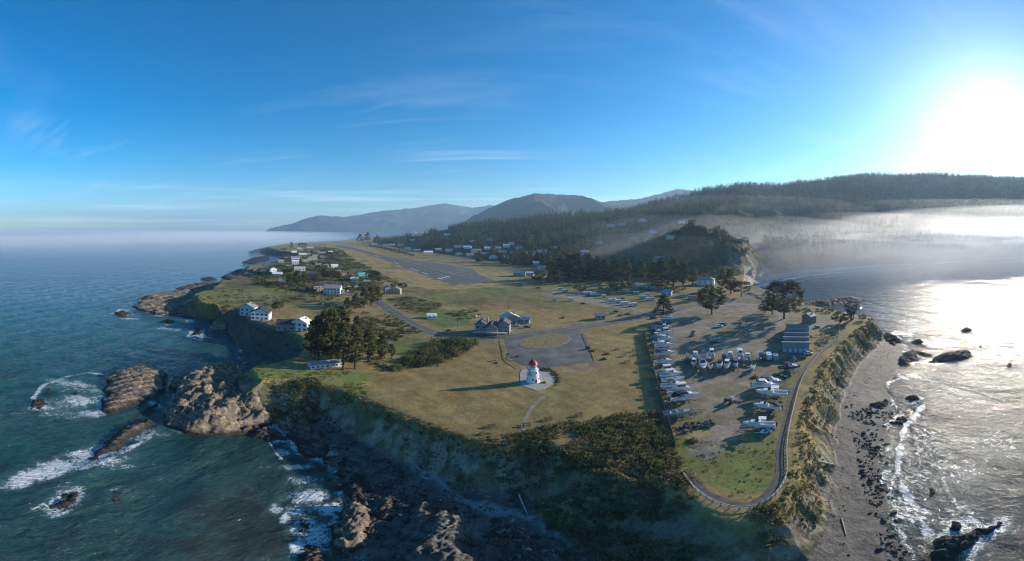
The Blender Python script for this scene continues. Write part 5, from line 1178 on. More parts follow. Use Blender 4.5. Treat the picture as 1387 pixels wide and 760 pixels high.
scrub('meadow_scrub', 'patchy dark scrub between the cypress grove and the bending road', 'scrub', [
    ([(488,432),(520,424),(545,436),(570,450),(545,458),(520,470),(500,470),(490,455)], .16, 1.6, 1.5, 55, .26, [DKG, GRN, OLV], ZT, patch(9, .42, 491)),
    ([(524,406),(560,402),(600,412),(580,424),(548,424)], .10, 1.6, 1.2, 40, .3, [DKG, OLV, GRN], ZT, patch(9, .5, 492)),
    ([(596,424),(640,418),(660,424),(640,434),(600,432)], .10, 1.5, 1.1, 36, .3, [DKG, GRN, OLV], ZT, patch(9, .5, 493)),
    ([(500,480),(545,486),(550,498),(520,505),(495,498)], .16, 1.1, .9, 34, .22, [GRN, OLV, LIM], ZT, patch(6, .45, 494))], 800)
scrub('village_scrub', 'dark coastal scrub growing between the seaside houses', 'scrub', [
    ([(345,372),(380,355),(400,345),(440,335),(462,338),(480,352),(515,370),(520,392),(470,398),(410,395),(350,388)], .030, 3.2, 2.4, 40, .6, [DKG, GRN, OLV], ZT, patch(30, .47, 495)),
    ([(262,400),(300,392),(400,390),(410,405),(330,424),(280,414)], .025, 1.8, 1.0, 30, .4, [OLV, GRN, LIM], ZT, patch(20, .5, 496)),
    ([(400,400),(480,400),(500,425),(450,430),(415,420)], .04, 2., 1.4, 36, .4, [DKG, GRN, OLV], ZT, patch(14, .5, 497)),
    ([(500,331.5),(522,335),(545,340.5),(562,345),(560,347),(540,343),(518,337),(498,333)], .03, 2.2, 1.6, 30, .5, [DKG], ZT, None),
    ([(500,365),(560,388),(552,391),(500,372)], .05, 1.8, 1.4, 30, .4, [DKG, OLV], ZT, patch(12, .42, 498))], 820)
scrub('hillside_scrub', 'grey green scrub over the steep knoll and its foot', 'scrub', [
    ([(880,392),(930,388),(990,392),(1016,388),(1010,350),(980,318),(940,306),(900,312),(870,350)], .0, 1, 1, 10, .3, [OLV], ZT, None),
    ([(1010,400),(1075,402),(1110,412),(1150,424),(1165,432),(1130,432),(1090,428),(1050,416)], .05, 1.7, 1.3, 40, .35, [OLV, DKG, GRN], 12, patch(10, .42, 499)),
    ([(1080,455),(1110,452),(1135,450),(1125,468),(1095,500),(1080,480)], .16, 1.0, .7, 26, .22, [OLV, GRN, TANG, DKG], ZT, lambda x, y, z, p, w, px, rs: (ldist(x, y, RL) > 3.2) & (fbm(x / 6, y / 6, 500, 3) > .45)),
    ([(725,376),(800,372),(880,376),(930,392),(905,400),(860,390),(790,384),(730,384)], .045, 2.0, 1.6, 36, .45, [DKG, GRN, OLV], ZT, patch(14, .46, 501))], 840)
_kx, _ky = np.meshgrid(np.linspace(120, 520, 130), np.linspace(420, 760, 130)); _kx = _kx.ravel() + RS.uniform(-1.5, 1.5, _kx.size); _ky = _ky.ravel() + RS.uniform(-1.5, 1.5, _ky.size)
_h, _w, _p, _pn, _hm, _kn, _kp, _kd, _kc = heights(_kx, _ky, True)
_o = (_kn > 2.5) & (fbm(_kx / 20, _ky / 20, 511, 3) > np.where(_kp > 965, .50, .30))
V, Fq, c_ = bush_cloud(np.stack([_kx, _ky, _h - .2], 1)[_o], RS.uniform(1.2, 2.6, _o.sum()), RS.uniform(1., 2.4, _o.sum()), 26, np.full(_o.sum(), .5), np.where(RS.rand(_o.sum(), 1) < .6, OLV * 1.25, GRN * 1.2), RS)
tag(link('knoll_scrub', mesh_np('knoll_scrub', V, Fq, leafm, c_)), 'olive scrub covering the steep knoll above the far beach', 'scrub', kind='stuff')
# separate bushes one can point at
def bush(px, py, r_, h_, col, label):
    x, y, z = ground(px, py); rs = np.random.RandomState(int(px * 7 + py))
    V, Fq, c_ = bush_cloud(np.array([[0, 0, -.1]]), np.array([r_]), np.array([h_]), int(160 + 60 * r_), np.array([.2 + .04 * r_]), np.array([col]), rs)
    o = link('bush', mesh_np('bush', V, Fq, leafm, c_)); o.location = (x, y, z); tag(o, label, 'bush', 'single bushes')
for a in [(537,500,3.6,2.4,GRN * 1.1,'rounded pale green bush at the lower end of the hedge by the grove'),(520,497,2.2,1.3,OLV,'flat olive bush under the right end of the grove'),(749,583,1.1,.7,DKG,'small dark bush beside the footpath at the lawn edge'),(803,476,1.2,.9,DKG,'dark bush on the right edge of the parking lot'),(822,480,1.3,.9,OLV,'small olive bush just right of the parking lot'),(818,487,1.4,1.,OLV,'olive bush by the lower right corner of the parking lot'),
          (700,484,.9,.8,DKG,'small shrub at the lower left corner of the parking lot'),(608,448,1.4,1.1,DKG,'dark shrub on the upper verge of the bending road'),(585,430,1.8,1.3,GRN,'green shrub beside the small white shed in the meadow'),(762,431,1.5,.9,DKG,'dark shrub in the meadow right of the big grey house'),(851,426,2.4,1.2,OLV,'wide olive shrub beside the road near the camp ground'),(840,428,1.8,1.1,DKG,'dark shrub next to the wide olive one near the camp ground'),
          (968,464,2.2,.8,OLV,'low yellowish bush around the parked skiff on the yard'),(938,598,1.6,1.0,OLV,'olive bush next to the scrap pile at the end of the fence'),(672,492,.7,.7,DKG,'small dark shrub left of the parking lot'),(1022,512,1.5,.9,GRN,'green shrub in front of the yard campers'),(540,394,2.0,1.6,DKG,'dark shrub in front of the grey twin houses')]:
    bush(*a)
# ================================================================== buildings
WALL = dict(white=(.74,.74,.72), paleblue=(.46,.56,.64), greywall=(.24,.25,.26), tan=(.40,.33,.25), cream=(.60,.55,.43), turq=(.22,.50,.50), palegreen=(.55,.62,.56), brown=(.24,.17,.12), orange=(.42,.24,.12), greyblue=(.26,.31,.36), redbrown=(.26,.13,.09))
ROOF = dict(greyroof=(.26,.26,.27), darkroof=(.05,.05,.055), whiteroof=(.72,.72,.70), turqroof=(.10,.46,.45), brownroof=(.17,.115,.08), tanroof=(.34,.27,.19), blueroof=(.14,.28,.44), lightroof=(.52,.50,.46))
glass = mat('window_glass', (.030, .038, .046), .12, .15, .5, spec=.6); trimw = mat('white_trim', (.72, .72, .70), .5, .1, 2); doorm = mat('door_wood', (.16, .09, .06), .6)
def facing(x, y): return -atan2(x, y)            # turn that points local -y at the drone
def house(px, py, wpx, h, rot, roof, wc_, rc_, label):
    x, y, z = ground(px, py)
    sl = math.sqrt(x * x + y * y + (CZ - z) ** 2); w = max(6.5, wpx / F * sl); d = max(6, min(w * .72, 13)); near = sl < 440
    w = min(w, 24)
    t = thing('house', label, 'house', (x, y, z - .3), facing(x, y) + R(rot))
    wm = mat(wc_ + '_wall', WALL[wc_], .75, .14, .8); rm_ = mat(rc_ + '_roof', ROOF[rc_], .8, .25, .5)
    wb = MB(); rb = MB(); W2, D2 = w / 2, d / 2; h += .3
    if roof == 'gable':
        side = w >= d * 1.02 and abs(rot) < 13
        pk = h + (d if side else w) * .24; ov = .45; th = .22
        if side:      # ridge along x
            v = [(-W2, -D2, 0), (W2, -D2, 0), (W2, D2, 0), (-W2, D2, 0), (-W2, -D2, h), (W2, -D2, h), (W2, D2, h), (-W2, D2, h), (-W2, 0, pk), (W2, 0, pk)]
            wb.add(v, [(0, 1, 5, 4), (1, 2, 6, 9, 5), (2, 3, 7, 6), (3, 0, 4, 8, 7), (4, 5, 9, 8), (6, 7, 8, 9)])
            sl_ = (pk - h) / D2
            for s_ in (-1, 1):
                a = [(s_ * 0, pk + .02), (s_ * (D2 + ov), h - ov * sl_ + .02), (s_ * (D2 + ov), h - ov * sl_ + th), (s_ * 0, pk + th + .04)]
                vv = [(xx, yy, zz) for xx in (-W2 - ov, W2 + ov) for yy, zz in a]
                rb.add(vv, [(0, 1, 2, 3), (7, 6, 5, 4), (0, 4, 5, 1), (1, 5, 6, 2), (2, 6, 7, 3), (3, 7, 4, 0)])
        else:
            v = [(-W2, -D2, 0), (W2, -D2, 0), (W2, D2, 0), (-W2, D2, 0), (-W2, -D2, h), (W2, -D2, h), (W2, D2, h), (-W2, D2, h), (0, -D2, pk), (0, D2, pk)]
            wb.add(v, [(0, 1, 5, 8, 4), (1, 2, 6, 5), (2, 3, 7, 9, 6), (3, 0, 4, 7), (4, 8, 9, 7), (5, 6, 9, 8)])
            sl_ = (pk - h) / W2
            for s_ in (-1, 1):
                a = [(0, pk + .02), (s_ * (W2 + ov), h - ov * sl_ + .02), (s_ * (W2 + ov), h - ov * sl_ + th), (0, pk + th + .04)]
                vv = [(xx, yy, zz) for yy in (-D2 - ov, D2 + ov) for xx, zz in a]
                rb.add(vv, [(0, 1, 2, 3), (7, 6, 5, 4), (0, 4, 5, 1), (1, 5, 6, 2), (2, 6, 7, 3), (3, 7, 4, 0)])
    elif roof == 'hip':
        wb.box(0, 0, 0, w, d, h); pk = h + d * .22; ov = .5; rl = max(W2 - D2 * .8, .6)
        rb.add([(-W2 - ov, -D2 - ov, h), (W2 + ov, -D2 - ov, h), (W2 + ov, D2 + ov, h), (-W2 - ov, D2 + ov, h), (-rl, 0, pk), (rl, 0, pk), (-W2 - ov, -D2 - ov, h + .2), (W2 + ov, -D2 - ov, h + .2), (W2 + ov, D2 + ov, h + .2), (-W2 - ov, D2 + ov, h + .2)],
               [(3, 2, 1, 0), (0, 1, 7, 6), (1, 2, 8, 7), (2, 3, 9, 8), (3, 0, 6, 9), (6, 7, 5, 4), (7, 8, 5), (8, 9, 4, 5), (9, 6, 4)])
    else:
        wb.box(0, 0, 0, w, d, h); rb.box(0, 0, h + .003, w + .7, d + .7, .3); rb.box(0, 0, h + .306, w * .96, d * .94, .12)
    wb.obj('wall', wm, t); ro = rb.obj('roof', rm_, t)
    if near and h > 4:
        c_ = MB(); c_.box(W2 * .45, D2 * .3, h - .2, .7, .7, 2.6); c_.box(W2 * .45, D2 * .3, h + 2.4, .9, .9, .15); c_.obj('chimney', mat('chimney_brick', (.22, .12, .09), .9), ro)
    ns = 2 if h > 5.3 else 1
    nw = max(2, min(int(w / 3.0), 5 if near else 3))
    def window(cx, cy, zc, ww, hh, nx):
        if near:
            f = MB(); f.box(cx, cy, zc, *((ww + .26, .14) if nx == 0 else (.14, ww + .26)), hh + .26); fo_ = f.obj('window', trimw, t)
            p = MB(); p.box(cx + .03 * nx, cy - (.03 if nx == 0 else 0), zc + .13, *((ww, .14) if nx == 0 else (.14, ww)), hh); p.obj('pane', glass, fo_)
        else:
            p = MB(); p.box(cx, cy, zc, *((ww, .14) if nx == 0 else (.14, ww)), hh); p.obj('window', glass, t)
    for s_ in range(ns):
        zc = 1.1 + s_ * 2.75 + (.3 if ns == 1 else 0)
        dr = nw // 2 if s_ == 0 and nw > 2 else -1
        for k in range(nw):
            cx = -W2 + (k + .5) * w / nw
            if k == dr and near:
                dd = MB(); dd.box(cx, -D2 - .02, .25, 1.05, .14, 2.2); do = dd.obj('door', doorm, t)
                hn = MB(); hn.box(cx + .38, -D2 - .12, 1.2, .08, .1, .16); hn.obj('handle', trimw, do)
            else: window(cx, -D2, zc, min(1.7, w / nw * .55), 1.25, 0)
        for k in range(2 if near else 1):
            cy = -D2 + (k + .5) * d / (2 if near else 1)
            window(W2, cy, zc, 1.4, 1.2, 1); window(-W2, cy, zc, 1.4, 1.2, -1)
    return t, w, d, h
for H_ in HOUSES: house(*H_)

# ---- the big grey house in the middle meadow: several joined gables
def big_house(px, py, label):
    x, y, z = ground(px, py); t = thing('house', label, 'house', (x, y, z - .2), facing(x, y) + R(-8))
    wb = MB(); rb = MB(); gw = mat('weathered_grey_wall', (.27, .27, .275), .8, .2, .7); rr_ = mat('dark_shingle_roof', (.09, .09, .10), .85, .3, .6)
    for (cx, cy, w, d, h) in ((-6.5, 1, 7, 10, 6.2), (0, 0, 8, 12, 4.6), (7, 2.5, 7.5, 9, 6.4)):
        W2, D2 = w / 2, d / 2; pk = h + w * .34
        v = [(cx - W2, cy - D2, 0), (cx + W2, cy - D2, 0), (cx + W2, cy + D2, 0), (cx - W2, cy + D2, 0), (cx - W2, cy - D2, h), (cx + W2, cy - D2, h), (cx + W2, cy + D2, h), (cx - W2, cy + D2, h), (cx, cy - D2, pk), (cx, cy + D2, pk)]
        wb.add(v, [(0, 1, 5, 8, 4), (1, 2, 6, 5), (2, 3, 7, 9, 6), (3, 0, 4, 7), (4, 8, 9, 7), (5, 6, 9, 8)])
        for s_ in (-1, 1):
            a = [(0, pk + .03), (s_ * (W2 + .4), h - .25), (s_ * (W2 + .4), h), (0, pk + .28)]
            vv = [(cx + xx, yy, zz) for yy in (cy - D2 - .5, cy + D2 + .5) for xx, zz in a]
            rb.add(vv, [(0, 1, 2, 3), (7, 6, 5, 4), (0, 4, 5, 1), (1, 5, 6, 2), (2, 6, 7, 3), (3, 7, 4, 0)])
        for zz in ((1.2, 3.9) if h > 5 else (1.4,)):
            for xx in (-1.7, 1.7):
                f = MB(); f.box(cx + xx, cy - D2, zz, 1.8, .14, 1.6); fo_ = f.obj('window', trimw, t); p = MB(); p.box(cx + xx, cy - D2 - .03, zz + .14, 1.5, .14, 1.32); p.obj('pane', glass, fo_)
        f = MB(); f.box(cx, cy - D2, h + .3, 1.3, .14, 1.2); fo_ = f.obj('window', trimw, t); p = MB(); p.box(cx, cy - D2 - .03, h + .42, 1.05, .14, .95); p.obj('pane', glass, fo_)
    wb.obj('wall', gw, t); ro = rb.obj('roof', rr_, t)
    c_ = MB(); c_.box(-3.4, 2, 5, 1, 1, 5); c_.obj('chimney', mat('pale_chimney', (.5, .49, .47), .8), ro)
    d_ = MB(); d_.box(0, -7.6, 2.4, 20, 3.2, .22)
    for xx in (-9.5, -5, 0, 5, 9.5): d_.box(xx, -9, 0, .22, .22, 2.4)
    dk = d_.obj('deck', mat('deck_boards', (.36, .34, .31), .8), t)
    r_ = MB(); r_.box(0, -9.1, 3.4, 20, .08, .1)
    for k in range(21): r_.box(-10 + k, -9.1, 2.6, .07, .07, .82)
    r_.obj('railing', trimw, dk)
big_house(667, 451, 'big grey house of three joined dark gables with a white railed deck by the road')
house(691, 437, 24, 4.0, 16, 'gable', 'greywall', 'lightroof', 'long grey house with a pale roof behind the big three gabled house')
house(711, 437, 9, 2.6, -8, 'gable', 'greyblue', 'blueroof', 'small shed under a dark blue tarp coloured roof right of the long grey house')
house(585, 431, 4, 2.2, 0, 'gable', 'white', 'whiteroof', 'tiny white shed alone in the meadow above the bending road')
house(813, 432, 9, 3.0, 10, 'gable', 'greyblue', 'greyroof', 'small grey blue office hut where the road meets the camp ground')

# ---- long white building behind the grove
x, y, z = ground(444, 499); x2, y2, _ = ground(470, 496)
t = thing('white_building', 'long low white building with many windows at the foot of the dark grove', 'building', (x, y, z - .1), atan2(y2 - y, x2 - x), None, .76)
b = MB(); b.box(0, 4, 0, 21, 7, 2.9); b.obj('wall', mat('shaded_whitewash', (.52, .55, .58), .8, .25, .6), t)  # white wall greyed blue: the grove's shade is put into its colour
b = MB(); b.add([(-11, .2, 2.85), (11, .2, 2.85), (11, 7.8, 2.85), (-11, 7.8, 2.85), (-11, .2, 3.05), (11, .2, 3.05), (11, 7.8, 3.05), (-11, 7.8, 3.05), (-11, 4, 4.1), (11, 4, 4.1)], [(3, 2, 1, 0), (0, 1, 5, 4), (2, 3, 7, 6), (4, 5, 9, 8), (6, 7, 8, 9), (1, 2, 6, 9, 5), (3, 0, 4, 8, 7)]); b.obj('roof', mat('grey_metal_roof', (.30, .31, .33), .6), t)
for k in range(7):
    f = MB(); f.box(-9 + k * 3, .5, .9, 1.5, .14, 1.3); fo_ = f.obj('window', trimw, t); p = MB(); p.box(-9 + k * 3, .47, 1.02, 1.25, .14, 1.05); p.obj('pane', glass, fo_)
# ---- terraced units with stepped pale roofs above the boat yard
A = np.array(ground(1059, 478)[:2]); B_ = np.array(ground(1066, 446)[:2]); dv = B_ - A; Ln = np.hypot(*dv); ry = atan2(dv[1], dv[0])
t = thing('terraced_units', 'long blue grey building with five stepped pale roofs beside the boat yard', 'building', (float(A[0]), float(A[1]), ZT - .1), ry)
wb = MB(); NU = 5; ul = Ln / NU; wd = 14.0
for k in range(NU):
    x0 = k * ul; r_ = MB()
    wb.extrude_y([(x0 + .02, 0), (x0 + ul - .02, 0), (x0 + ul - .02, 3.4), (x0 + .02, 5.9)], -wd, 0)
    r_.extrude_y([(x0 - .35, 6.08), (x0 + ul - .05, 3.43), (x0 + ul - .05, 3.65), (x0 - .35, 6.3)], -wd - .4, .4)
    r_.obj('roof', mat('pale_sheet_roof', (.38, .385, .38), .6, .35, .5), t)
wb.obj('wall', mat('blue_grey_cladding', (.21, .245, .27), .75, .25, .8), t)
for k in range(5):
    f = MB(); f.box(-.02, -1.6 - k * 2.7, .5, .14, 1.7, 2.1); f.obj('window', mat('pale_blue_shutter', (.38, .50, .58), .6), t)
for k in range(NU):
    f = MB(); f.box((k + .5) * ul, .0, 1.0, 1.6, .14, 1.6); f.obj('window', glass, t)
    f = MB(); f.box((k + .5) * ul, -wd, 1.0, 1.6, .14, 1.6); f.obj('window', glass, t)

# ---- the lighthouse
t = thing('lighthouse', 'short white three tiered lighthouse with a red domed lantern roof on the lawn', 'lighthouse', (Lx, Ly, ZT + .12), facing(Lx, Ly), None, .78)
NS = 16
lw = mat('lighthouse_white', (.72, .73, .73), .55, .14, .9)
b = MB(); b.lathe([(3.75, 0), (3.75, .25), (3.55, .3), (3.2, 4.3)], NS); b.obj('lower_tier', lw, t)
b = MB(); b.lathe([(3.2, 4.303), (3.5, 4.35), (3.5, 4.52), (3.2, 4.55)], NS); gl_ = b.obj('lower_gallery', lw, t)
b = MB(); b.lathe([(2.95, 4.553), (2.72, 7.3)], NS); b.obj('middle_tier', lw, t)
b = MB(); b.lathe([(2.72, 7.303), (3.15, 7.38), (3.15, 7.56), (2.7, 7.6)], NS); g2 = b.obj('upper_gallery', lw, t)
for (rg, zg, par) in ((3.42, 4.55, gl_), (3.05, 7.6, g2)):
    r_ = MB()
    for k in range(NS):
        a0, a1 = 2 * pi * k / NS, 2 * pi * (k + 1) / NS
        r_.tube((rg * cos(a0), rg * sin(a0), zg - .03), (rg * cos(a0), rg * sin(a0), zg + .95), .035, n=5)
        for zz in (.5, .93): r_.tube((rg * cos(a0), rg * sin(a0), zg + zz), (rg * cos(a1), rg * sin(a1), zg + zz), .03, n=5)
    r_.obj('railing', mat('dark_iron', (.06, .06, .065), .6), par)
b = MB(); b.lathe([(2.1, 7.603), (2.1, 8.7)], NS); b.obj('lantern_base', lw, t)
b = MB(); b.lathe([(2.0, 8.703), (2.0, 10.5)], NS); la = b.obj('lantern_glass', mat('lantern_panes', (.30, .36, .38), .15, .2, 1., spec=.6), t)
b = MB()
for k in range(NS): a0 = 2 * pi * (k + .5) / NS; b.box(2.03 * cos(a0), 2.03 * sin(a0), 8.70, .1, .1, 1.82, a0)
b.lathe([(2.06, 9.55), (2.1, 9.58), (2.1, 9.66), (2.06, 9.69)], NS)
b.obj('mullion', lw, la)
rd_ = mat('red_roof_paint', (.42, .030, .045), .45, .15, 1.2)
b = MB(); b.lathe([(2.55, 10.45), (2.6, 10.62), (2.35, 10.72), (2.25, 11.3), (1.95, 11.9), (1.4, 12.5), (.75, 12.9), (.35, 13.1), (.33, 13.5)], NS); ro = b.obj('lantern_roof', rd_, t, True)
b = MB(); b.lathe([(.12, 13.5), (.42, 13.7), (.5, 13.95), (.3, 14.25), (.06, 14.35), (.03, 15.2)], 10); b.obj('vent_ball', rd_, ro, True)
for k, (a_, zz) in enumerate(((-R(90), 1.7), (-R(20), 1.7), (-R(160), 1.7), (-R(55), 5.4), (-R(125), 5.4))):
    rw = (3.55 - (zz - .3) * .0875) if zz < 4 else 2.95 - (zz - 4.55) * .084
    f = MB(); f.box((rw - .08) * cos(a_), (rw - .08) * sin(a_), zz, .3, .95, 1.3, a_); w_ = f.obj('window', trimw, t)
    p = MB(); p.box((rw - .04) * cos(a_), (rw - .04) * sin(a_), zz + .12, .3, .7, 1.05, a_); p.obj('pane', glass, w_)
a_ = -R(62); f = MB(); f.box(3.42 * cos(a_), 3.42 * sin(a_), .1, .35, 1.0, 2.1, a_); f.obj('door', mat('red_door', (.30, .05, .05), .6), t)
# flower bed and low planting round the pad
rs = np.random.RandomState(8)
bed = poly([(728,500),(745,501),(756,508),(758,516),(752,522),(753,512),(745,505),(730,503)]); n_ = 0
xx, yy, zz = scatter([(728,498),(745,499),(757,506),(759,516),(752,524),(751,512),(744,504),(730,502)], 1.6, 871)
V, Fq, c_ = bush_cloud(np.stack([xx, yy, zz + .1], 1), np.full(len(xx), .55), np.full(len(xx), .5), 26, np.full(len(xx), .16), np.array([DKG, OLV, GRN])[rs.randint(0, 3, len(xx))], rs)
tag(link('flower_bed', mesh_np('flower_bed', V, Fq, leafm, c_)), 'low dark planting curving around the right side of the lighthouse pad', 'flower bed', kind='stuff')
bush(736.5, 519, 1.0, .7, LIM, 'small yellowish bush at the right foot of the lighthouse')

# ================================================================== fences
wood = mat('weathered_board', (.20, .165, .125), .85, .35, 1.5); rail_m = mat('silvered_rail', (.44, .41, .36), .8, .3, 1.)
FL = smooth_line([(872,452),(878,478),(885,505),(893,535),(902,565),(908,585),(914,606)], 1.0)
cum = np.concatenate([[0], np.cumsum(np.hypot(*np.diff(FL, axis=0).T))])
def along(L, c_, s_): return np.array([np.interp(s_, c_, L[:, 0]), np.interp(s_, c_, L[:, 1])])
t = thing('board_fence', 'tall brown board fence between the lighthouse lawn and the boat yard', 'fence', (0, 0, 0))
nb = int(cum[-1] / 2.4); pl = MB(); ra_ = MB()
for k in range(nb + 1):
    p = along(FL, cum, k * cum[-1] / nb); q_ = along(FL, cum, min(k * cum[-1] / nb + .2, cum[-1])); a_ = atan2(*(q_ - p)[::-1]) if k < nb else a_
    m_ = MB(); m_.box(p[0], p[1], ZT - .4, .2, .2, 3.1 + rnd.uniform(-.05, .1), a_); m_.obj('post', wood, t)
nbd = int(cum[-1] / .42)
for k in range(nbd):
    s_ = (k + .5) * cum[-1] / nbd; p = along(FL, cum, s_); q_ = along(FL, cum, min(s_ + .15, cum[-1])); a_ = atan2(*(q_ - p)[::-1]); nx, ny = -sin(a_) * .13, cos(a_) * .13
    pl.box(p[0] + nx, p[1] + ny, ZT - .1 , .36, .03, 2.35 + rnd.uniform(-.1, .12) + (.35 if k % 6 == 0 else 0), a_)
pl.obj('boards', wood, t)
t = thing('rail_fence', 'pale two rail wooden fence following the cliff path around the bluff tip', 'fence', (0, 0, 0))
SL = RL[28:]; SN = RN[28:] * sgn; SL = SL - SN * .2
cum = np.concatenate([[0], np.cumsum(np.hypot(*np.diff(SL, axis=0).T))]); npst = 98
for j, zz in enumerate((.55, 1.05)):
    m_ = MB()
    for k in range(npst - 1):
        p = along(SL, cum, k * cum[-1] / (npst - 1)); q_ = along(SL, cum, (k + 1) * cum[-1] / (npst - 1)); zp_, zq_ = hz(*p), hz(*q_)
        m_.tube((p[0], p[1], zp_ + zz), (q_[0], q_[1], zq_ + zz), .11, n=5)
    m_.obj('rail', rail_m, t)
for k in range(npst):
    p = along(SL, cum, k * cum[-1] / (npst - 1)); zp_ = hz(*p); m_ = MB(); m_.box(p[0], p[1], zp_ - .3, .22, .22, 1.55); m_.obj('post', rail_m, t)
def low_fence(pts, label, n, hgt, m_at, name='log_barrier', cat='barrier'):
    L = smooth_line(pts, 1.); c_ = np.concatenate([[0], np.cumsum(np.hypot(*np.diff(L, axis=0).T))]); t = thing(name, label, cat, (0, 0, 0)); r_ = MB()
    for k in range(n):
        p = along(L, c_, k * c_[-1] / (n - 1)); m_ = MB(); m_.box(p[0], p[1], ZT - .2, .2, .2, hgt + .2, .3); m_.obj('post', m_at, t)
        if k: r_.tube((o_[0], o_[1], ZT + hgt * .8), (p[0], p[1], ZT + hgt * .8), .1, n=6)
        o_ = p
    r_.obj('rail', m_at, t)
low_fence([(791,452),(797,466),(804,478),(809,489)], 'dark low log barrier along the right edge of the parking lot', 9, .75, wood)
low_fence([(680,462),(684,476),(686,487),(694,493),(704,499)], 'brown log barrier along the left edge of the parking lot', 10, .75, wood)
low_fence([(680,452),(720,448),(770,442),(820,434.5),(866,427)], 'thin pale post fence on the meadow side of the road', 22, 1.0, rail_m, 'roadside_fence', 'fence')
low_fence([(540,383.5),(575,394),(590,398)], 'dark wire fence line along the near edge of the airfield', 14, 1.5, wood, 'airfield_fence', 'fence')
low_fence([(1127,470),(1132,458),(1137,448),(1136,442)], 'short fence spur climbing to the headland end of the cliff path', 9, 1.1, rail_m, 'rail_spur', 'fence')
# ================================================================== boats, trailers, vehicles, furniture
BW = mat('boat_white', (.72, .73, .72), .35, .12, 1.2, spec=.5); BB = mat('boat_blue', (.05, .17, .36), .35, .15, 1.); BG = mat('boat_grey', (.34, .36, .37), .45, .2, 1.); BT = mat('boat_teal', (.20, .40, .46), .4, .2, 1.)
BK = mat('boat_dark', (.055, .06, .07), .5, .2, 1.); BC = mat('boat_cream', (.62, .58, .48), .45, .2, 1.); CANV = mat('blue_canvas', (.05, .10, .22), .9); CANK = mat('black_canvas', (.03, .03, .035), .9); DECK = mat('boat_deck', (.50, .49, .46), .7, .25, 1.5)
BLK = mat('black_rubber', (.025, .025, .027), .7); MET = mat('galvanised_steel', (.32, .33, .34), .45, .2, 1., .6); RUST_M = mat('rusty_steel', (.20, .085, .045), .85, .4, 1.5)
def hull_mesh(L, B, H, mt):
    st = 13; V = []; rows = []
    for i in range(st):
        t = i / (st - 1); x = -L / 2 + L * t
        b_ = B / 2 * (.9 + .1 * min(1, t * 3)) * (1 - max(0, (t - .42) / .58) ** 2.4 * .98); ke = H * (.0 + .75 * max(0, (t - .62) / .38) ** 2.2); gu = H * (1 + .22 * t * t); ch = ke + (gu - ke) * .38
        r = [(0, ke), (b_ * .80, ch), (b_, gu), (b_ * .88, gu + .02), (b_ * .84, gu - .42 * (t < .66) - .06)]
        ring = [(-yy, zz) for yy, zz in r[::-1]] + [(yy, zz) for yy, zz in r[1:]]
        rows.append([len(V) + k for k in range(len(ring))]); V += [(x, yy, zz) for yy, zz in ring]
    m = MB(); m.v = V; n = len(rows[0])
    for i in range(st - 1):
        for k in range(n - 1): m.f.append((rows[i][k], rows[i + 1][k], rows[i + 1][k + 1], rows[i][k + 1]))
        m.f.append((rows[i][n - 1], rows[i + 1][n - 1], rows[i + 1][0], rows[i][0]))
    m.f.append(tuple(rows[0])); m.f.append(tuple(rows[-1][::-1]))
    return m.mesh('hull', mt)
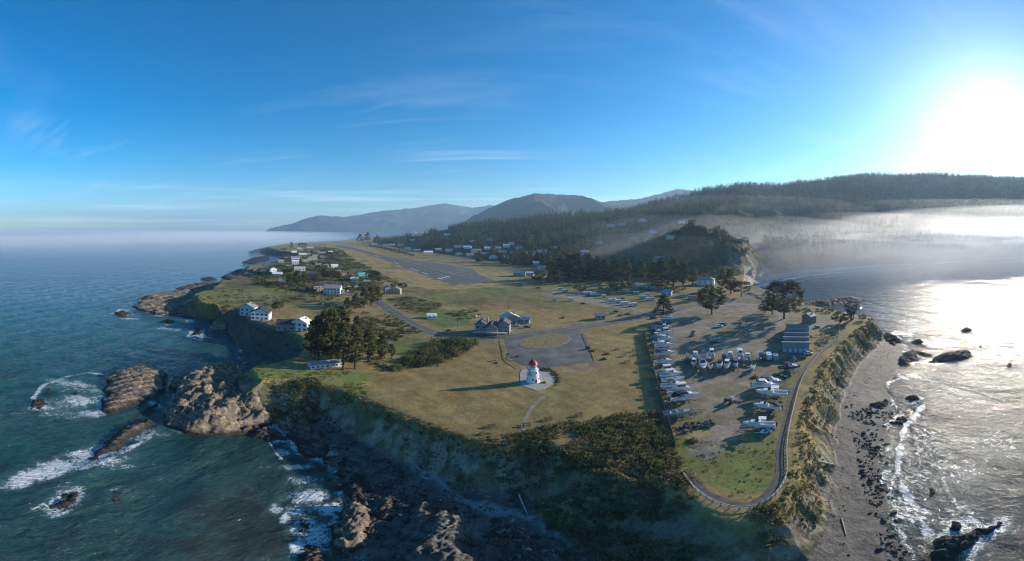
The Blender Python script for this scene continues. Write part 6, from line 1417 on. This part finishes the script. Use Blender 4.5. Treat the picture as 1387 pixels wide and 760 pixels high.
def boat_template(kind, L, hm, cm):
    B = L * .30; H = L * .15; parts = []
    parts.append(('hull', hull_mesh(L, B, H, hm), []))
    g = H * 1.06
    if kind in ('cabin', 'tarp'):
        m = MB(); m.extrude_y([(-L * .06, g - .5), (L * .30, g + .05), (L * .26, g + .45), (L * .10, g + .62), (-L * .06, g + .62)], -B * .34, B * .34); parts.append(('cabin', m.mesh('cabin', BW), []))
        m = MB(); m.extrude_y([(L * .03, g + .625), (L * .12, g + .625), (L * .03, g + 1.3), (-L * .0, g + 1.3)], -B * .33, B * .33); parts.append(('windshield', m.mesh('windshield', glass), []))
        m = MB()
        if kind == 'tarp': m.extrude_y([(-L * .44, g + .1), (L * .02, g + 1.32), (-L * .0, g + 1.40), (-L * .10, g + 1.46), (-L * .30, g + 1.3), (-L * .45, g + .2)], -B * .40, B * .40)
        else:
            m.box(-L * .10, 0, g + 1.45, L * .24, B * .78, .09)
            for sx in (-.2, 0): 
                for sy in (-.36, .36): m.tube((L * sx, B * sy, g - .1), (L * sx, B * sy, g + 1.5), .04, n=5)
        parts.append(('canopy', m.mesh('canopy', cm), []))
    elif kind == 'pilot':
        m = MB(); m.box(L * .06, 0, g - .5, L * .30, B * .66, 2.5, 0, .9); m.box(L * .05, 0, g + 2.0, L * .36, B * .74, .1); m.extrude_y([(L * .2, g - .4), (L * .36, g + .1), (L * .3, g + .5), (L * .2, g + .55)], -B * .3, B * .3); parts.append(('cabin', m.mesh('cabin', BW), []))
        m = MB(); m.box(L * .06, 0, g + .95, L * .295, B * .655, .7, 0, .97); parts.append(('windshield', m.mesh('windshield', glass), []))
        m = MB(); m.tube((0, 0, g + 2.0), (0, 0, g + 4.6), .05, .02, 6); m.tube((0, -.6, g + 3.6), (0, .6, g + 3.6), .03, n=5); parts.append(('mast', m.mesh('mast', MET), []))
    else:      # open skiff with a steering console
        m = MB(); m.box(-L * .02, 0, g - .55, .8, B * .3, 1.0, 0, .85); parts.append(('console', m.mesh('console', BW), []))
        m = MB(); m.extrude_y([(L * .01, g + .45), (L * .05, g + .45), (L * .01, g + .85), (-L * .0, g + .85)], -B * .14, B * .14); parts.append(('windshield', m.mesh('windshield', glass), []))
        for sx in (-.25, .16): m = MB(); m.box(L * sx, 0, g - .45, .4, B * .8, .3); parts.append(('bench', m.mesh('bench', DECK), []))
    m = MB(); m.box(-L * .12, 0, g - .62, L * .66, B * .80, .1); m.extrude_y([(L * .18, g - .2), (L * .38, g + .08), (L * .38, g + .16), (L * .18, g + .04)], -B * .28, B * .28); parts.append(('deck', m.mesh('deck', DECK), []))
    m = MB(); m.box(-L * .5 - .28, 0, g - .5, .5, .42, .75, 0, .8); m.box(-L * .5 - .3, 0, g - 1.35, .22, .16, .9); parts.append(('outboard_motor', m.mesh('outboard_motor', BK), []))
    m = MB(); pts_ = [(L * .16, B * .40, g + .62), (L * .32, B * .28, g + .72), (L * .46, 0, g + .85), (L * .32, -B * .28, g + .72), (L * .16, -B * .40, g + .62)]
    for p, q_ in zip(pts_, pts_[1:]): m.tube(p, q_, .03, n=5)
    for p in pts_: m.tube((p[0], p[1] * .97, g - .05), p, .025, n=5)
    parts.append(('bow_rail', m.mesh('bow_rail', MET), []))
    return parts
wheel_cache = {}
def wheel(r, w):
    m = MB(); m.tube((0, -w / 2, 0), (0, w / 2, 0), r, n=14); ty = m.mesh('wheel', BLK)
    m = MB(); m.tube((0, -w / 2 - .02, 0), (0, w / 2 + .02, 0), r * .55, n=10); return ty, m.mesh('rim', MET)
def trailer_template(L):
    m = MB(); W_ = L * .2
    for s_ in (-1, 1): m.box(-L * .04, s_ * W_ / 2, .48, L * .78, .1, .14); m.box(-L * .05, s_ * W_ * .42, .62, L * .5, .12, .28)
    for xx in (-.36, -.15, .08, .28): m.box(L * xx, 0, .47, .1, W_, .1)
    m.tube((L * .34, W_ / 2, .52), (L * .56, 0, .5), .06, n=6); m.tube((L * .34, -W_ / 2, .52), (L * .56, 0, .5), .06, n=6); m.tube((L * .54, 0, .0), (L * .54, 0, .8), .06, n=6)
    m.tube((L*.45,0,.5),(L*.47,0,1.5),.05,n=6)
    ps = [('frame', m.mesh('frame', MET), (0, 0, 0))]
    ty, rm_ = wheel(.36, .24)
    for xx in (-.18, -.08):
        for s_ in (-1, 1): ps.append(('wheel', ty, (L * xx, s_ * (W_ / 2 + .2), .36), rm_))
    return ps
BT_ = {}
BS = 1.22
def get_boat(kind, L, hull, canv):
    k = (kind, L, hull, canv)
    if k not in BT_: BT_[k] = boat_template(kind, L, dict(w=BW, b=BB, g=BG, t=BT, k=BK, c=BC)[hull], dict(b=CANV, k=CANK, w=BW)[canv])
    return BT_[k]
TR_ = {}
def boat(px, py, head, kind, L, hull, canv, label, group, tlabel):
    """head: direction of the bow, degrees clockwise from straight away from the drone"""
    x, y, z = ground(px, py); a = pi / 2 - atan2(x, y) - R(head)
    if L not in TR_: TR_[L] = trailer_template(L)
    t = thing('boat_trailer', tlabel, 'trailer', (x, y, z), a, 'trailers in the boat yard', BS)
    for nm, me, lc, *ex in TR_[L]:
        o = link(nm, me, t); o.location = lc
        if ex: link('rim', ex[0], o)
    t = thing('boat', label, 'boat', (x, y, z + .92 * BS), a, group, BS); t.rotation_euler = (0, R(rnd.uniform(-3, .5)), a)
    for nm, me, lc in get_boat(kind, L, hull, canv): link(nm, me, t)
row = 'boats parked along the board fence'; mid = 'boats in the double row in the middle of the yard'; east = 'boats on the seaward side of the yard'
ORD = ['first', 'second', 'third', 'fourth', 'fifth', 'sixth', 'seventh', 'eighth', 'ninth', 'tenth', 'eleventh', 'twelfth', 'thirteenth', 'fourteenth', 'fifteenth', 'sixteenth', 'seventeenth', 'eighteenth', 'nineteenth']
R_ = [(907,437,80,'cabin',8.5,'t','w','white boat with pale teal hull'),(897,442,84,'open',7,'k','k','dark hulled open skiff'),(889,446,84,'open',6.4,'g','k','grey open skiff'),(902,448,80,'cabin',7.5,'g','w','grey cabin boat'),(889,453,82,'tarp',6.8,'k','b','dark boat under a blue cover'),(901,455,80,'pilot',7.6,'w','w','white wheelhouse boat with a mast'),(891,460,82,'cabin',7,'t','w','pale teal cabin boat'),(902,464,80,'cabin',8,'w','w','white cabin boat'),
      (893,469,82,'open',6.6,'g','k','grey skiff close to the fence'),(900,473,80,'cabin',9,'w','w','large white cabin boat'),(901,484,82,'tarp',9,'w','b','white boat with a blue cover'),(899,495,84,'cabin',7.8,'w','k','white cabin boat with a black canopy'),(902,509,80,'pilot',8,'w','w','white wheelhouse boat'),(909,513,76,'cabin',8.2,'w','w','white boat with a white hardtop'),(912,520,76,'open',8,'w','k','white open boat with a console'),(912,528,78,'cabin',8.2,'w','k','white boat with dark canopy posts'),(921,535,72,'pilot',8.4,'w','w','white wheelhouse boat'),(928,544,66,'tarp',9.2,'w','k','white boat with a black cover, bow up'),(919,566,80,'open',8,'g','k','lone pale grey open boat, last')]
for k, r in enumerate(R_):
    boat(*r[:7], r[7] + ', ' + ORD[k] + ' from the road along the board fence', row, 'galvanised trailer under the ' + ORD[k] + ' boat from the road along the board fence')
M_ = [(931.5,488,2,'open',5.6,'g','k','small grey skiff at the left end'),(942,487,2,'cabin',7.4,'w','w','white cabin boat, second from the left'),(953.5,487,0,'cabin',7.4,'w','k','white boat with black canopy, third from the left'),(964,486,0,'pilot',7.6,'c','w','cream wheelhouse boat, fourth from the left'),(981,489,-2,'tarp',6.6,'k','b','dark boat under a blue cover, fifth from the left'),(989.5,487,-2,'cabin',7.4,'w','w','white cabin boat, sixth from the left'),(1002.5,487,-4,'pilot',8.8,'w','w','tall white wheelhouse boat, seventh'),(1012.5,489,-4,'cabin',7,'t','w','teal boat, rightmost'),(1031,487,-6,'tarp',7,'b','b','blue boat apart')]
for k, r in enumerate(M_):
    lab = r[7] + (' in the mid yard back line' if k < 8 else ' from the back line, left of the yard camper'); boat(*r[:7], lab, mid, 'trailer under the ' + r[7].split(',')[0].split(' at the')[0] + ' of the mid yard back line')
M2 = [(940,498,182,'cabin',6.2,'c','w','cream boat, leftmost'),(952,500.5,178,'tarp',9.4,'w','b','white boat with a bright blue cover, longest'),(962.5,502,180,'open',5.2,'w','w','short round white skiff'),(974.5,500.5,184,'cabin',7.4,'w','k','white boat with a black canopy'),(985,501,186,'pilot',7.4,'w','w','white wheelhouse boat'),(996.5,499,184,'tarp',5.8,'t','b','small teal covered boat'),(1019.5,502,190,'open',5.6,'c','k','cream skiff apart, rightmost')]
for k, r in enumerate(M2):
    boat(*r[:7], r[7] + ' in the mid yard front line', mid, 'trailer under the ' + r[7].split(',')[0] + ' in the mid yard front line')
E_ = [(1070,503,88,'cabin',7.8,'k','k','dark grey cabin boat nearest the striped roofs',),(1044,523,95,'tarp',8.6,'g','b','covered grey boat behind the big white one'),(1036,528,97,'cabin',8.2,'w','w','pale boat touching the big white one on its far side'),(1045,539,97,'cabin',9.8,'w','w','biggest white motor boat'),(1039,557,103,'tarp',7.8,'w','k','white boat with a dark cockpit cover'),(1028,582,92,'cabin',8,'w','w','white boat beside the scrap heap nearest the bluff tip')]
for k, r in enumerate(E_):
    boat(r[0], r[1], r[2] + 180 * (k in (3, 4, 5)), *r[3:7], r[7] + ', seaward side', east, 'trailer under the ' + r[7].split(',')[0] + ', seaward side')
boat(969,464,70,'open',7,'t','k','pale teal open skiff alone on the yard in the shade of the big tree', 'single boats', 'trailer under the lone skiff in the shade of the big tree')

# ---- campers, cars, trucks
def car_template(kind, bm_):
    ps = []
    if kind == 'car': L, W_, pf, cb = 4.5, 1.8, [(-2.25,.35),(2.25,.35),(2.28,.75),(1.3,.95),(-1.9,1.0),(-2.25,.9)], [(-1.75,.98),(1.15,.96),(.45,1.45),(-1.2,1.47)]
    elif kind == 'van': L, W_, pf, cb = 5.2, 1.95, [(-2.6,.35),(2.6,.35),(2.62,.95),(1.9,1.15),(-2.6,1.2)], [(-2.58,1.19),(1.85,1.14),(1.2,2.0),(-2.5,2.05)]
    else: L, W_, pf, cb = 5.6, 1.95, [(-2.8,.45),(2.8,.45),(2.8,1.0),(1.4,1.12),(-2.8,1.1)], [(-.5,1.1),(1.35,1.1),(.75,1.75),(-.35,1.77)]
    m = MB(); m.extrude_y(pf, -W_ / 2, W_ / 2)
    cab = [(x_, z_) for x_, z_ in cb]
    m.extrude_y([(cab[3][0] + .05, cab[3][1] + .005), (cab[2][0] - .05, cab[2][1] + .005), (cab[2][0] - .1, cab[2][1] + .07), (cab[3][0] + .1, cab[3][1] + .07)], -W_ * .43, W_ * .43)
    if kind == 'truck': m.box(-1.65, W_ / 2 - .08, 1.1, 2.2, .1, .35); m.box(-1.65, -W_ / 2 + .08, 1.1, 2.2, .1, .35); m.box(-2.72, 0, 1.1, .1, W_ * .85, .35)
    ps.append(('body', m.mesh('body', bm_), (0, 0, 0)))
    m = MB(); m.extrude_y(cab, -W_ * .45, W_ * .45); ps.append(('window_glass', m.mesh('window_glass', glass), (0, 0, 0)))
    ty, rm_ = wheel(.36, .24)
    for xx in (-L * .31, L * .31):
        for s_ in (-1, 1): ps.append(('wheel', ty, (xx, s_ * (W_ / 2 - .1), .36), rm_))
    m = MB(); m.box(0, 0, 0, .06, .35, .14); hl = m.mesh('headlight', trimw)
    for s_ in (-1, 1): ps.append(('headlight', hl, (L / 2 + .01, s_ * W_ * .33, .68)))
    return ps
def camper_template(kind, bm_, strp):
    L = dict(trailer=6.5, motorhome=8.2, small=4.6)[kind]; H = 2.5; ps = []; m = MB()
    m.extrude_y([(-L / 2, .55), (L / 2 - .1, .55), (L / 2 + .1, 1.3), (L / 2 - .35, H + .3), (L / 2 - .8, H + .5), (-L / 2 + .35, H + .5), (-L / 2, H + .2)], -1.2, 1.2); m.box(0, 0, H + .5, 1, .7, .25); ps.append(('body', m.mesh('body', bm_), (0, 0, 0)))
    m = MB(); m.box(-.1, 0, 1.15, L * .88, 2.42, .22); ps.append(('stripe', m.mesh('stripe', strp), (0, 0, 0)))
    for xx in ((-L * .28, L * .05, L * .3) if kind != 'small' else (-L * .2, L * .22)):
        for s_ in (-1, 1): m = MB(); m.box(0, 0, 0, .95, .08, .65); ps.append(('window', m.mesh('window', glass), (xx, s_ * 1.2, 1.6)))
    m = MB(); m.box(0, 0, 0, .7, .08, 1.8); ps.append(('door', m.mesh('door', DECK), (L * .17, -1.21, .7)))
    m = MB(); m.box(0, 0, 0, .1, 2.0, .75); ps.append(('windscreen', m.mesh('windscreen', glass), (L / 2 - .12, 0, 1.65)))
    ty, rm_ = wheel(.38, .24)
    for xx in ((-.5, .35) if kind != 'motorhome' else (-L * .3, L * .33)):
        for s_ in (-1, 1): ps.append(('wheel', ty, (xx, s_ * 1.1, .38), rm_))
    if kind != 'motorhome': m = MB(); m.tube((L / 2, .5, .5), (L / 2 + 1.3, 0, .5), .06, n=6); m.tube((L / 2, -.5, .5), (L / 2 + 1.3, 0, .5), .06, n=6); m.tube((L / 2 + 1.2, 0, 0), (L / 2 + 1.2, 0, .7), .05, n=6); ps.append(('drawbar', m.mesh('drawbar', MET), (0, 0, 0)))
    return ps
CM = dict(white=mat('car_white', (.70,.71,.71), .3, .06, 1, spec=.5), dark=mat('car_dark', (.03,.033,.04), .25, .1, 1, spec=.6), silver=mat('car_silver', (.40,.42,.44), .3, .08, 1, .4), blue=mat('car_blue', (.05,.12,.28), .3, .1, 1, spec=.5), red=mat('car_red', (.28,.03,.03), .3, .1, 1, spec=.5), tan=mat('car_tan', (.38,.32,.24), .4), teal=mat('car_teal', (.22,.42,.46), .4), cream=mat('car_cream', (.62,.57,.42), .4))
VT = {}
def vehicle(px, py, head, kind, colr, label, name, cat, group):
    x, y, z = ground(px, py); a = pi / 2 - atan2(x, y) - R(head)
    k = (kind, colr)
    if k not in VT: VT[k] = camper_template(kind, CM[colr], CM['blue'] if colr in ('white', 'teal') else CM['tan']) if kind in ('trailer', 'motorhome', 'small') else car_template(kind, CM[colr])
    t = thing(name, label, cat, (x, y, z), a, group)
    for nm, me, lc, *ex in VT[k]:
        o = link(nm, me, t); o.location = lc
        if ex: link('rim', ex[0], o)
cg = 'campers on the camp ground'
for v in [(752,408,60,'small','silver','small dark shaded camper at the left edge of the camp ground meadow'),(759,393,70,'trailer','white','white camper left of the cream one by the camp ground track'),(765.5,396,60,'trailer','cream','cream coloured camper beside the squat dark tree'),(773,408,75,'small','white','small white camper alone in the lower camp ground'),(771,387,80,'small','silver','silver rounded camper near the third tree of the track'),(781,399.5,85,'small','teal','small teal camper in front of the squat dark tree'),
          (796,399,75,'motorhome','white','long white motorhome left of the round dark tree'),(804,400.5,75,'trailer','white','white camper right behind the long motorhome'),(813,391,80,'small','silver','silver camper alone behind the motorhome'),(818,403.5,80,'small','white','small white camper in front of the round dark tree'),(830,408.5,70,'motorhome','white','white motorhome, left of the three big ones in the lower camp ground'),(838,410,70,'trailer','white','white camper close behind that left motorhome'),(846,413,70,'motorhome','white','white motorhome, middle of the three big ones in the lower camp ground'),(857,415,70,'motorhome','white','white motorhome, right of the three big ones in the lower camp ground'),
          (862,399,80,'trailer','teal','teal camper left of the long white and blue one'),(872,405,75,'motorhome','teal','long white and blue motorhome at the right of the camp ground'),(881,407,72,'motorhome','white','bright motorhome right of the long white and blue one'),(866,389,85,'trailer','white','white camper under the dark trees behind the camp ground'),(873,389.5,85,'small','teal','teal camper under the dark trees behind the camp ground'),(885,392,80,'trailer','teal','pale teal camper left of the blue roofed cabin'),(876,401,80,'trailer','white','white camper behind the long white and blue motorhome'),(778,373,85,'trailer','white','white camper at the wood edge behind the track trees'),
          (926,403,88,'trailer','silver','grey camper in the shade at the back of the yard'),(938,404.5,88,'motorhome','silver','grey motorhome in the shade at the back of the yard')]:
    vehicle(*v[:6], 'camper', 'camper', cg)
pc = 'parked cars and trucks'
for v in [(974,443.5,65,'truck','white','white pickup truck in the middle of the gravel yard',  'pickup_truck','truck'),(979,441,65,'van','silver','silver van standing behind the white pickup in the yard','van','van'),(1011,449,80,'truck','teal','pale pickup truck right of the big tree shadow in the yard','pickup_truck','truck'),(834,423,70,'car','dark','dark blue black car by the road below the big motorhomes','parked_car','car'),(829,425.5,70,'car','silver','silver car in front of the dark one by the camp ground road','parked_car','car'),(706,387,85,'truck','dark','dark truck at the end of the runway','pickup_truck','truck'),(729,391,85,'truck','dark','dark truck on the track below the round topped tree','pickup_truck','truck'),(711,386,85,'van','white','white van next to the dark truck at the end of the runway','van','van'),
          (468,390,70,'car','silver','silver car in the village car park, closest to the white garage','parked_car','car'),(473,389,70,'car','white','white car in the middle of the village car park','parked_car','car'),(478,388.5,70,'car','dark','dark car in the village car park','parked_car','car'),(483,389.5,70,'van','white','white van at the right end of the village car park','van','van'),(645,451,85,'van','white','long white van parked left of the big grey house','van','van'),(714,444,80,'car','blue','dark blue car right of the shed with the blue roof','parked_car','car'),(700,442,80,'car','white','white car in front of the long grey house','parked_car','car'),(690,446,70,'car','silver','silver car between the big grey house and the road','parked_car','car'),
          (857,384,85,'car','dark','dark car under the trees at the back of the camp ground','parked_car','car'),(790,412,60,'car','dark','dark car on the grass left of the office hut','parked_car','car'),(843,405,70,'car','dark','dark car behind the three big motorhomes','parked_car','car'),(1058,513,80,'truck','dark','dark truck bed beside the dark grey boat','pickup_truck','truck'),(1107,444,60,'car','silver','silver car on the concrete yard below the brown gabled house','parked_car','car'),(1095,480,75,'car','white','white car among the scrub beside the cliff path','parked_car','car'),(1086,486,75,'car','dark','dark car behind the white one near the cliff path','parked_car','car'),(885,432,60,'truck','dark','dark truck under the conical tree by the road','pickup_truck','truck')]:
    vehicle(*v, pc)
vehicle(1041.5, 486, -4, 'trailer', 'white', 'white camper standing in the boat yard right of the blue covered boat', 'camper', 'camper', 'campers in the boat yard')
vehicle(1050.5, 488, -8, 'small', 'silver', 'small grey camper right of the white camper in the boat yard', 'camper', 'camper', 'campers in the boat yard')

# ---- yard machinery
x, y, z = ground(988, 546); t = thing('tractor', 'dark old tractor alone in the middle of the gravel yard', 'tractor', (x, y, z), 2.2); m = MB(); m.box(.9, 0, .8, 2.0, .9, .9); m.box(-.7, 0, .7, 1.4, 1.1, .6); m.obj('body', BK, t)
m = MB(); m.box(-.8, 0, 1.3, 1.2, 1.3, 1.5, 0, .9); m.obj('cab', BG, t)
for xx, r_, w_ in ((-.9, .8, .45), (1.5, .45, .3)):
    ty, rm_ = wheel(r_, w_)
    for s_ in (-1, 1): o = link('wheel', ty, t); o.location = (xx, s_ * .85, r_); link('rim', rm_, o)
x, y, z = ground(938, 455); t = thing('tilt_trailer', 'dark tilted flatbed trailer casting a long shadow on the yard', 'trailer', (x, y, z), .9); m = MB(); m.add([(-3.2, -1.1, .7), (3.2, -1.1, 2.3), (3.2, 1.1, 2.3), (-3.2, 1.1, .7), (-3.2, -1.1, .95), (3.2, -1.1, 2.55), (3.2, 1.1, 2.55), (-3.2, 1.1, .95)], [(3, 2, 1, 0), (4, 5, 6, 7), (0, 1, 5, 4), (1, 2, 6, 5), (2, 3, 7, 6), (3, 0, 4, 7)]); m.obj('bed', BK, t)
m = MB(); m.box(0, 0, .4, 6, .8, .18); m.tube((1.6, 0, .5), (2.6, 0, 2.2), .1, n=6); m.obj('frame', RUST_M, t); ty, rm_ = wheel(.42, .3)
for xx in (-.9, .1):
    for s_ in (-1, 1): o = link('wheel', ty, t); o.location = (xx, s_ * 1.0, .42); link('rim', rm_, o)
x, y, z = ground(938, 560); t = thing('trailer_frame', 'bare rusty trailer frame right of the last boat along the fence', 'trailer', (x, y, z), -.1); m = MB()
for s_ in (-.9, .9): m.box(0, s_, .55, 6.2, .12, .16)
for k in range(6): m.box(-2.8 + k * 1.1, 0, .55, .1, 1.8, .12)
m.tube((3, .9, .6), (4.6, 0, .5), .07, n=6); m.tube((3, -.9, .6), (4.6, 0, .5), .07, n=6); m.tube((4.5, 0, 0), (4.5, 0, .7), .06, n=6); m.obj('frame', RUST_M, t); ty, rm_ = wheel(.36, .25)
for s_ in (-1.1, 1.1): o = link('wheel', ty, t); o.location = (-.6, s_, .36); link('rim', rm_, o)
def scrap(px, py, label, n, sp, mats, seed):
    x, y, z = ground(px, py); t = thing('scrap_heap', label, 'scrap heap', (x, y, z)); rs = random.Random(seed)
    for k in range(n):
        a_, r_ = rs.uniform(0, 6.28), sp * rs.random() ** .6; q_ = rs.random(); j = rs.randrange(len(mats)); mb_ = MB()
        if q_ < .5: mb_.box(r_ * cos(a_), r_ * sin(a_) * .7, rs.uniform(-.1, .5), rs.uniform(.5, 2), rs.uniform(.3, 1.1), rs.uniform(.2, .9), rs.uniform(0, 3), rs.uniform(.5, 1))
        else:
            c_ = np.array((r_ * cos(a_), r_ * sin(a_) * .7, rs.uniform(.1, .8))); d_ = np.array((rs.uniform(-2, 2), rs.uniform(-2, 2), rs.uniform(-.3, .6))); mb_.tube(c_ - d_ / 2, c_ + d_ / 2, rs.uniform(.06, .16), n=6)
        mb_.obj(('scrap_metal', 'timber', 'sheeting')[j], mats[j], t)
scrap(932, 580, 'dark tangled scrap pile at the end of the board fence', 46, 4.2, (RUST_M, wood, BK), 1)
scrap(955, 577, 'low line of dark gear across the end of the gravel yard', 22, 3.0, (BK, wood, BK), 2)
scrap(1037, 583, 'heap of white boat parts behind the boat nearest the bluff tip', 34, 3.2, (BW, BG, BW), 3)
scrap(1078, 487, 'scattered pale junk below the striped roofs', 30, 5.0, (BG, wood, BW), 4)
scrap(1045, 462, 'jumble of gear in front of the striped roofs on the yard side', 26, 4.0, (BK, BT, wood), 5)
scrap(904, 429, 'clutter of dark and white gear under the conical tree', 30, 4.5, (BK, BW, wood), 6)
scrap(1113, 462, 'pale driftwood and planks in the scrub inside the cliff path bend', 24, 5.0, (rail_m, wood, rail_m), 7)
for i_, (qx, qy, lb) in enumerate([(884,462,'brown clutter between the fence and the grey skiff'),(889,478,'dark gear heap against the fence behind the large white cabin boat'),(887,500,'weathered crates and poles against the fence behind the white hardtop boats'),(897,528,'brown junk between the board fence and the open console boat'),(905,548,'dark planks behind the black covered boat by the fence')]): scrap(qx, qy, lb, 18, 2.6, (BG, wood, BK), 20 + i_)
scrap(648, 430, 'white odds and ends in the garden left of the long grey house', 16, 4.0, (BW, wood, BW), 8)
scrap(985, 404, 'white sailcloth and gear at the foot of the knoll', 12, 2.6, (BW, BW, BG), 9)

# ---- park furniture
tbl = MB(); tbl.box(0, 0, .72, 2.0, .8, .07); st_ = MB(); st_.box(0, .75, .43, 2.0, .28, .06); st2 = MB(); st2.box(0, -.75, .43, 2.0, .28, .06)
def _leg(s_): lg = MB(); lg.extrude_y([(-.85, 0), (-.72, 0), (.30, .72), (.17, .72)], s_ - .05, s_ + .05); lg.extrude_y([(.85, 0), (.72, 0), (-.30, .72), (-.17, .72)], s_ - .045, s_ + .045); lg.v = [(b_, a_, c_) for a_, b_, c_ in lg.v]; return lg
dw = mat('dark_table_wood', (.085, .06, .05), .8, .3, 2.)
tm = [('tabletop', tbl.mesh('tabletop', dw)), ('bench', st_.mesh('bench', dw)), ('bench', st2.mesh('bench', dw)), ('leg', _leg(-.7).mesh('leg', dw)), ('leg', _leg(.7).mesh('leg', dw))]
for a in [(666,579,.2,'dark picnic table on the lawn left of the footpath, by the cliff edge'),(713,577,.1,'dark picnic table beside the footpath at the lawn edge'),(743,569,.3,'dark picnic table right of the footpath near the scrub'),(784,563,.25,'dark picnic table farthest right along the scrub edge of the lawn'),(836,474,.2,'picnic table left of a pair near the top of the board fence'),(845,483,.3,'picnic table on the dry grass right of the parking lot'),(860,482,.2,'reddish picnic table closest to the board fence'),(859,476,.2,'picnic table just behind the reddish one by the board fence'),(849,491,.2,'lowest picnic table on the grass right of the parking lot')]:
    x, y, z = ground(a[0], a[1]); t = thing('picnic_table', a[3], 'picnic table', (x, y, z), a[2] + facing(x, y), 'picnic tables on the lawn', 1.25)
    for nm, me in tm: link(nm, me, t)
x, y, z = ground(796, 473); t = thing('waste_bin', 'dark boxy waste bin by the log barrier right of the parking lot', 'bin', (x, y, z), .4); m = MB(); m.box(0, 0, 0, 1.9, 1.5, 1.4, 0, 1.08); m.obj('body', BK, t); m = MB(); m.box(0, .0, 1.403, 2.15, 1.7, .12); m.obj('lid', BLK, t)
x, y, z = ground(690, 487); t = thing('information_kiosk', 'small roofed notice board with a bench at the left corner of the parking lot', 'kiosk', (x, y, z), facing(x, y) + .3)
for xx in (-1.3, 1.3): m = MB(); m.box(xx, 0, -.1, .18, .18, 2.7); m.obj('post', wood, t)
m = MB(); m.box(0, -.02, 1.0, 2.4, .1, 1.1); m.obj('notice_board', mat('notice_grey', (.40, .42, .44), .5), t)
m = MB(); m.extrude_y([(-1.8, 2.5), (0, 3.15), (1.8, 2.5), (1.8, 2.62), (0, 3.3), (-1.8, 2.62)], -.7, .7); m.obj('roof', mat('kiosk_shingle', (.07, .065, .065), .85), t)
m = MB(); m.box(-.6, -2.2, .42, 3.0, .5, .1); m.box(-1.7, -2.2, 0, .15, .45, .42); m.box(.5, -2.2, 0, .15, .45, .42); m.obj('bench', mat('pale_bench', (.42, .42, .41), .7), t)
logm = mat('driftwood', (.40, .36, .30), .85, .3, 2.)
def log(p0, p1, r_, z_, label):
    a_, b_ = G(*p0, z_), G(*p1, z_); za, zb = hz(*a_), hz(*b_); c_ = ((a_[0] + b_[0]) / 2, (a_[1] + b_[1]) / 2, (za + zb) / 2)
    m = MB(); m.tube((a_[0] - c_[0], a_[1] - c_[1], za - c_[2] + r_ * .7), (b_[0] - c_[0], b_[1] - c_[1], zb - c_[2] + r_ * .7), r_, r_ * .7, 9)
    o = m.obj('driftwood_log', logm, smooth=False); o.location = c_; tag(o, label, 'log', 'driftwood on the beaches')
log((1107,646), (1131,631), .38, 2, 'long pale driftwood log lying across the east beach')
log((486,573), (504,583), .28, 2, 'pale driftwood log at the foot of the west cliff')
log((490,570), (500,574), .2, 2, 'thin driftwood pole resting beside the log under the west cliff')
log((703,672), (715,698), .25, 3, 'thin pale log sliding down the shingle below the footpath')
log((571,647), (579,651), .25, 2, 'short stubby log on the dark sand of the front beach')
log((1140,700), (1146,722), .2, 2, 'dark thin pole on the near sand of the east beach')
log((1120,650), (1125,660), .15, 2, 'small stick of driftwood beside the long log on the east beach')
# utility poles
pm_ = mat('pole_wood', (.13, .10, .08), .9)
for a in [(1136,447,6.5,'slim grey pole where the cliff path meets the headland'),(729,416,8,'slim utility pole at the camp ground side of the meadow'),(926,391,9,'utility pole at the foot of the knoll'),(552,408,7,'utility pole by the meadow above the road'),(689,418,8.5,'dark utility pole behind the long grey house'),(620,446,7.5,'utility pole beside the bending road')]:
    x, y, z = ground(a[0], a[1]); t = thing('utility_pole', a[3], 'pole', (x, y, z), facing(x, y)); m = MB(); m.tube((0, 0, -.4), (0, 0, a[2]), .15, .1, 7); m.obj('pole', pm_, t)
    if a[2] > 6: m = MB(); m.box(0, -.12, a[2] - .7, 2.0, .1, .12); m.obj('crossarm', pm_, t)
